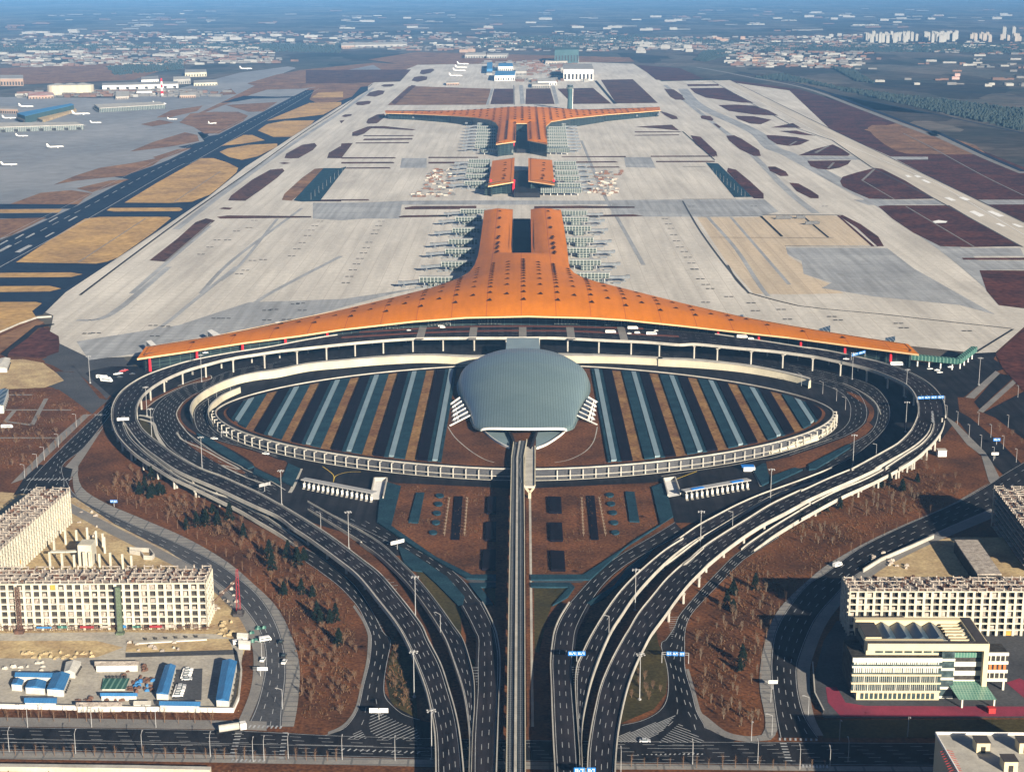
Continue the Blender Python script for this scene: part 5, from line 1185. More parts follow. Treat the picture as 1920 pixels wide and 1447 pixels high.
scatter('f 1700 860 1900 960 2050 1120 1950 1100 1800 960', 6, BL, 'bare tree on the far right plot beside the diagonal road', 'bare trees on the far right plot')
GC = 'dark conifers on the left lawns'
for s in ('A3 600 650 640 640 505 480 370 640 490 680 520 640 895 1030 1010 1000 1115 990 1090 960 1190 850 1385 930 1250 990 1235 960 570 640 430 620', 'A2 900 1370 1080 1240 1190 1330 1260 1260 870 1240 580 1000 1170 1290',
          'a 1455 770 1500 770 1540 870 1420 650 1440 760 1525 760 1370 640 1290 640'):
    for x, y in T(s): place(CF, g(x, y, .1), 'dark cone-shaped evergreen on the brown lawn left of the viaducts', GC, .9, 1.25)
for s in ('B6 900 560 1000 540 1150 600 1320 500 300 830 450 800 200 870', 'b 200 700 230 720 260 990 270 960 230 640 330 620'):
    for x, y in T(s): place(CF, g(x, y, .1), 'dark evergreen on the shaded lawn right of the viaducts', 'dark conifers on the right lawns', .9, 1.3)
def street_tree():
    b = MB(); r = random.Random(44); b.cyl((0, 0, 0), (0, 0, 5), .16, .06, 5, False)
    for i in range(26):
        a = r.uniform(0, 6.28); z = r.uniform(1.8, 4.6); q = Vector((math.cos(a) * 1.3, math.sin(a) * 1.3, z + 1.3)); wv = Vector((-math.sin(a), math.cos(a), .3)) * .07; p = Vector((0, 0, z)); b.tri(p - wv, p + wv, q)
    return b.build('street_tree', M['bark'])
st_ = street_tree(); nst = 0
def street_row(s, n, label, group):
    global nst
    A = [g(x, y, .4) for x, y in T(s)]
    for i in range(n):
        p, d = along(A, plen(A) * (i + .5) / n); o = st_ if nst == 0 else st_.copy()
        if nst: COL.objects.link(o)
        nst += 1; o.location = p + Vector((rnd.uniform(-.6, .6), rnd.uniform(-.6, .6), 0)); o.rotation_euler = (0, 0, rnd.uniform(0, 6)); k = rnd.uniform(.8, 1.3); o.scale = (k,) * 3; tag(o, label, 'tree', group)
GS = 'thin street trees'
street_row('n 0 1415 640 1426', 34, 'thin bare street tree on the near pavement of the cross street, left', GS); street_row('n 0 1343 410 1349', 18, 'thin bare street tree on the far pavement of the cross street, left', GS)
street_row('n 0 1350 410 1356', 14, 'thin bare street tree on the verge before the white perimeter wall', GS); street_row('n 1170 1437 1560 1440', 16, 'thin bare street tree on the near pavement of the cross street, right', GS)
street_row('a 420 160 600 240 850 360 1030 470 1150 570 1260 680 1345 830 1375 970 1365 1120', 30, 'thin bare street tree along the outer pavement of the left curved road', GS); street_row('b 1200 240 850 395 700 478 600 548 450 690 390 800 358 930 350 1060', 24, 'thin bare street tree along the outer pavement of the right curved road', GS)
street_row('d 130 1195 500 838', 12, 'thin bare street tree along the far left diagonal road', GS)
# ---------------------------------------------------------------- lamps
M['pole'] = mat('galvanised_pole', (.32, .32, .32), (.25, .25, .25), scale=.5, rough=.5)
def mast(h=27):
    r = thing('high_mast_lamp', (0, 0, 0), 'x', 'lamp'); b = MB(); b.cyl((0, 0, 0), (0, 0, h), .3, .16, 8); b.box((0, 0, 0), (1.3, 1.3, 1)); b.build('pole', M['pole'], r, world=False)
    b = MB(); b.cyl((0, 0, h - .6), (0, 0, h), .8, .8, 10)
    for i in range(6):
        a = i * 1.047; b.bar((0, 0, h - .3), (math.cos(a) * 2.1, math.sin(a) * 2.1, h - .5), .16); b.box((math.cos(a) * 2.2, math.sin(a) * 2.2, h - .9), (.7, .7, .5))
    b.build('lamp_head', M['pole'], r, world=False); return reg(r)
def street(h=12, arm=2.6):
    r = thing('street_lamp', (0, 0, 0), 'x', 'lamp'); b = MB(); b.cyl((0, 0, 0), (0, 0, h - .8), .2, .12, 6); b.build('pole', M['pole'], r, world=False)
    b = MB(); b.bar((0, 0, h - .9), (0, arm, h), .2); b.build('arm', M['pole'], r, world=False); b = MB(); b.box((0, arm + .4, h - .1), (.45, 1.2, .25)); b.build('lamp_head', M['pole'], r, world=False); return reg(r)
MS, SL = mast(), street(); f1 = f2 = True
ml = [('A2 115 240', 0, 'by the left wide road'), ('A2 1010 640', 0, 'on the divider of the left ramps'), ('A4 85 415', 0, 'between two left ramps near the toll plaza'), ('A4 835 1190', 0, 'in the grass left of the middle ramp'),
      ('A5 820 600', 0, 'in the gap left of the lowest viaduct'), ('A5 1018 1300', 0, 'beside the viaduct over the cross street, left'), ('B1 1145 1105', 0, 'in the black gap of the right ramps, lower'),
      ('B1 1878 410', 0, 'in the black gap of the right ramps, middle'), ('B2 1195 630', 0, 'in the small dark lawn right of the viaducts'), ('B3 1225 745', 0, 'in the black gap below the right toll plaza'), ('B4 705 430', 0, 'before the right wing by the blue sign'),
      ('B4 1310 630', 0, 'inside the right loop, upper'), ('B4 1305 1020', 0, 'inside the right loop, lower'), ('B4 713 1415', 0, 'below the right end of the oval'), ('A1 510 1100', 0, 'inside the left loop on its island'), ('A1 1070 455', 0, 'under the left wing'),
      ('d 507 655', 0, 'by the left parking lot'), ('f 1665 665', 0, 'by the right parking lot'), ('A1 455 840', 0, 'inside the left loop beside the link path')]
for s, z, lb in ml:
    p = g(*T(s)[0], .2); lab = 'tall floodlight mast ' + lb
    if f1: MS.location = p; MS['label'] = lab; MS['group'] = 'high floodlight masts'; f1 = False
    else: dup(MS, p, rnd.random(), lab, 'high floodlight masts')
def lamp(s, rz, label, group, z=.3):
    global f2
    for x, y in T(s):
        p = g(x, y, z)
        if f2: SL.location = p; SL.rotation_euler = (0, 0, rz); SL['label'] = label; SL['group'] = group; f2 = False
        else: dup(SL, p, rz, label, group)
lamp('a -260 1348 42 1355 344 1363 646 1370 956 1376', 0, 'street lamp on the near kerb of the cross street, left part', 'street lamps of the cross street')
lamp('a 126 1243 417 1243 709 1245', math.pi, 'street lamp on the far kerb of the cross street, left part', 'street lamps of the cross street')
lamp('a 1200 1395 1310 1385 1150 1400 A5 605 1310 10 1300 B2 1790 1350 985 1435', 0, 'street lamp on the near kerb around the crossing and under the viaducts', 'street lamps of the cross street')
lamp('b 45 1410 341 1408 532 1435 668 1440 751 1400', 0, 'street lamp on the near kerb of the cross street, right part', 'street lamps of the cross street')
lamp('b 312 1305 712 1300 1022 1285', math.pi, 'street lamp on the far kerb of the cross street, right part', 'street lamps of the cross street')
lamp('b 570 1195 405 1280 400 1130', 1.57, 'street lamp on the right curved road', 'street lamps of the right curved road'); lamp('a 1284 1160 1190 940', 1.57, 'street lamp on the left curved road', 'street lamps of the left curved road')
lamp('f 1545 885 1610 960 1678 1020 1748 1090 1663 890 1733 960 1803 1025 1876 1100 1830 905 1885 735 1484 850', 2.4, 'street lamp along the diagonal road at the far right', 'street lamps of the far right road')
lamp('d 210 1130 330 1015 250 1090 140 1190 430 900', 2.4, 'street lamp along the diagonal road at the far left', 'street lamps of the far left road')
lamp('A4 1115 1350 A2 1450 905', 1.2, 'lamp standing on the left middle ramp', 'lamps on the ramps', 8); lamp('B1 850 1370 B3 800 1010 B4 975 1310', 1.9, 'lamp standing on the right ramps', 'lamps on the ramps', 8)
lamp('B4 375 590 530 670 630 770 135 500', 1.2, 'lamp on the ring road at the right end of the oval', 'lamps of the ring road'); lamp('A1 1240 660 1395 600 1150 780', 1.2, 'lamp on the ring road at the left end of the oval', 'lamps of the ring road')
for i in range(10): lamp('k %f %f' % (1750 + i * 22, 375 - i * 19), 0, 'apron lamp beside the left blue-green strip', 'apron lamps'); lamp('m %f %f' % (170 + i * 20, 232 + i * 15), 0, 'apron lamp beside the right blue-green strip', 'apron lamps')
# ---------------------------------------------------------------- signs
M['bluesign'] = mat('blue_sign_face', (.02, .16, .50), (.02, .14, .45), scale=.3, rough=.5)
def gantry(label, s, z, h, panels, m='bluesign', one=False, ph=2.6, marks=True):
    a, q = [g(x, y, z) for x, y in T(s)]; r = thing('sign_gantry', (a.x, a.y, z), label, 'road sign'); d = (q - a).normalized()
    pts = [a.lerp(q, .5)] if one else [a, q]
    for p in pts:
        b = MB(); b.cyl(p, p + Vector((0, 0, h)), .22, k=6); b.build('post', M['pole'], r)
    b = MB()
    for dz in (0, -1.2): b.bar(a + Vector((0, 0, h + dz)), q + Vector((0, 0, h + dz)), .22)
    b.build('beam', M['pole'], r)
    for u0, u1 in panels:
        p0, p1 = a.lerp(q, u0), a.lerp(q, u1); b = MB(); c = p0.lerp(p1, .5) + Vector((0, 0, h - .6)); n_ = Vector((-d.y, d.x, 0)) * (-.3 if d.x > 0 else .3)
        pc = c + n_; b.box((pc.x, pc.y, pc.z - ph / 2), ((p1 - p0).length, .16, ph), math.atan2(d.y, d.x)); pn = b.build('sign_panel', M[m], r)
        if marks:
            b = MB(); L = (p1 - p0).length; k = 5
            for i in range(k):
                for row in (.55, -.35):
                    if (i + int(row > 0)) % 4 == 3: continue
                    cc = pc + d * ((i + .5) / k - .5) * L * .8 + n_ * .45; b.box((cc.x, cc.y, cc.z + row * .9 - .3), (L / k * .5, .06, .55), math.atan2(d.y, d.x))
            mk = b.build('lettering', M['white']); mk.parent = pn; mk.location = (0, 0, 0); 
    return r
gantry('blue direction signs on a gantry over the right slip road', 'B2 1445 210 1745 220', .3, 6.5, [(.17, .36), (.40, .6), (.66, .84)])
gantry('blue sign pair on a single post at the nose of the right gore', 'B2 390 205 585 205', 8, 6.0, [(0, .48), (.52, 1)], one=True)
gantry('blue direction sign over the right ramps at the bottom edge', 'B2 455 1530 700 1530', 8, 6.0, [(0, .5), (.6, 1)], one=True)
gantry('blue gantry spanning the elevated right loop', 'B4 1435 700 1745 690', 12, 6.0, [(.02, .24), (.26, .46), (.5, .7), (.74, .96)])
gantry('blue sign boards over the elevated road by the right wing', 'B4 695 215 850 175', 15, 6, [(.02, .46), (.5, .98)])
gantry('white backed sign on a single post on the elevated left loop', 'A1 120 945 255 938', 12, 6, [(0, .48), (.52, 1)], 'white', True, 2.4, False)
gantry('white backed sign on a post at the left gore by the toll plaza', 'A4 555 435 705 400', .3, 6, [(0, .48), (.52, 1)], 'white', True, 2.4, False)
gantry('pale sign board on a post between the upper left ramps', 'A2 755 500 882 470', 3, 6, [(0, .48), (.52, 1)], 'pole', True, 2.4, False)
gantry('white backed sign over the hatched gore by the left slip road', 'A5 318 850 530 850', .3, 6, [(0, .48), (.52, 1)], 'white', True, 2.6, False)
gantry('small white sign on the left curved road', 'a 1150 1010 1218 1010', .3, 5, [(.3, 1)], 'white', True, 2.0, False); gantry('small white sign on the right curved road', 'b 388 1070 430 1070', .3, 5, [(0, 1)], 'white', True, 2.0, False)
gantry('small blue sign beside the left curved road', 'A3 45 780 125 780', .3, 5, [(0, .48), (.52, 1)], 'bluesign', True, 2.2); gantry('small blue sign at the right diagonal road', 'f 1745 1000 1785 1000', .3, 5, [(0, 1)], 'bluesign', True, 2.6)
gantry('white sign at the right diagonal road', 'f 1735 1080 1775 1080', .3, 5, [(0, 1)], 'white', True, 2.2, False); gantry('grey sign frame over the ring road at the left end of the oval', 'A1 1290 1075 1465 1080', .3, 5, [(.1, .5)], 'pole', False, 1.5, False)
# ---------------------------------------------------------------- toll gates
def toll(label, sa, n, blue):
    a, q = [g(x, y, 6) for x, y in T(sa)]; r = thing('toll_gate', (a.x, a.y, 0), label, 'toll gate'); d = (q - a).normalized(); nn = Vector((-d.y, d.x, 0))
    b = MB(); c = a.lerp(q, .5); b.box((c.x, c.y, 5.6), ((q - a).length, 6, .8), math.atan2(d.y, d.x)); rf = b.build('canopy', M['pole'], r)
    if blue:
        for u0, u1 in ((.12, .30), (.72, .9)):
            b = MB(); c = a.lerp(q, (u0 + u1) / 2); b.box((c.x, c.y - 1.5, 6.42), ((q - a).length * (u1 - u0), 3, .6), math.atan2(d.y, d.x)); b.build('sign_panel', M['bluesign'], r)
    for i in range(n):
        c = a.lerp(q, (i + .5) / n) - nn * (1.5 if nn.y > 0 else -1.5); b = MB(); b.box((c.x, c.y, .2), (1.4, 2.6, 2.8)); b.box((c.x, c.y, 3), (1.9, 3.2, .25)); b.cyl((c.x, c.y + 1.4, .2), (c.x, c.y + 1.4, 5.6), .22, k=6); b.build('booth', M['white'], r)
        b = MB(); b.box((c.x, c.y - 1, .2), (1.9, 9, .25)); b.build('kerb', M['conc'], r)
toll('long grey toll gate canopy with white booths, left of the rail line', 'A2 1250 345 2060 500', 15, False); toll('toll gate canopy with blue panels, right of the rail line', 'B3 245 600 985 470', 13, True)
def portal(label, s, zb=3.4):
    P = [g(x, y, 0) for x, y in T(s)]; c = sum(P, Vector()) / 4; r = thing('ramp_portal', (c.x, c.y, 0), label, 'tunnel entrance'); b = MB()
    b.flat([(p.x, p.y, .5) for p in P]); b.build('ramp_floor', M['white'], r)
    for i, j in ((0, 1), (1, 2), (3, 0)):
        b = MB(); b.bar(P[i] + Vector((0, 0, zb / 2)), P[j] + Vector((0, 0, zb / 2)), .8, zb); b.build('wall', M['conc'], r)
portal('pale walled tunnel mouth at the right end of the left toll gate', 'c 150 125 208 125 190 212 132 212', 3); portal('pale walled tunnel mouth at the left end of the right toll gate', 'B3 25 495 155 480 215 655 75 680', 3)
b = MB(); 
kb = thing('kiosk', g(*T('B3 985 370')[0], .3), 'small white kiosk with a blue roof at the right end of the toll plaza', 'kiosk'); b.box((0, 0, 0), (9, 6, 3.4)); b.build('wall', M['white'], kb, world=False); b = MB(); b.box((-1, .5, 3.4), (10, 6.5, .4)); b.build('roof', M['bluesign'], kb, world=False)
kb = thing('kiosk', g(*T('B6 1590 205')[0], .3), 'small white cabin standing on the brown lawn under the right loop', 'cabin'); b = MB(); b.box((0, 0, 0), (7, 6, 5), top=.96); b.build('wall', M['white'], kb, world=False); b = MB(); b.box((0, 0, 5), (7.6, 6.6, .4)); b.build('roof', M['conc'], kb, world=False)
M['crane_'] = mat('faded_red', (.40, .04, .04), (.3, .03, .03), scale=.5)
M['crane'] = mat('crane_red', (.26, .03, .035), (.16, .025, .03), scale=.5); M['bluer'] = mat('blue_sheet_roof', (.045, .17, .36), (.035, .13, .29), scale=.2, rough=.45, fine=.06, grid=[(0, 1.5, .12)], gcol=(.03, .11, .26))
# ================================================================= building sites and buildings, near left and near right
sheet('site_yard', 'a -400 140 300 200 340 200 520 320 760 440 880 520 990 600 1060 680 1110 760 1130 830 1110 900 1100 960 1085 1170 1000 1180 0 1160 -400 1150', .3, M['dirt'])
sheet('site_yard', 'a -400 820 560 810 1000 820 1110 870 1095 960 1060 1170 0 1150 -400 1140', .36, M['sitec'])
sheet('site_yard', 'a -300 850 440 850 560 880 440 925 100 930 -300 925', .42, M['dirt']); sheet('site_yard', 'a 580 850 1040 840 1060 900 700 905 570 900', .42, M['dirt'])
sheet('road', 'a 570 905 1070 890 1075 912 570 925', .44, M['asphalt_g']); sheet('road', 'a 800 980 920 975 915 1120 780 1115', .44, M['asphalt_g'])
sheet('lawn', 'a -400 1165 1000 1185 1070 1185 1130 1100 1130 960 1100 900 1090 1100 1060 1170 0 1150 -400 1140', .34, M['lawn'])
sheet('site_yard', 'b 700 620 800 540 900 490 1080 400 1240 380 1551 380 1800 380 1800 560 720 560', .3, M['dirt'])
sheet('road', 'b 600 1000 640 850 700 760 1800 760 1800 1200 640 1200 600 1100', .3, M['asphalt_g']); 
sheet('path', 'b 650 1060 700 1060 740 1130 830 1145 1400 1148 1800 1148 1800 1192 720 1195 660 1130', .36, M['redpath']); sheet('path', 'b 1470 1040 1530 1020 1800 1140 1800 1190 1600 1150', .36, M['redpath'])
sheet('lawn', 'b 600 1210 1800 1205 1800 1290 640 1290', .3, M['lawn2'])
sheet('lawn', 'n -300 1417 980 1442 2300 1454 2300 1560 -300 1560', .3, M['lawn'])
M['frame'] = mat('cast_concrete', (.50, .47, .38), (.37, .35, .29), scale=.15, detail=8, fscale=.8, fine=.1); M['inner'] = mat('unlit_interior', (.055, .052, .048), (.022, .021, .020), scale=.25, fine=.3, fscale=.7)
M['rough'] = mat('rough_slab', (.40, .36, .31), (.20, .17, .15), scale=.3, detail=8, fine=.3); M['rebar'] = mat('rusty_steel', (.13, .07, .05), (.07, .045, .035), scale=.4)
def skeleton(label, corner, ax, L, Wd, floors, fh, bay, name='building_shell', faces='fs', open_left=0, clutter=120, seed=1, lw=1.6, first_open=True):
    """unfinished frame building: corner = ground point, ax = unit vector along the long face, depth goes to its left-hand side (+90 deg)"""
    r = random.Random(seed); ay = Vector((-ax.y, ax.x, 0)); rz = math.atan2(ax.y, ax.x); root = thing(name, corner, label, 'building', None); H = floors * fh
    W_ = lambda u, v, z: Vector((corner.x + ax.x * u + ay.x * v, corner.y + ax.y * u + ay.y * v, corner.z + z))
    def bx(b, u0, u1, v0, v1, z0, z1): c = W_((u0 + u1) / 2, (v0 + v1) / 2, z0); b.box((c.x, c.y, c.z), (u1 - u0, v1 - v0, z1 - z0), rz)
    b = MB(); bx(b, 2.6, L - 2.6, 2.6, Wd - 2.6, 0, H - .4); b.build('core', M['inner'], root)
    for k in range(floors + 1):
        b = MB(); bx(b, .5, L - .5, .5, Wd - .5, k * fh - .15 if k else .05, k * fh + .2); b.build('floor_slab', M['rough'], root)
    sides = {'f': (0, L), 's': (1, Wd), 'b': (2, L), 'w': (3, Wd)}
    for fc in faces:
        si, ln = sides[fc]; n = max(2, round(ln / bay)); b = MB(); q = MB()
        def bf(bb, u0, u1, d0, d1, z0, z1):
            if si == 0: bx(bb, u0, u1, d0, d1, z0, z1)
            elif si == 1: bx(bb, L - d1, L - d0, u0, u1, z0, z1)
            elif si == 2: bx(bb, u0, u1, Wd - d1, Wd - d0, z0, z1)
            else: bx(bb, d0, d1, u0, u1, z0, z1)
        for i in range(n + 1):
            u = ln * i / n; bf(b, max(0, u - lw / 2), min(ln, u + lw / 2), -.02 * si, .9, 0, H)
        b.build('facade_column', M['frame'], root)
        for k in range(1, floors + 1): bf(q, .02, ln - .02, .12, .75, k * fh - .55, k * fh + (.3 if k < floors else .2))
        q.build('facade_beam', M['frame'], root)
        m_ = MB(); o_ = MB()
        for i in range(n):
            for k in range(floors):
                t = r.random()
                if t < .35: bf(m_, ln * (i + .2) / n, ln * (i + .55 + r.random() * .2) / n, 1.2, 1.5, k * fh + .2, k * fh + fh * r.uniform(.4, .8))
                elif t > .985 : bf(o_, ln * (i + .22) / n, ln * (i + .8) / n, .5, .62, k * fh + .4, k * fh + fh - .7)
        m_.build('infill_block', M['rough'], root)
        if o_.v: o_.build('tarpaulin', mat('orange_tarp', (.55, .27, .05), (.45, .22, .05), scale=.3), root)
    b = MB(); d = MB(); ny, nx = int(Wd / 6), int(L / 5)
    for i in range(nx + 1):
        for j in range(ny + 1):
            p = W_(min(L - .5, i * 5 + .4), min(Wd - .5, j * 6 + .4), H + .2); hh = 2.0 + r.random() * .8; b.box(p, (.7, .7, hh), rz)
            if i and r.random() < .55: b.bar(W_(i * 5 - 4.6, j * 6 + .4, H + 1.9), W_(i * 5 + .4, j * 6 + .4, H + 1.9), .45)
            if j and r.random() < .55: b.bar(W_(i * 5 + .4, j * 6 - 5.6, H + 1.8), W_(i * 5 + .4, min(j * 6 + .4, Wd), H + 1.8), .45)
    b.build('roof_framework', M['rough'], root)
    for _ in range(clutter): 
        p = W_(r.uniform(1, L - 1), r.uniform(1, Wd - 1), H + .2); d.box(p, (r.uniform(.6, 4), r.uniform(.4, 1.6), r.uniform(.2, 1.4)), r.uniform(0, 3))
        if r.random() < .4: d.bar(p + Vector((0, 0, .6)), p + Vector((r.uniform(-4, 4), r.uniform(-4, 4), r.uniform(0, 1.6))), .2)
    o = d.build('roof_clutter', M['rebar'], root); o['kind'] = 'stuff'
    return root
ga = lambda x, y, z=0.0: g(x / 2.4234, 850 + y / 2.4234, z); gb = lambda x, y, z=0.0: g(1280 + x / 2.4234, 850 + y / 2.4234, z)
c1 = ga(946, 800); c0 = ga(-330, 808); ax1 = (c1 - c0); L1_ = ax1.length; ax1.normalize()
Wd1 = ga(960, 535, 29.4).y - ga(920, 602, 29.4).y
skeleton('long cream concrete building shell with seven rows of empty window holes, at the left edge', c0, ax1, L1_, Wd1, 7, 4.2, 4.9, faces='fs', seed=3, clutter=170)
e0, e1 = ga(110, 520), ga(330, 318); ax2 = (e1 - e0).normalized(); e00 = e0 - ax2 * 60; Lb = (e1 - e00).length
# long face looks to the right (east): build with the face along ax2 reversed so that the depth lies to the left
r2 = skeleton('long cream building shell running away behind the left one, its side full of slits', e1, -ax2, Lb, 26, 6, 4.1, 4.4, faces='fw', seed=5, clutter=150, lw=1.5) if False else skeleton('long cream building shell running away behind the left one, its side full of slits', e00, ax2, Lb, 26, 6, 4.1, 4.4, faces='fs', seed=5, clutter=150, lw=1.5)
hs = M['hoist'] = mat('hoist_green', (.10, .13, .09), (.07, .09, .06), scale=.4, fine=.3)
for (x, y0_, y1_, m_, lb, wd_) in ((548, 620, 838, 'hoist', 'tall dark green rubbish chute against the front of the cream building shell', 3.0), (92, 590, 800, 'rebar', 'brown lattice hoist against the front of the cream building shell near the left edge', 2.0)):
    p = ga(x, 815); r = thing('site_hoist', p, lb, 'hoist'); b = MB(); Hh = 29
    if m_ == 'hoist': b.box((0, 0, 0), (wd_, 2.4, Hh), 0, .9); b.box((.5, -2.2, 0), (wd_ + 1.5, 4, 1.6))
    else:
        for k in range(12):
            for u, v in ((-1, -1), (1, -1), (1, 1), (-1, 1)): b.bar((u, v, k * 2.4), (u, v, k * 2.4 + 2.4), .3); b.bar((u, v, k * 2.4), (-u, v, k * 2.4 + 2.4), .2)
        b.box((0, -1, 0), (5, 4, 2.4))
    b.build('tower', M[m_], r, world=False)
r = thing('scaffold', ga(300, 808), 'brown scaffold poles along the foot of the cream building shell', 'scaffold'); b = MB(); sr = random.Random(5)
for i in range(150):
    p = c0.lerp(c1, (i + sr.random()) / 150) + Vector((0, -sr.uniform(.5, 3.2), 0)); b.bar(p, p + Vector((sr.uniform(-.3, .3), 0, sr.uniform(2.5, 6))), .16)
    if i % 2: b.bar(p + Vector((0, 0, sr.uniform(1.5, 4.5))), p + Vector((sr.uniform(3, 9), 0, sr.uniform(1.5, 4.5))), .22)
b.build('pole', M['rebar'], r)
for i in range(9):
    p = c0.lerp(c1, .35 + .065 * i + sr.random() * .03) + Vector((0, -3.6, 3)); b = MB(); b.box(p, (sr.uniform(5, 11), .3, sr.uniform(1, 2))); b.build('board', M[('rough', 'bluer', 'truss', 'crane')[i % 4]] if i else M['rough'], r)
# right shells
h0, h1 = gb(748, 830), gb(1800, 830); axr = (h1 - h0).normalized(); Wd3 = gb(730, 545, 28).y - gb(740, 610, 28).y
skeleton('white concrete building shell with square window holes behind the cream office block', h0, axr, (h1 - h0).length, Wd3, 7, 4.0, 4.9, faces='fw', seed=8, clutter=170, lw=1.5)
k0 = gb(1400, 330); k1 = gb(1560, 560); ax4 = (k1 - k0).normalized()
skeleton('shaded grey building shell at the right edge beyond the white shell', gb(1700, 700) if False else k0 + ax4 * 95, -ax4, 95, 24, 7, 4.0, 5, faces='fs', seed=9, clutter=110, lw=1.6) if False else skeleton('shaded grey building shell at the right edge beyond the white shell', k0, ax4, 95, 26, 7, 4.0, 5, faces='bw', seed=9, clutter=110, lw=1.6)
# covered link roof between the two right shells
P = [gb(x, y, 9) for x, y in ((1235, 392), (1340, 392), (1450, 548), (1340, 548))]; lr = thing('link_building', (P[0].x, P[0].y, 0), 'pale flat roofed link between the right building shells', 'building')
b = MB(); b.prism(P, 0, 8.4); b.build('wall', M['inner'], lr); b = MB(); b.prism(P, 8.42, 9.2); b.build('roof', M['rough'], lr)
# scattered columns and low frames in the left yard
low = thing('unfinished_frame', ga(400, 470), 'low unfinished concrete frame with free standing pillars in the left site', 'frame')
for i, (x, y) in enumerate(((230, 525), (285, 525), (340, 525), (385, 525), (410, 520), (455, 520), (505, 528), (560, 528), (600, 528), (250, 470), (300, 415), (350, 410), (400, 410), (440, 420), (470, 425), (478, 455))):
    p = ga(x, y); b = MB(); b.box((p.x, p.y, 0), (1.3, 1.3, 12 - (i % 3))); b.build('pillar', M['frame'], low)
for s in ('230 445 300 445 390 440', '350 405 400 405'):
    v = [float(t) for t in s.split()]; pts = [ga(v[i], v[i + 1], 9) for i in range(0, len(v), 2)]
    for a, q in zip(pts, pts[1:]): b = MB(); b.bar(a, q, 3, 1); b.build('beam', M['frame'], low)
b = MB(); p = ga(400, 500); b.box((p.x, p.y, 0), (9, 12, 15)); b.build('core', M['frame'], low)
P = [g(*t, .8) for t in T('a 590 440 680 445 700 470 690 480 655 478 640 460 590 452')]; tr = thing('curved_wall', (P[0].x, P[0].y, 0), 'low curved white wall by a dark pit in the left site', 'wall'); b = MB()
for a, q in zip(P, P[1:]): b.bar(a + Vector((0, 0, 1)), q + Vector((0, 0, 1)), .8, 3)
b.build('wall', M['conc'], tr)
# ---------------------------------------------------------------- cream office block, right
M['offc'] = mat('office_cream', (.55, .47, .31), (.48, .41, .27), scale=.1, fine=.05); M['offw'] = mat('office_white', (.56, .55, .47), (.47, .46, .40), scale=.1, fine=.05)
M['offg'] = mat('office_glass', (.025, .04, .045), (.05, .075, .08), scale=.4, rough=.2, spec=.7, fine=.4, fscale=.5); M['roofdk'] = mat('dark_roofing', (.06, .055, .055), (.045, .042, .045), scale=.2); M['grnglass'] = mat('green_glass', (.08, .20, .15), (.06, .15, .12), scale=.2, rough=.25, spec=.6, grid=[(0, 1.6, .12), (1, 1.6, .12)], gcol=(.25, .36, .30))
M['solar'] = mat('blue_grey_rooflight', (.045, .075, .10), (.035, .06, .085), scale=.3, rough=.35, spec=.6)
o0, o1 = gb(790, 1125), gb(1378, 1120); axo = Vector((1, 0, 0)); off_ = thing('office_building', o0, 'cream office block with banded windows and a tall portal frame, lower right', 'office')
mpx = 3.14; W0 = gb(1165, 1125).x - o0.x; WT = o1.x - o0.x; DB = 27
def ob(name, x0, x1, y0, y1, z0, z1, m):
    b = MB(); b.box((o0.x + (x0 + x1) / 2, o0.y + (y0 + y1) / 2, z0), (x1 - x0, y1 - y0, z1 - z0)); return b.build(name, M[m], off_)
ob('ground_floor', 0, W0, 1.2, DB, 0, 5.2, 'offc')
b = MB()
for i in range(16): b.box((o0.x + 3 + i * (W0 - 4) / 16, o0.y + 1.1, .9), (1.7, .3, 3.4))
b.build('window', M['offg'], off_)
x0 = -3
ob('storeys', x0, W0, .6, DB, 5.2, 24.2, 'inner')  # near-black body: shade of the west face is put into its colour
for k in range(4):
    z = 5.2 + k * 4.7; ob('spandrel', x0 - .3, W0 + .2, 0, 2.5, z, z + .95, 'offc' if k < 3 else 'offw'); w_ = ob('window', x0, W0, .3, 1, z + .95, z + 4.7, 'offg'); b = MB()
    for i in range(int(W0 / 1.05)):
        b.box((o0.x + x0 + 1 + i * 1.08 + (.2 if (i * 7 + k) % 5 == 0 else 0), o0.y + .1, z + (.95 if k < 2 else 2.0)), (.66 if k > 1 else .16 + .25 * ((i * 5 + k * 3) % 7 == 0), .35, 3.75 if k < 2 else 2.7))
    q = b.build('mullion', M['offw'], w_); q.location = (0, 0, 0)
ob('parapet', x0 - .2, W0 + .2, -.1, .7, 22.6, 25, 'offw')
# raised upper storey and the portal frame
uz = 24.2; ux0 = 5
ob('upper_storey', ux0, W0 + 3, 6, 12, uz, 31, 'offc'); b = MB()
for i in range(7): b.box((o0.x + ux0 + 7 + i * 5.2, o0.y + 5.95, uz + 1.2), (4.2, .3, 2.5))
b.build('window', M['offg'], off_)
ob('frame_beam', ux0, WT, 2.6, 6, 28, 32, 'offc'); ob('frame_leg', WT - 2.6, WT, 2.7, 6.0, 0, 28, 'offc'); ob('frame_side', WT - 6.5, WT, 6.0, DB + 14, 29.2, 31.6, 'offc'); ob('frame_back', ux0, WT - 6.5, DB + 9, DB + 14, 24.3, 31.6, 'offc')
ob('cap', ux0 + .4, WT - .4, 3.0, 5.8, 32, 32.25, 'roofdk'); ob('cap', WT - 5.9, WT - .6, 6.2, DB + 13.4, 31.6, 31.85, 'roofdk'); ob('cap', ux0 + .4, WT - 7, DB + 9.4, DB + 13.4, 31.6, 31.8, 'offc')
ob('roof', ux0, W0 + 8, 12.02, DB + 9, 24.2, 27.4, 'roofdk'); ob('penthouse', ux0 + 1, ux0 + 9.5, 13, 33, 27.4, 31.5, 'offc'); ob('penthouse_roof', ux0 + .8, ux0 + 9.7, 12.8, 33.2, 31.5, 31.8, 'roofdk')
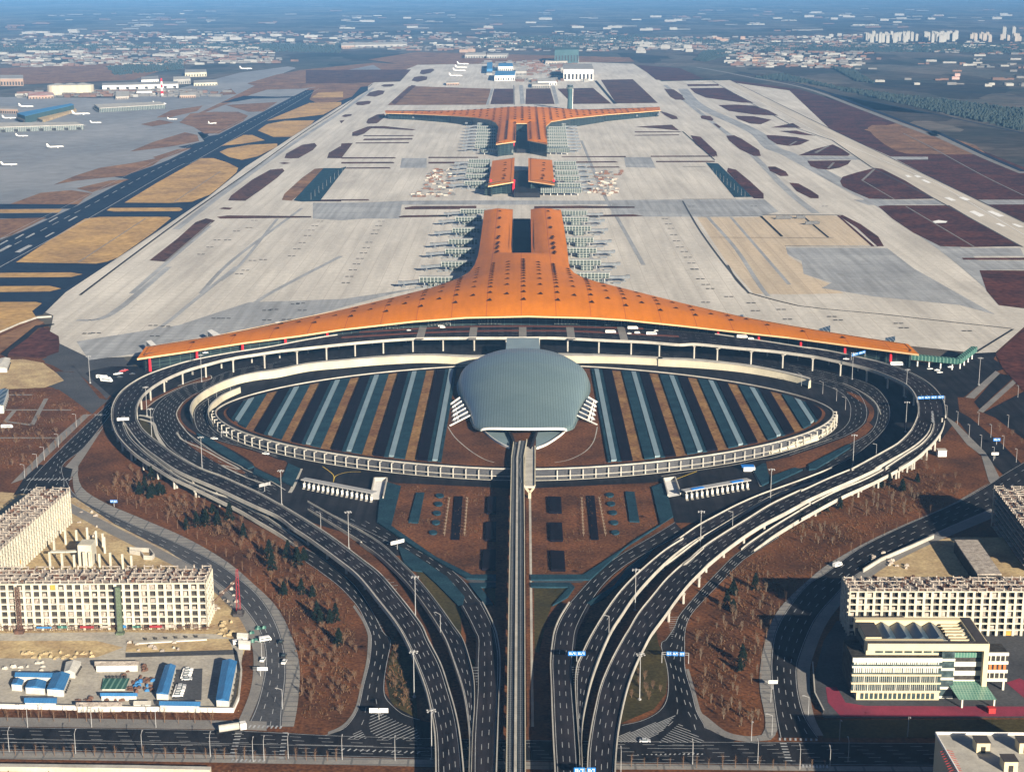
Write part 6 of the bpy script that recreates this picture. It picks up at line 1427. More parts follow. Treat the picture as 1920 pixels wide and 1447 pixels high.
for i in range(4):
    b = MB(); xx = o0.x + ux0 + 10 + i * 8.9; y0_, y1_ = o0.y + 14, o0.y + 35
    b.quad((xx, y0_, 28.6), (xx + 4.4, y0_, 31.4), (xx + 4.4, y1_, 31.4), (xx, y1_, 28.6)); b.quad((xx + 4.4, y0_, 31.4), (xx + 8.8, y0_, 28.6), (xx + 8.8, y1_, 28.6), (xx + 4.4, y1_, 31.4)); b.tri((xx, y0_, 28.6), (xx + 8.8, y0_, 28.6), (xx + 4.4, y0_, 31.4)); b.build('rooflight', M['solar'], off_)
    ob('rooflight_wall', ux0 + 10.1 + i * 8.9, ux0 + 18.8 + i * 8.9, 13.4, 13.9, 27.4, 29.4, 'offw')
for i in range(6): ob('sunshade', ux0 + 46.5, WT - 6.6, 12 + i * 4.2, 13.4 + i * 4.2, 29.6, 30.4, 'offc')
for k in range(5): ob('stair_bay', W0 + .6, W0 + 8, 3.2, 9, .2 + k * 5.4, 1.6 + k * 5.4, 'offw')
ob('stair_glass', W0 + .9, W0 + 7.7, 3.6, 9, .1, 27, 'offg')
ob('atrium', W0 + 8.2, W0 + 26, 8, 24, .1, 24, 'inner')
for k in range(4): ob('spandrel', W0 + 8.0, W0 + 26.2, 7.6, 8.4, 6.5 + k * 5.2, 9.2 + k * 5.2, 'grnglass' if k > 2 else 'offw')
cnp = MB(); cnp.quad((o0.x + W0 + 8, o0.y - 9, 5.2), (o0.x + W0 + 28, o0.y - 9, 5.2), (o0.x + W0 + 25, o0.y + 8, 8.6), (o0.x + W0 + 5, o0.y + 8, 8.6)); cnp.build('canopy', M['grnglass'], off_)
for xx in (9.5, 26.5): ob('canopy_post', W0 + xx, W0 + xx + .8, -8.6, -7.8, 0, 5.2, 'offw')
ob('side_wing', WT + .5, WT + 14, 14, 27, 6, 22, 'inner')
for k in range(4): ob('spandrel', WT + .4, WT + 14.2, 13.4, 14.2, 5.6 + k * 5, 7.4 + k * 5, 'offw')
for k in range(3):
    b = MB()
    for i in range(5): b.box((o0.x + WT + 2 + i * 2.6, o0.y + 13.7, 7.4 + k * 5), (.5 if k != 1 else 1.4, .3, 3.2))
    b.build('screen', M['offw'] if k != 1 else mat('rust_panel', (.50, .16, .05), (.4, .13, .05), scale=.3), off_)
for i in range(2): ob('pilotis', WT + 1.5 + i * 10.6, WT + 2.6 + i * 10.6, 14, 15.4, 0, 6, 'offw')
b = MB(); b.box((o0.x + W0 + 24, o0.y - 14, 0), (3.6, 3, 3)); b.box((o0.x + W0 + 24, o0.y - 14, 3), (4, 3.4, .3)); stl = tag(b.build('booth', M['crane_']), 'small red stall in front of the green glass canopy of the office', 'stall')
# ---------------------------------------------------------------- block with a flat roof at the bottom right corner
HZ = 36
P = [g(*t, HZ) for t in ((1754, 1377), (2150, 1380), (2330, 1640), (1905, 1640))]; fr = thing('flat_roof_building', (P[0].x, P[0].y, 0), 'building with a pale flat roof and small rooftop huts, cut by the bottom right corner', 'building')
b = MB(); b.prism(P, 0, HZ - .1); b.build('wall', M['offc'], fr); b = MB(); b.prism(P, HZ - .08, HZ + .3); b.build('roof', M['conc'], fr)
b = MB()
for i in range(4): b.bar(P[i] + Vector((0, 0, .9)), P[(i + 1) % 4] + Vector((0, 0, .9)), .5, 1.3)
b.build('parapet', M['white'], fr)
for x, y in ((1355, 1345), (1548, 1345), (1480, 1430)):
    p = gb(x, y, HZ + .3); b = MB(); b.box((p.x, p.y, p.z), (6, 7, 5)); q = b.build('roof_hut', M['offc'], fr); b = MB(); b.box((p.x, p.y, p.z + 5), (6.6, 7.6, .3)); w_ = b.build('hut_roof', M['roofdk'], q); w_.location = (0, 0, 0); b = MB(); b.box((p.x, p.y - 3.6, p.z + .2), (2, .3, 3)); w_ = b.build('door', M['inner'], q); w_.location = (0, 0, 0)
b = MB()
for k in range(9):
    a = gb(1170 + k * 5, 1355 + k * 11, HZ + .5); b.bar(a, a + Vector((3.2, 1.6, .3)), .16); b.bar(a + Vector((3.2, 1.6, .3)), a + Vector((6, .6, 0)), .16)
b.build('red_pipe', M['crane_'], fr)
# ---------------------------------------------------------------- site sheds, walls, vehicles
M['bluer'] = mat('blue_sheet_roof', (.045, .17, .36), (.035, .13, .29), scale=.2, rough=.45, fine=.06, grid=[(0, 1.5, .12)], gcol=(.03, .14, .34)); M['shedw'] = mat('shed_wall', (.50, .49, .45), (.4, .39, .36), scale=.3)
def shed(s, h, label, m='bluer', ridge=1.2, group='site sheds'):
    P = [g(x, y, h) for x, y in T(s)]; c = sum(P, Vector()) / 4; r = thing('site_shed', (c.x, c.y, 0), label, 'shed', group)
    b = MB(); b.prism([(c.x + (p.x - c.x) * .94, c.y + (p.y - c.y) * .94) for p in P], 0, h - .05); b.build('wall', M['shedw'], r)
    la, lb_ = (P[1] - P[0]).length, (P[2] - P[1]).length
    if la < lb_: P = P[1:] + P[:1]
    m0, m1 = P[0].lerp(P[3], .5) + Vector((0, 0, ridge)), P[1].lerp(P[2], .5) + Vector((0, 0, ridge)); b = MB()
    b.quad(P[0], P[1], m1, m0); b.quad(m0, m1, P[2], P[3]); b.tri(P[0], m0, P[3]); b.tri(P[1], P[2], m1); b.build('roof', M[m], r)
    b = MB(); a, q = P[0].lerp(P[1], .1), P[0].lerp(P[1], .9)
    for i in range(6):
        p = a.lerp(q, (i + .5) / 6); b.box((p.x, p.y + (.1), 1.2), (1.3, .5, 1.3))
    b.build('window', M['inner'], r)
shed('a 750 960 800 962 765 1095 708 1090', 5, 'long blue roofed shed left of the parked cars in the left site'); shed('a 1010 938 1078 942 1040 1125 980 1120', 6, 'biggest long blue roofed shed beside the perimeter wall')
shed('a 75 990 245 992 235 1018 65 1014', 4, 'upper blue roofed shed of the left cluster'); shed('a 60 1025 110 1028 100 1052 50 1048', 4, 'small square blue roofed shed of the left cluster'); shed('a 130 1030 212 1032 205 1068 112 1062', 4, 'middle blue roofed shed of the left cluster')
shed('a 245 995 320 1000 290 1075 210 1070', 4.5, 'wide blue roofed shed joined to the left cluster'); shed('a 110 1105 260 1105 258 1135 110 1132', 4, 'blue roofed shed by the perimeter wall, left'); shed('a 725 1122 912 1124 910 1148 722 1144', 4, 'long low blue roofed shed by the perimeter wall, right')
shed('a 430 940 635 940 630 962 430 965', 4, 'long grey roofed barrack in the middle of the left site', 'rough'); shed('a 610 1122 690 1122 685 1142 605 1142', 3.5, 'small pale grey roofed shed by the perimeter wall', 'conc'); shed('a 345 1128 555 1128 555 1148 345 1150', 3.5, 'grey brown roofed shed row by the perimeter wall', 'rough')
shed('a 455 1090 625 1090 625 1102 455 1102', 3, 'narrow blue shed below the green netted yard'); shed('a 470 1020 590 1020 570 1070 460 1070', 1.2, 'flat green netted stack yard', 'truss', .1); shed('a 300 945 370 945 340 995 290 990', 4, 'white and blue hut with a red patch behind the left cluster', 'shedw')
shed('a 1080 812 1130 815 1125 835 1075 832', 3.5, 'white hut by the site gate', 'shedw'); shed('a 1085 845 1140 848 1138 868 1082 865', 3.5, 'second white hut by the site gate', 'shedw'); shed('d 0 515 60 515 40 570 -60 570', 5, 'white roofed shed at the far left edge', 'shedw'); shed('d 0 690 50 690 20 780 -60 780', 8, 'glass roofed hall at the far left edge', 'gglass')
shed('a 605 850 950 832 950 842 605 862', 1.2, 'long pale precast wall lying before the left building shell', 'conc', .1); shed('b 960 1000 1030 1000 1030 1020 960 1020', 1, 'x', 'truss') if False else None
def wallrun(label, s, h, m='white', wd=.5, name='boundary_wall'):
    P = [g(x, y, .3) for x, y in T(s)]; r = thing(name, P[0], label, 'wall'); b = MB()
    for a, q in zip(P, P[1:]): b.bar(a + Vector((0, 0, h / 2)), q + Vector((0, 0, h / 2)), wd, h)
    b.build('panel', M[m], r); b = MB()
    for a, q in zip(P, P[1:]): b.bar(a + Vector((0, 0, h + .1)), q + Vector((0, 0, h + .1)), wd + .4, .25)
    b.build('coping', M['conc'], r)
wallrun('white perimeter wall along the street side of the left site', 'a -300 1150 0 1158 500 1168 1060 1176 1085 1120 1098 1000 1080 905', 2.6); wallrun('pale yellow wall along the bottom left edge', 'n -300 1442 0 1443 250 1446 395 1449', 2.5, 'cream', 3)
wallrun('low pale wall between the right curved road and the building yard', 'b 820 540 900 490 1040 430 1140 385', 2.4, 'conc'); wallrun('dark fence along the office yard', 'b 590 960 600 1100 640 1180', 2, 'roofdk', .3, 'fence')
wallrun('white fence on the grass left of the black taxiway', 'd -200 410 0 372 110 325 210 290 290 285', 1.8, 'conc', .3, 'fence'); wallrun('long dark blast fence curving across the right apron', 'f 375 150 450 172 540 196 650 222 800 240 1100 267 1500 312 1850 350', 1.1, 'asphalt_g', .4, 'fence')
# crane
M['crane'] = mat('crane_red', (.26, .03, .035), (.16, .025, .03), scale=.5); cr_ = thing('site_crane', ga(1085, 735), 'red lattice crane standing by the curved road at the left site', 'crane'); b = MB(); H_ = 30
for i in range(10):
    z0_, z1_ = i * 3, i * 3 + 3; w0, w1 = 1.3 - i * .08, 1.3 - (i + 1) * .08
    cs = [(-1, -1), (1, -1), (1, 1), (-1, 1)]
    for j in range(4):
        p0, p1 = cs[j], cs[(j + 1) % 4]; b.bar((p0[0] * w0, p0[1] * w0, z0_), (p0[0] * w1, p0[1] * w1, z1_), .2); b.bar((p0[0] * w0, p0[1] * w0, z0_), (p1[0] * w1, p1[1] * w1, z1_), .14)
b.build('mast', M['crane'], cr_, world=False); b = MB()
for i in range(9):
    a = Vector((-1 - i * 2.6, -i * 1.2, 22 - i * 2.3)); q = Vector((-1 - (i + 1) * 2.6, -(i + 1) * 1.2, 22 - (i + 1) * 2.3))
    for dx, dz in ((-.7, 0), (.7, 0), (0, 1.2)): b.bar(a + Vector((dx, dx, dz)), q + Vector((dx, dx, dz)), .25)
    b.bar(a + Vector((-.7, 0, 0)), q + Vector((0, 0, 1.2)), .2)
b.build('jib', M['rebar'], cr_, world=False); b = MB(); b.box((0, 0, 0), (6, 7, 2.2)); b.box((1, -1, 2.2), (3, 4, 2)); b.build('base', M['roofdk'], cr_, world=False)
# site stacks, one by one
stk = []
M['sand'] = mat('sand_bags', (.36, .28, .16), (.26, .21, .13), scale=.4)
def stack(x, y, sx, sy, h, m, lab):
    p = ga(x, y, .4); b = MB(); b.box(p, (sx, sy, h), rnd.uniform(-.3, .3), .9); b.box(p + Vector((sx * .1, 0, h)), (sx * .6, sy * .7, h * .5), rnd.uniform(-.5, .5), .8); tag(b.build('material_stack', M[m]), lab, 'building material', 'stacks in the left building site')
zones = (('a 100 910 440 905 440 930 100 935', 26, 'sand', 'pale yellow stack in the row before the left building shell'), ('a 590 1020 710 1025 700 1090 600 1085', 22, 'rebar', 'dark stack in the crowded yard left of the long blue shed'), ('a 610 1020 700 1025 690 1080 610 1080', 8, 'bluer', 'blue stack in the crowded yard left of the long blue shed'),
         ('a 1010 760 1050 770 1060 830 1000 830', 12, 'sand', 'pale sack stack at the right end of the left building shell'), ('a 1140 790 1210 790 1210 860 1140 860', 10, 'truss', 'green and grey load by the site gate'), ('a 300 1110 560 1110 560 1125 300 1125', 10, 'rebar', 'rusty bundle along the lower site lane'),
         ('a 20 960 200 940 180 990 20 985', 10, 'conc', 'pale panel stack behind the left shed cluster'), ('a 380 960 700 990 690 1015 400 1015', 12, 'rebar', 'rusty heap between the grey barrack and the netted yard'), ('a 570 860 820 860 800 900 570 900', 10, 'rough', 'formwork heap near the foot of the left building shell'),
         ('a 960 590 1050 620 1080 720 1010 700', 14, 'rough', 'formwork heap beside the red crane'), ('a 330 260 480 330 470 400 350 380', 8, 'rough', 'small heap in the upper left site yard'), ('b 850 470 1010 450 1040 500 900 530', 14, 'rough', 'heap of planks behind the white building shell'))
for s, n_, m_, lb in zones:
    Pz = T(s); xs = [(p[0]) * 2.4234 - (0 if s[0] == 'a' else 1280 * 2.4234) for p in Pz]; ys = [(p[1] - 850) * 2.4234 for p in Pz]
    for _ in range(n_):
        x, y = rnd.uniform(min(xs), max(xs)), rnd.uniform(min(ys), max(ys))
        if s[0] == 'b': x += 1280 * 2.4234
        stack(x, y, rnd.uniform(1.2, 3.6), rnd.uniform(.8, 1.8), rnd.uniform(.5, 1.3), m_, lb)
# vehicles
CARC = {'white': (.75, .75, .74), 'silver': (.40, .41, .43), 'black': (.02, .02, .022), 'red': (.5, .03, .03)}
for k, v in CARC.items(): M['car_' + k] = mat('car_paint_' + k, v, tuple(x * .92 for x in v), scale=.3, rough=.3, spec=.6)
M['tyre'] = mat('rubber', (.015, .015, .015))
def car(color, ln=4.6, wd=1.9, ht=1.5, van=False, name='car'):
    r = thing(name, (0, 0, 0), 'x', 'car'); b = MB(); n = 0; prof = [(-ln / 2, .35), (-ln / 2, .85), (-ln * .45, 1.0), (ln * .22, 1.0), (ln / 2 - .1, .8), (ln / 2, .45), (ln / 2, .35)] if not van else [(-ln / 2, .4), (-ln / 2, ht), (ln * .36, ht), (ln / 2 - .1, ht * .55), (ln / 2, .4)]
    k = len(prof)
    for s in (-1, 1): b.v += [(x, s * wd / 2, z) for x, z in prof]
    b.f += [tuple(range(k))[::-1] if False else tuple(range(k)), tuple(range(2 * k - 1, k - 1, -1))] + [(i, k + i, k + (i + 1) % k, (i + 1) % k) for i in range(k)]; b.build('body', M['car_' + color], r, world=False)
    if not van:
        b = MB(); b.box((-.25, 0, 1.0), (ln * .52, wd * .92, ht - 1.0), top=.74); b.build('cabin', M['offg'], r, world=False); b = MB(); b.box((-.25, 0, ht), (ln * .36, wd * .66, .05)); b.build('roof', M['car_' + color], r, world=False)
    else: b = MB(); b.box((0, 0, ht * .55), (ln * .8, wd + .04, ht * .26)); b.build('window', M['offg'], r, world=False)
    for x in (-ln * .32, ln * .32):
        for y in (-wd / 2, wd / 2): b = MB(); b.cyl((x, y - .1, .34), (x, y + .1, .34), .34, k=8); b.build('wheel', M['tyre'], r, world=False)
    return reg(r)
CARS = {c: car(c) for c in CARC}; BUS = car('white', 11, 2.5, 3.0, True, 'bus'); VAN = car('white', 5.6, 2.1, 2.2, True, 'van'); uc = set()
def putcar(pr, s, z, rz, label, group='parked cars', sc=1.25):
    for x, y in T(s):
        p = g(x, y, z)
        if pr.name in uc: dup(pr, p, rz, label, group, sc)
        else: uc.add(pr.name); pr.location = p; pr.rotation_euler = (0, 0, rz); pr.scale = (sc,) * 3; pr['label'] = label; pr['group'] = group
    
BUS['category'] = 'bus'; VAN['category'] = 'van'
putcar(CARS['white'], 'a 855 985 852 998 848 1008 845 1020 820 1068 816 1080 812 1092 808 1103', .45, .1, 'white car parked in the column between the two long blue sheds', 'cars parked between the blue sheds')
putcar(CARS['silver'], 'a 850 1028 822 1060 818 1072', .45, .1, 'grey car parked in the column between the two long blue sheds', 'cars parked between the blue sheds')
putcar(CARS['white'], 'A1 110 375 150 365', .3, .3, 'white car in the lot left of the near terminal', 'cars in the left lot'); putcar(CARS['red'], 'A1 180 340 210 330', .3, .3, 'red car in the lot left of the near terminal', 'cars in the left lot'); putcar(CARS['black'], 'A1 290 375 150 410', .3, .3, 'black car in the lot left of the near terminal', 'cars in the left lot')
putcar(BUS, 'd 575 628 600 645 595 638', .3, -.35, 'cream and white bus parked in the lot left of the near terminal', 'buses in the left lot', 1.1); putcar(CARS['white'], 'B4 1580 315 1660 330 1690 355 1810 295', .3, .2, 'white car in the lot right of the near terminal', 'cars in the right lot')
putcar(BUS, 'B4 1210 270', .3, .05, 'white bus under the right tip of the orange roof', 'buses in the right lot'); putcar(CARS['white'], 'A1 1110 135', 15, .5, 'white car on the elevated road before the left wing', 'cars on the elevated road'); putcar(BUS, 'f 335 400', 15, -.15, 'white bus on the elevated road before the right wing', 'cars on the elevated road', 1)
putcar(VAN, 'f 385 410', 15, -.15, 'white van behind the bus on the elevated road', 'cars on the elevated road', 1); putcar(CARS['white'], 'B4 640 205', 15, -.3, 'white car by the blue sign on the elevated road', 'cars on the elevated road')
for i, (x, y) in enumerate(((380, 360), (570, 345), (1515, 372), (1620, 378), (1665, 376), (1745, 382), (1770, 362), (560, 340), (1640, 350))): putcar((CARS['white'], VAN, BUS)[i % 3], 'e %d %d' % (x, y), 15.2, 0, 'pale vehicle waiting at the drop-off kerb under the near eave', 'vehicles at the drop-off kerb', 1)
putcar(CARS['silver'], 'B2 1255 1100', .4, 0, 'silver car on the cross street right of the viaducts', 'cars on the cross street'); putcar(VAN, 'b 703 512', .4, .7, 'white van on the right curved road', 'cars on the local roads'); putcar(CARS['black'], 'a 1277 860 1290 922', .4, 1.5, 'black car on the left curved road', 'cars on the local roads')
putcar(CARS['white'], 'a 1292 950 1195 940', .4, 1.5, 'white car on the left curved road', 'cars on the local roads'); putcar(VAN, 'a 1085 865 1205 850', .5, .4, 'white van by the site gate', 'vans at the site gate'); putcar(CARS['white'], 'A1 1210 1100 1790 1270', .4, -.4, 'white car on the ring road', 'cars on the ring road'); putcar(BUS, 'd 40 905', .4, .05, 'pale bus on the path at the far left', 'buses at the far left', .9)
tk = thing('tanker_truck', ga(1052, 1262, .4), 'white tanker truck waiting at the crossing by the left site', 'truck', None, .35); b = MB(); b.cyl((-5, 0, 2), (3, 0, 2), 1.5, k=12); b.build('tank', M['conc'], tk, world=False); b = MB(); b.box((4.6, 0, .6), (2.4, 2.6, 2.6)); b.build('cab', M['white'], tk, world=False); b = MB(); b.box((0, 0, .5), (12, 2, .5)); b.build('chassis', M['tyre'], tk, world=False); tk.scale = (1.3,) * 3
# ================================================================= far side of the airfield
M['fwall'] = mat('far_wall', (.30, .29, .27), (.20, .195, .185), scale=.02, fine=.1); M['twhite'] = mat('town_white', (.34, .33, .30), (.21, .205, .195), scale=.01); M['tred'] = mat('town_red', (.35, .13, .11), (.45, .40, .36), scale=.02); M['fwall2'] = mat('far_wall_warm', (.32, .22, .16), (.24, .17, .13), scale=.02); M['broof'] = mat('far_blue_roof', (.06, .20, .38), (.05, .16, .32), scale=.02); M['grn'] = mat('far_green_metal', (.055, .095, .10), (.04, .075, .08), scale=.02)
def fb(s, h, label, wm='fwall', rm='conc', name='hangar', cat='hangar', group=None, z=0, ov=0):
    P = [g(x, y, h) for x, y in T(s)]; c = sum(P, Vector()) / len(P); r = thing(name, (c.x, c.y, 0), label, cat, group); b = MB(); b.prism(P, 0, h); b.build('wall', M[wm], r); b = MB(); b.prism(P, h + .1, h + 1.6); b.build('roof', M[rm], r)
    lo = sorted(P, key=lambda p: p.y)[:2]; b = MB(); a, q = lo; n_ = 8
    for i in range(n_): c_ = a.lerp(q, (i + .5) / n_); b.box((c_.x, c_.y - .4, h * .1), ((q - a).length / n_ * .55, .8, h * .5))
    b.build('door', M['inner'], r); return r
fb('i 1248 362 1410 362 1418 392 1250 392', 42, 'great white hangar beyond the far terminal', 'white', 'fwall'); fb('i 885 358 962 358 966 376 882 376', 20, 'rear blue roofed hangar beyond the far terminal', 'white', 'broof', group='blue roofed hangars'); fb('i 868 402 980 402 975 425 862 428', 20, 'front blue roofed hangar beyond the far terminal', 'white', 'broof', group='blue roofed hangars')
fb('i 820 355 850 352 850 390 818 392', 18, 'small blue hangar left of the two blue roofed ones', 'broof', 'broof'); fb('i 1200 270 1335 268 1335 282 1200 284', 60, 'dark teal tower block row far behind the white hangar', 'grn', 'grn', 'building', 'building'); fb('i 1110 445 1200 440 1210 460 1105 462', 14, 'low white shed in front of the white hangar, left', 'white'); fb('i 1075 460 1170 465 1170 480 1072 480', 10, 'long low white shed before the hangars')
fb('i 700 300 810 298 815 312 695 313', 14, 'long pale warehouse behind the far aprons, left', 'fwall', group='pale warehouses'); fb('i 820 305 940 302 930 313 818 314', 14, 'long pale warehouse behind the far aprons, right', 'fwall', group='pale warehouses'); fb('i 1280 318 1335 318 1335 332 1280 334', 18, 'white cube building behind the white hangar', 'white'); fb('i 0 245 75 243 75 258 0 260', 16, 'pale complex far behind the left aprons', 'fwall2'); fb('i 75 245 370 238 368 252 78 258', 12, 'very long pale works hall far behind the left aprons')
fb('i 1150 340 1270 335 1272 348 1148 350', 10, 'low grey building row before the white cube', 'rough'); fb('i 590 460 660 458 662 468 590 470', 8, 'low pinkish shed on the far infield, left', 'fwall2'); fb('i 980 388 1040 386 1042 404 980 405', 16, 'grey white hall right of the blue roofed hangars')
fb('h 1040 395 1160 393 1162 408 1040 412', 16, 'pale yellow hangar on the left horizon side', 'cream', 'fwall'); fb('h 795 435 890 430 892 448 795 452', 16, 'white hall left of the pale yellow hangar', 'white', 'fwall'); fb('h 975 435 1070 430 1072 448 975 452', 16, 'grey white hall below the pale yellow hangar', 'fwall'); fb('h 575 470 1000 460 1002 474 575 484', 14, 'very long white terminal hall of the old airport', 'white', 'fwall', 'terminal_hall', 'terminal'); fb('h 1090 455 1220 450 1222 466 1090 470', 10, 'pale low hall right of the very long white one', 'cream', 'fwall')
fb('h 95 640 400 585 415 592 140 655', 20, 'old terminal finger with a dark blue roof at the left', 'grn', 'broof', 'terminal_hall', 'terminal'); fb('h 0 600 100 605 100 618 0 615', 12, 'white and red building at the left edge of the old airport', 'fwall2', 'fwall'); fb('h -100 695 430 690 470 705 -100 722', 12, 'long pale pier of the old airport, front', 'gglass', 'conc', 'terminal_pier', 'terminal'); fb('h 530 590 900 575 930 590 560 612', 12, 'long pale pier of the old airport, rear', 'gglass', 'conc', 'terminal_pier', 'terminal'); fb('h 200 665 420 612 430 618 240 680', 6, 'sandy coloured strip of works beside the blue roofed finger', 'dirt', 'dirt')
fb('h 770 505 850 503 855 515 768 518', 12, 'small white hall behind the rear pier', 'white'); fb('h 650 515 725 515 725 545 650 548', 8, 'grey lot of stored boxes behind the rear pier', 'rough'); fb('h 1010 525 1100 522 1100 538 1010 540', 8, 'low pinkish hall at the end of the old airport', 'fwall2'); fb('h 160 520 300 520 300 540 160 545', 8, 'low red and white sheds left of the round tanks', 'fwall2', 'tred'); fb('h 0 425 130 425 130 445 0 445', 25, 'brown apartment rows at the far left edge', 'fwall2', 'fwall', 'building', 'building')
for i, (x, y) in enumerate(((330, 533), (400, 532), (470, 530))):
    p = g(x / 3, y / 3, 0); r = thing('storage_tank', p, 'round white storage tank, %s from the left of the three by the old airport' % ('first', 'second', 'third')[i], 'tank', 'round white tanks'); b = MB(); b.cyl((0, 0, 0), (0, 0, 32), 36, k=18); b.build('shell', M['cream'], r, world=False); b = MB(); b.cyl((0, 0, 32), (0, 0, 38), 36, 6, 18); b.build('roof', M['fwall'], r, world=False)
p = g(*T('h 912 545')[0], 0); r = thing('chimney', p, 'red and white striped mast at the old airport', 'mast')
for k in range(6): b = MB(); b.cyl((0, 0, k * 10), (0, 0, k * 10 + 10), 5 - k * .4, 4.6 - k * .4, 8); b.build('band', M['red' if k % 2 else 'white'], r, world=False)
ct = thing('control_tower', g(1068.5, 206, 0), 'slender flared control tower beyond the far terminal', 'control tower'); b = MB(); b.cyl((0, 0, 0), (0, 0, 46), 8.5, 6, 12); b.cyl((0, 0, 46), (0, 0, 62), 6, 9.5, 12); b.build('shaft', M['grn'], ct, world=False); b = MB(); b.cyl((0, 0, 62), (0, 0, 67), 10.5, 11.5, 14); b.build('gallery', M['gglass'], ct, world=False); b = MB(); b.cyl((0, 0, 67), (0, 0, 72), 8, 8.6, 12); b.build('cab', M['tglass'], ct, world=False); b = MB(); b.cyl((0, 0, 72), (0, 0, 73.5), 10, 10, 12); b.build('roof', M['gglass'], ct, world=False); b = MB()
b.bar((7.5, -5, 0), (8.5, -5, 62), 1.6); b.build('rib', M['white'], ct, world=False)
# aeroplanes
def plane():
    b = MB(); b.cyl((-18, 0, 3.6), (14, 0, 3.6), 2.1, k=10); b.cyl((14, 0, 3.6), (19, 0, 3.2), 2.1, .5, 10); b.cyl((-27, 0, 4.6), (-18, 0, 3.6), .5, 2.1, 10)
    for s in (-1, 1):
        b.prism([(3, s * 2), (-4, s * 2), (-9, s * 19), (-6.5, s * 19)], 3.0, 3.5, True); b.prism([(-21, s), (-25, s), (-27, s * 7), (-25, s * 7)], 5, 5.3, True); b.cyl((-1, s * 7, 2), (3, s * 7, 2), 1.2, k=8)
    b.quad((-19, .2, 5.5), (-26, .2, 5.5), (-28, .2, 13), (-25, .2, 13)); b.quad((-26, -.2, 5.5), (-19, -.2, 5.5), (-25, -.2, 13), (-28, -.2, 13)); o = b.build('aeroplane', M['white']); return o
pl = plane(); first = True
for s, rz, lab, grp, sc in (('h 155 605', 0, 'white aeroplane beside the dark blue roofed finger', None, 1.5), ('h 465 648', .4, 'big white aeroplane parked right of the blue roofed finger', None, 1.7), ('h 545 695', .2, 'small white aeroplane beyond the end of the front pier', None, 1), ('h 905 590', .5, 'white aeroplane at the end of the rear pier', None, 1.4),
    ('h 320 833', .5, 'white aeroplane taxiing on the wide grey apron', None, 1.3), ('h 60 932', .4, 'white aeroplane low on the left grey apron', None, 1.1), ('h 130 770', .1, 'white aeroplane on the grey apron near the left edge', None, 1), ('h 1390 392', .1, 'white aeroplane alone on the far left field', None, 1.8), ('h 1200 700', 1.1, 'white aeroplane standing on the brown infield beside the black runway', None, 1.2),
    ('h 975 675', .1, 'white aeroplane on the taxiway left of the brown infield', None, .9), ('i 690 365', 0, 'white aeroplane on the far apron, top of the column of four', 'aeroplanes on the far left apron', 1.8), ('i 680 385', 0, 'white aeroplane on the far apron, second of the column of four', 'aeroplanes on the far left apron', 1.8), ('i 670 403', 0, 'white aeroplane on the far apron, third of the column of four', 'aeroplanes on the far left apron', 1.8), ('i 650 432', 0, 'white aeroplane on the far apron, lowest of the column of four', 'aeroplanes on the far left apron', 1.8),
    ('h 230 715', 1.5, 'white aeroplane nosed in to the front pier, left one', 'aeroplanes at the front pier', 1), ('h 460 710', 1.5, 'white aeroplane nosed in to the front pier, right one', 'aeroplanes at the front pier', 1.1), ('h 640 605', 1.5, 'white aeroplane nosed in to the rear pier', None, 1.1), ('h 720 600', 1.4, 'white aeroplane by the middle of the rear pier', None, 1.1), ('h 60 670', .1, 'white aeroplane at the left edge between the piers', None, 1.3)):
    p = g(*T(s)[0], .5); o = pl if first else pl.copy()
    if not first: COL.objects.link(o)
    first = False; o.location = p; o.rotation_euler = (0, 0, rz); o.scale = (sc * .65,) * 3; tag(o, lab, 'aeroplane', grp)
    if grp is None and 'group' in o: del o['group']
M['mid_'] = mat('svc_grey', (.12, .125, .13), (.09, .09, .095), scale=.2)
# service vehicles waiting beside the split hall
def svc(m):
    b = MB(); b.box((0, 0, .6), (7, 2.6, 2.6)); b.box((4.4, 0, .5), (1.8, 2.5, 2.2)); b.box((0, 0, .2), (9, 2.2, .5)); return b.build('service_vehicle', m)
SV = [svc(M['conc']), svc(M['rough']), svc(mat('svc_brown', (.16, .08, .055), (.12, .075, .055))), svc(M['mid_']), svc(M['rebar'])]; us = set()
for side, s, n_ in (('left', 'l 490 415 650 415 640 470 600 520 660 570 380 570 470 520', 100), ('right', 'l 1440 425 1590 425 1540 480 1560 570 1380 560 1380 480', 90)):
    P = [g(x, y, 0) for x, y in T(s)]; Q = [(p.x, p.y) for p in P]; k = 0
    while k < n_:
        x, y = rnd.uniform(min(q[0] for q in Q), max(q[0] for q in Q)), rnd.uniform(min(q[1] for q in Q), max(q[1] for q in Q))
        if not inside(Q, x, y): continue
        y = round(y / 14) * 14; pr = rnd.choice(SV + SV[1:4]); k += 1
        o = pr if pr.name not in us else pr.copy()
        if pr.name in us: COL.objects.link(o)
        us.add(pr.name); o.location = (x, y, .6); o.rotation_euler = (0, 0, rnd.choice((0, 0, .2, 3.1))); o.scale = (.85,) * 3; tag(o, 'airport service vehicle in the crowded pool %s of the small split hall' % side, 'service vehicle', 'service vehicles pooled %s of the split hall' % side)
# parked equipment on the right stands
for i, (x, y) in enumerate(((545, 483), (585, 482), (660, 480), (710, 514), (740, 512))):
    o = SV[3].copy() ; COL.objects.link(o); o.location = g(1280 + x / 3, 250 + y / 3, .6); o.scale = (1.6,) * 3; tag(o, 'dark parked vehicle on the fenced right stand, number %s from the left' % ('one', 'two', 'three', 'four', 'five')[i], 'vehicle', 'vehicles on the fenced right stand')
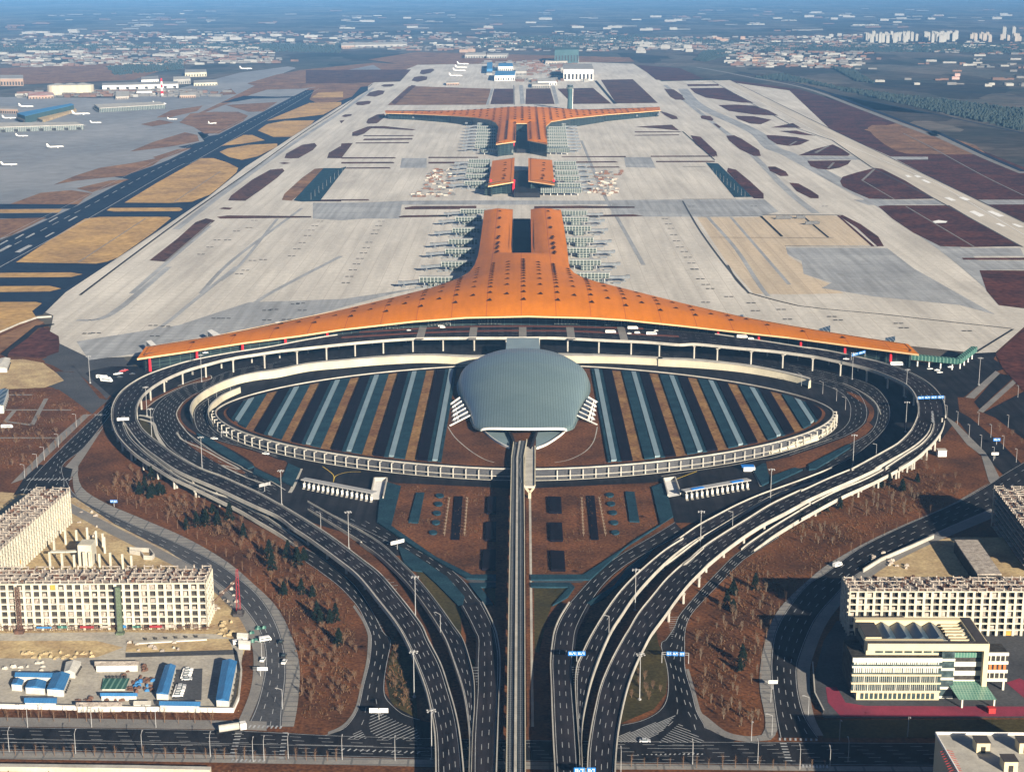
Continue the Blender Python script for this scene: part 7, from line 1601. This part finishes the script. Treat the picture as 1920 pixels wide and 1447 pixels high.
# far town: pale blocks one by one
def house_proto(m, rm='fwall'):
    b = MB(); b.box((0, 0, 0), (1, 1, 1)); return b
towns = (('n 1622 75 1800 72 1800 80 1622 82', 52, (20, 30), 16, (42, 56), 'tall pale apartment tower in the bright row near the right horizon', 'twhite', 'apartment towers near the right horizon'), ('n 1808 74 1915 74 1915 80 1808 80', 16, (20, 30), 16, (30, 48), 'grey apartment tower right of the bright row', 'rough', 'grey towers near the right edge'),
         ('n 1880 68 1900 68 1900 74 1880 74', 2, (26, 30), 18, (70, 80), 'very tall slab above the right edge towers', 'fwall', 'tall slabs at the right edge'),
         ('n 1345 100 1600 100 1560 128 1345 124', 46, (40, 120), 22, (7, 13), 'low pale shed of the village beyond the right runway', 'twhite', 'village sheds right'), ('n 1340 72 1420 72 1420 80 1340 80', 9, (60, 110), 24, (16, 24), 'warm pale block row behind the right village', 'fwall2', 'warm block rows'), ('n 1510 68 1590 66 1590 80 1510 82', 16, (40, 80), 20, (12, 20), 'whitish block of the small town left of the towers', 'fwall', 'small town blocks'),
         ('n 1190 78 1320 86 1300 100 1190 100', 26, (50, 120), 25, (10, 20), 'pale works hall behind the right aprons', 'fwall', 'works halls right of centre'), ('n 0 100 200 92 480 92 480 122 200 125 0 122', 56, (50, 160), 28, (8, 14), 'pale low hall in the town behind the old airport', 'fwall', 'town halls at the left'), ('n 280 68 560 66 660 75 600 80 300 84', 30, (80, 260), 40, (10, 18), 'long pale hall far off on the left plain', 'twhite', 'far halls on the left plain'),
         ('n 20 58 180 56 180 70 20 72', 10, (100, 300), 50, (12, 18), 'hazy hall near the left horizon', 'fwall', 'hazy halls near the left horizon'), ('n 640 35 1280 30 1280 66 640 60', 30, (80, 260), 60, (12, 20), 'hazy pale building near the middle horizon', 'fwall', 'hazy buildings near the middle horizon'), ('n 1480 30 1900 25 1900 48 1480 46', 22, (120, 300), 60, (12, 24), 'hazy pale hall near the right horizon', 'fwall', 'hazy halls near the right horizon'),
         ('n 1720 100 1920 105 1920 130 1740 118', 12, (60, 140), 26, (6, 10), 'low greenhouse like hall on the right plain', 'fwall', 'low halls on the right plain'), ('n 1400 120 1640 150 1900 165 1900 178 1640 158', 9, (30, 80), 20, (6, 10), 'small white farm hall beside the right expressway', 'twhite', 'farm halls'), ('n 1760 138 1820 140 1820 150 1760 150', 5, (40, 70), 20, (8, 12), 'red and white hall group alone on the right plain', 'tred', 'red hall group'),
         ('n 860 95 900 93 900 103 860 104', 4, (60, 120), 25, (14, 20), 'pale hall behind the blue roofed hangars', 'fwall2', 'halls behind the hangars'), ('n 980 130 1110 128 1110 155 980 155', 20, (20, 60), 18, (6, 12), 'small white building among the hangars', 'fwall', 'small buildings among the hangars'), ('n 1380 108 1420 108 1420 118 1380 118', 6, (60, 90), 25, (8, 10), 'pinkish roofed hall in the right village', 'fwall2', 'pinkish halls'))
for s, n_, (w0, w1), dp, (h0_, h1_), lab, m_, grp in towns:
    pts = T(s); xs = [p[0] for p in pts]; k = 0; protos = []; n_ = max(2, int(n_ * (.55 if h1_ < 30 else 1.1)))
    for v in range(3):
        bb = MB(); hh = (h0_ + h1_) / 2; bb.box((0, 0, 0), (1, 1, 1)); bb.box((.1, 0, 1), (.3, .4, .08)); bb.box((-.3, .1, 1), (.12, .2, .12)); protos.append(bb)
    meshes = []
    for bb in protos: 
        o = bb.build('far_building', M[m_]); meshes.append(o)
    Q = pts; tries = 0
    while k < n_ and tries < 4000:
        tries += 1; x, y = rnd.uniform(min(xs), max(xs)), rnd.uniform(min(p[1] for p in pts), max(p[1] for p in pts))
        if not inside(Q, x, y): continue
        pr = meshes[k % 3]; o = pr if k < 3 else pr.copy()
        if k >= 3: COL.objects.link(o)
        o.location = g(x, y, 0); o.scale = (rnd.uniform(w0, w1) * (.5 if h1_ < 30 else .8), dp * rnd.uniform(.8, 1.3), rnd.uniform(h0_, h1_)); o.rotation_euler = (0, 0, rnd.uniform(-.12, .12)); tag(o, lab, 'building', grp); k += 1
    for o in meshes[k:]: bpy.data.objects.remove(o)
# the dense mixed roofs of the towns, uncountable from here
def town(s, n, m, seed, w=(12, 45), h=(4, 10)):
    r = random.Random(seed); P = [g(x, y, 0) for x, y in T(s)]; Q = [(p.x, p.y) for p in P]; px_ = T(s); b = MB(); k = 0
    x0_, x1_ = min(p[0] for p in px_), max(p[0] for p in px_); y0_, y1_ = min(p[1] for p in px_), max(p[1] for p in px_)
    while k < n:
        x, y = r.uniform(x0_, x1_), r.uniform(y0_, y1_)
        if not inside(px_, x, y): continue
        p = g(x, y, 0); k += 1; f_ = 1 if y > 60 else 2.4
        for j in range(r.randint(1, 3)): b.box((p.x + j * r.uniform(15, 60), p.y + r.uniform(-30, 30), 0), (r.uniform(*w) * f_, r.uniform(8, 22) * f_, r.uniform(*h)), r.uniform(-.15, .15))
    o = b.build('town', M[m]); o['kind'] = 'stuff'
M['mid'] = mat('town_grey', (.17, .16, .15), (.10, .098, .095), scale=.01); M['mid2'] = mat('town_brick', (.16, .095, .07), (.10, .065, .05), scale=.01)
for i, (s, n_) in enumerate((('n 0 100 240 88 500 90 520 118 300 124 0 126', 330), ('n 0 66 300 60 660 60 640 86 300 90 0 92', 240), ('n 1330 96 1620 98 1600 130 1380 126', 200), ('n 1180 72 1620 66 1620 90 1400 96 1180 96', 260), ('n 640 62 1180 58 1180 96 900 98 640 92', 260),
                                ('n 1600 84 1920 78 1920 104 1700 98', 60), ('n 0 22 960 18 960 60 0 62', 260), ('n 960 18 1920 16 1920 60 960 60', 260), ('n 1650 110 1920 112 1920 175 1700 150', 22), ('h 100 520 1100 510 1100 545 300 550 100 550', 120), ('i 800 345 1240 340 1230 480 1050 470 820 440', 90))):
    for j, m_ in enumerate(('mid', 'mid2', 'twhite')): town(s, int(n_ * (.5, .3, .11)[j] * (.3 if i in (6, 7) else 1)), m_, i * 7 + j)
# dark woods and tree belts far off (uncountable)
M['wood'] = mat('far_wood', (.022, .034, .034), (.035, .045, .04), scale=.02, fine=.3)
def wood(s, h=9, dens=1.0, seed=0):
    P = [g(x, y, 0) for x, y in T(s)]; Q = [(p.x, p.y) for p in P]; r = random.Random(seed); b = MB(); xs = [q[0] for q in Q]; ys = [q[1] for q in Q]; n_ = int(4200 * dens); k = 0
    while k < n_:
        x, y = r.uniform(min(xs), max(xs)), r.uniform(min(ys), max(ys)); k += 1
        if inside(Q, x, y):
            R_ = r.uniform(3, 8); b.cyl((x, y, 0), (x, y, h * r.uniform(.4, 1.0)), R_, R_ * .4, 5)
    if b.v: o = b.build('woodland', M['wood']); o['kind'] = 'stuff'
wood('j 60 340 120 290 260 280 300 300 130 350', seed=1); wood('j 400 440 560 420 900 500 1400 560 1920 620 1920 740 1300 600 700 470', 10, 3, 2); wood('j 830 380 980 460 1080 470 960 400', 10, .8, 3); wood('n 200 126 340 112 345 130 215 142', seed=4, dens=.5)
wood('n 0 84 300 84 640 82 640 100 300 92 0 98', seed=5, dens=1.5); wood('n 1420 84 1920 84 1920 100 1420 96', seed=6, dens=1.5); wood('n 900 70 1200 66 1500 84 1200 92 900 90', seed=7, dens=1.2)

# low winter scrub and dead leaves over the lawns (uncountable)
M['scrub'] = mat('winter_scrub', (.085, .045, .024), (.16, .095, .05), scale=.25, fine=.3)
def scrub(s, n, seed):
    r = random.Random(seed); px_ = T(s); P = [g(x, y, 0) for x, y in px_]; Q = [(p.x, p.y) for p in P]; b = MB(); k = 0; xs = [q[0] for q in Q]; ys = [q[1] for q in Q]; t = 0
    cl = []
    while len(cl) < n // 26 and t < 9999:
        t += 1; x, y = r.uniform(min(xs), max(xs)), r.uniform(min(ys), max(ys))
        if inside(Q, x, y): cl.append((x, y))
    while k < n:
        c = r.choice(cl) if r.random() < .75 else (r.uniform(min(xs), max(xs)), r.uniform(min(ys), max(ys))); x, y = c[0] + r.gauss(0, 5), c[1] + r.gauss(0, 5); k += 1
        if not inside(Q, x, y): continue
        h = r.uniform(.3, 1.2)
        for j in range(3): a = r.uniform(0, 6.28); u = Vector((math.cos(a), math.sin(a), 0)) * r.uniform(.3, .9); p = Vector((x, y, .3)); b.tri(p - u * .5, p + u * .5, p + Vector((u.y * .8, -u.x * .8, h)))
    o = b.build('scrub', M['scrub']); o['kind'] = 'stuff'
for i, (s, n_) in enumerate((('A3 60 380 560 460 640 620 1260 860 1920 1160 A4 -100 760 60 1000 150 1200 A5 180 500 0 850 a 1370 1220 1340 850 1180 520 900 350 480 190 370 100 A3 40 560', 4200), ('B6 0 960 860 520 1300 300 1900 600 1700 730 1200 900 500 1250 b 450 640 360 850 340 1060 370 1240 200 1250 60 1100 30 850 200 550', 4600),
                                ('c 272 150 700 166 703 546 590 546 430 468 226 328', 500), ('c 862 172 1410 155 1448 322 1280 430 1100 546 862 546', 500), ('d 0 700 200 690 400 760 460 800 160 1140 -100 1150', 1500), ('n -100 1440 980 1452 980 1500 -100 1500', 500), ('A5 600 80 500 400 620 700 850 780 700 300', 500))): scrub(s, n_, 50 + i)
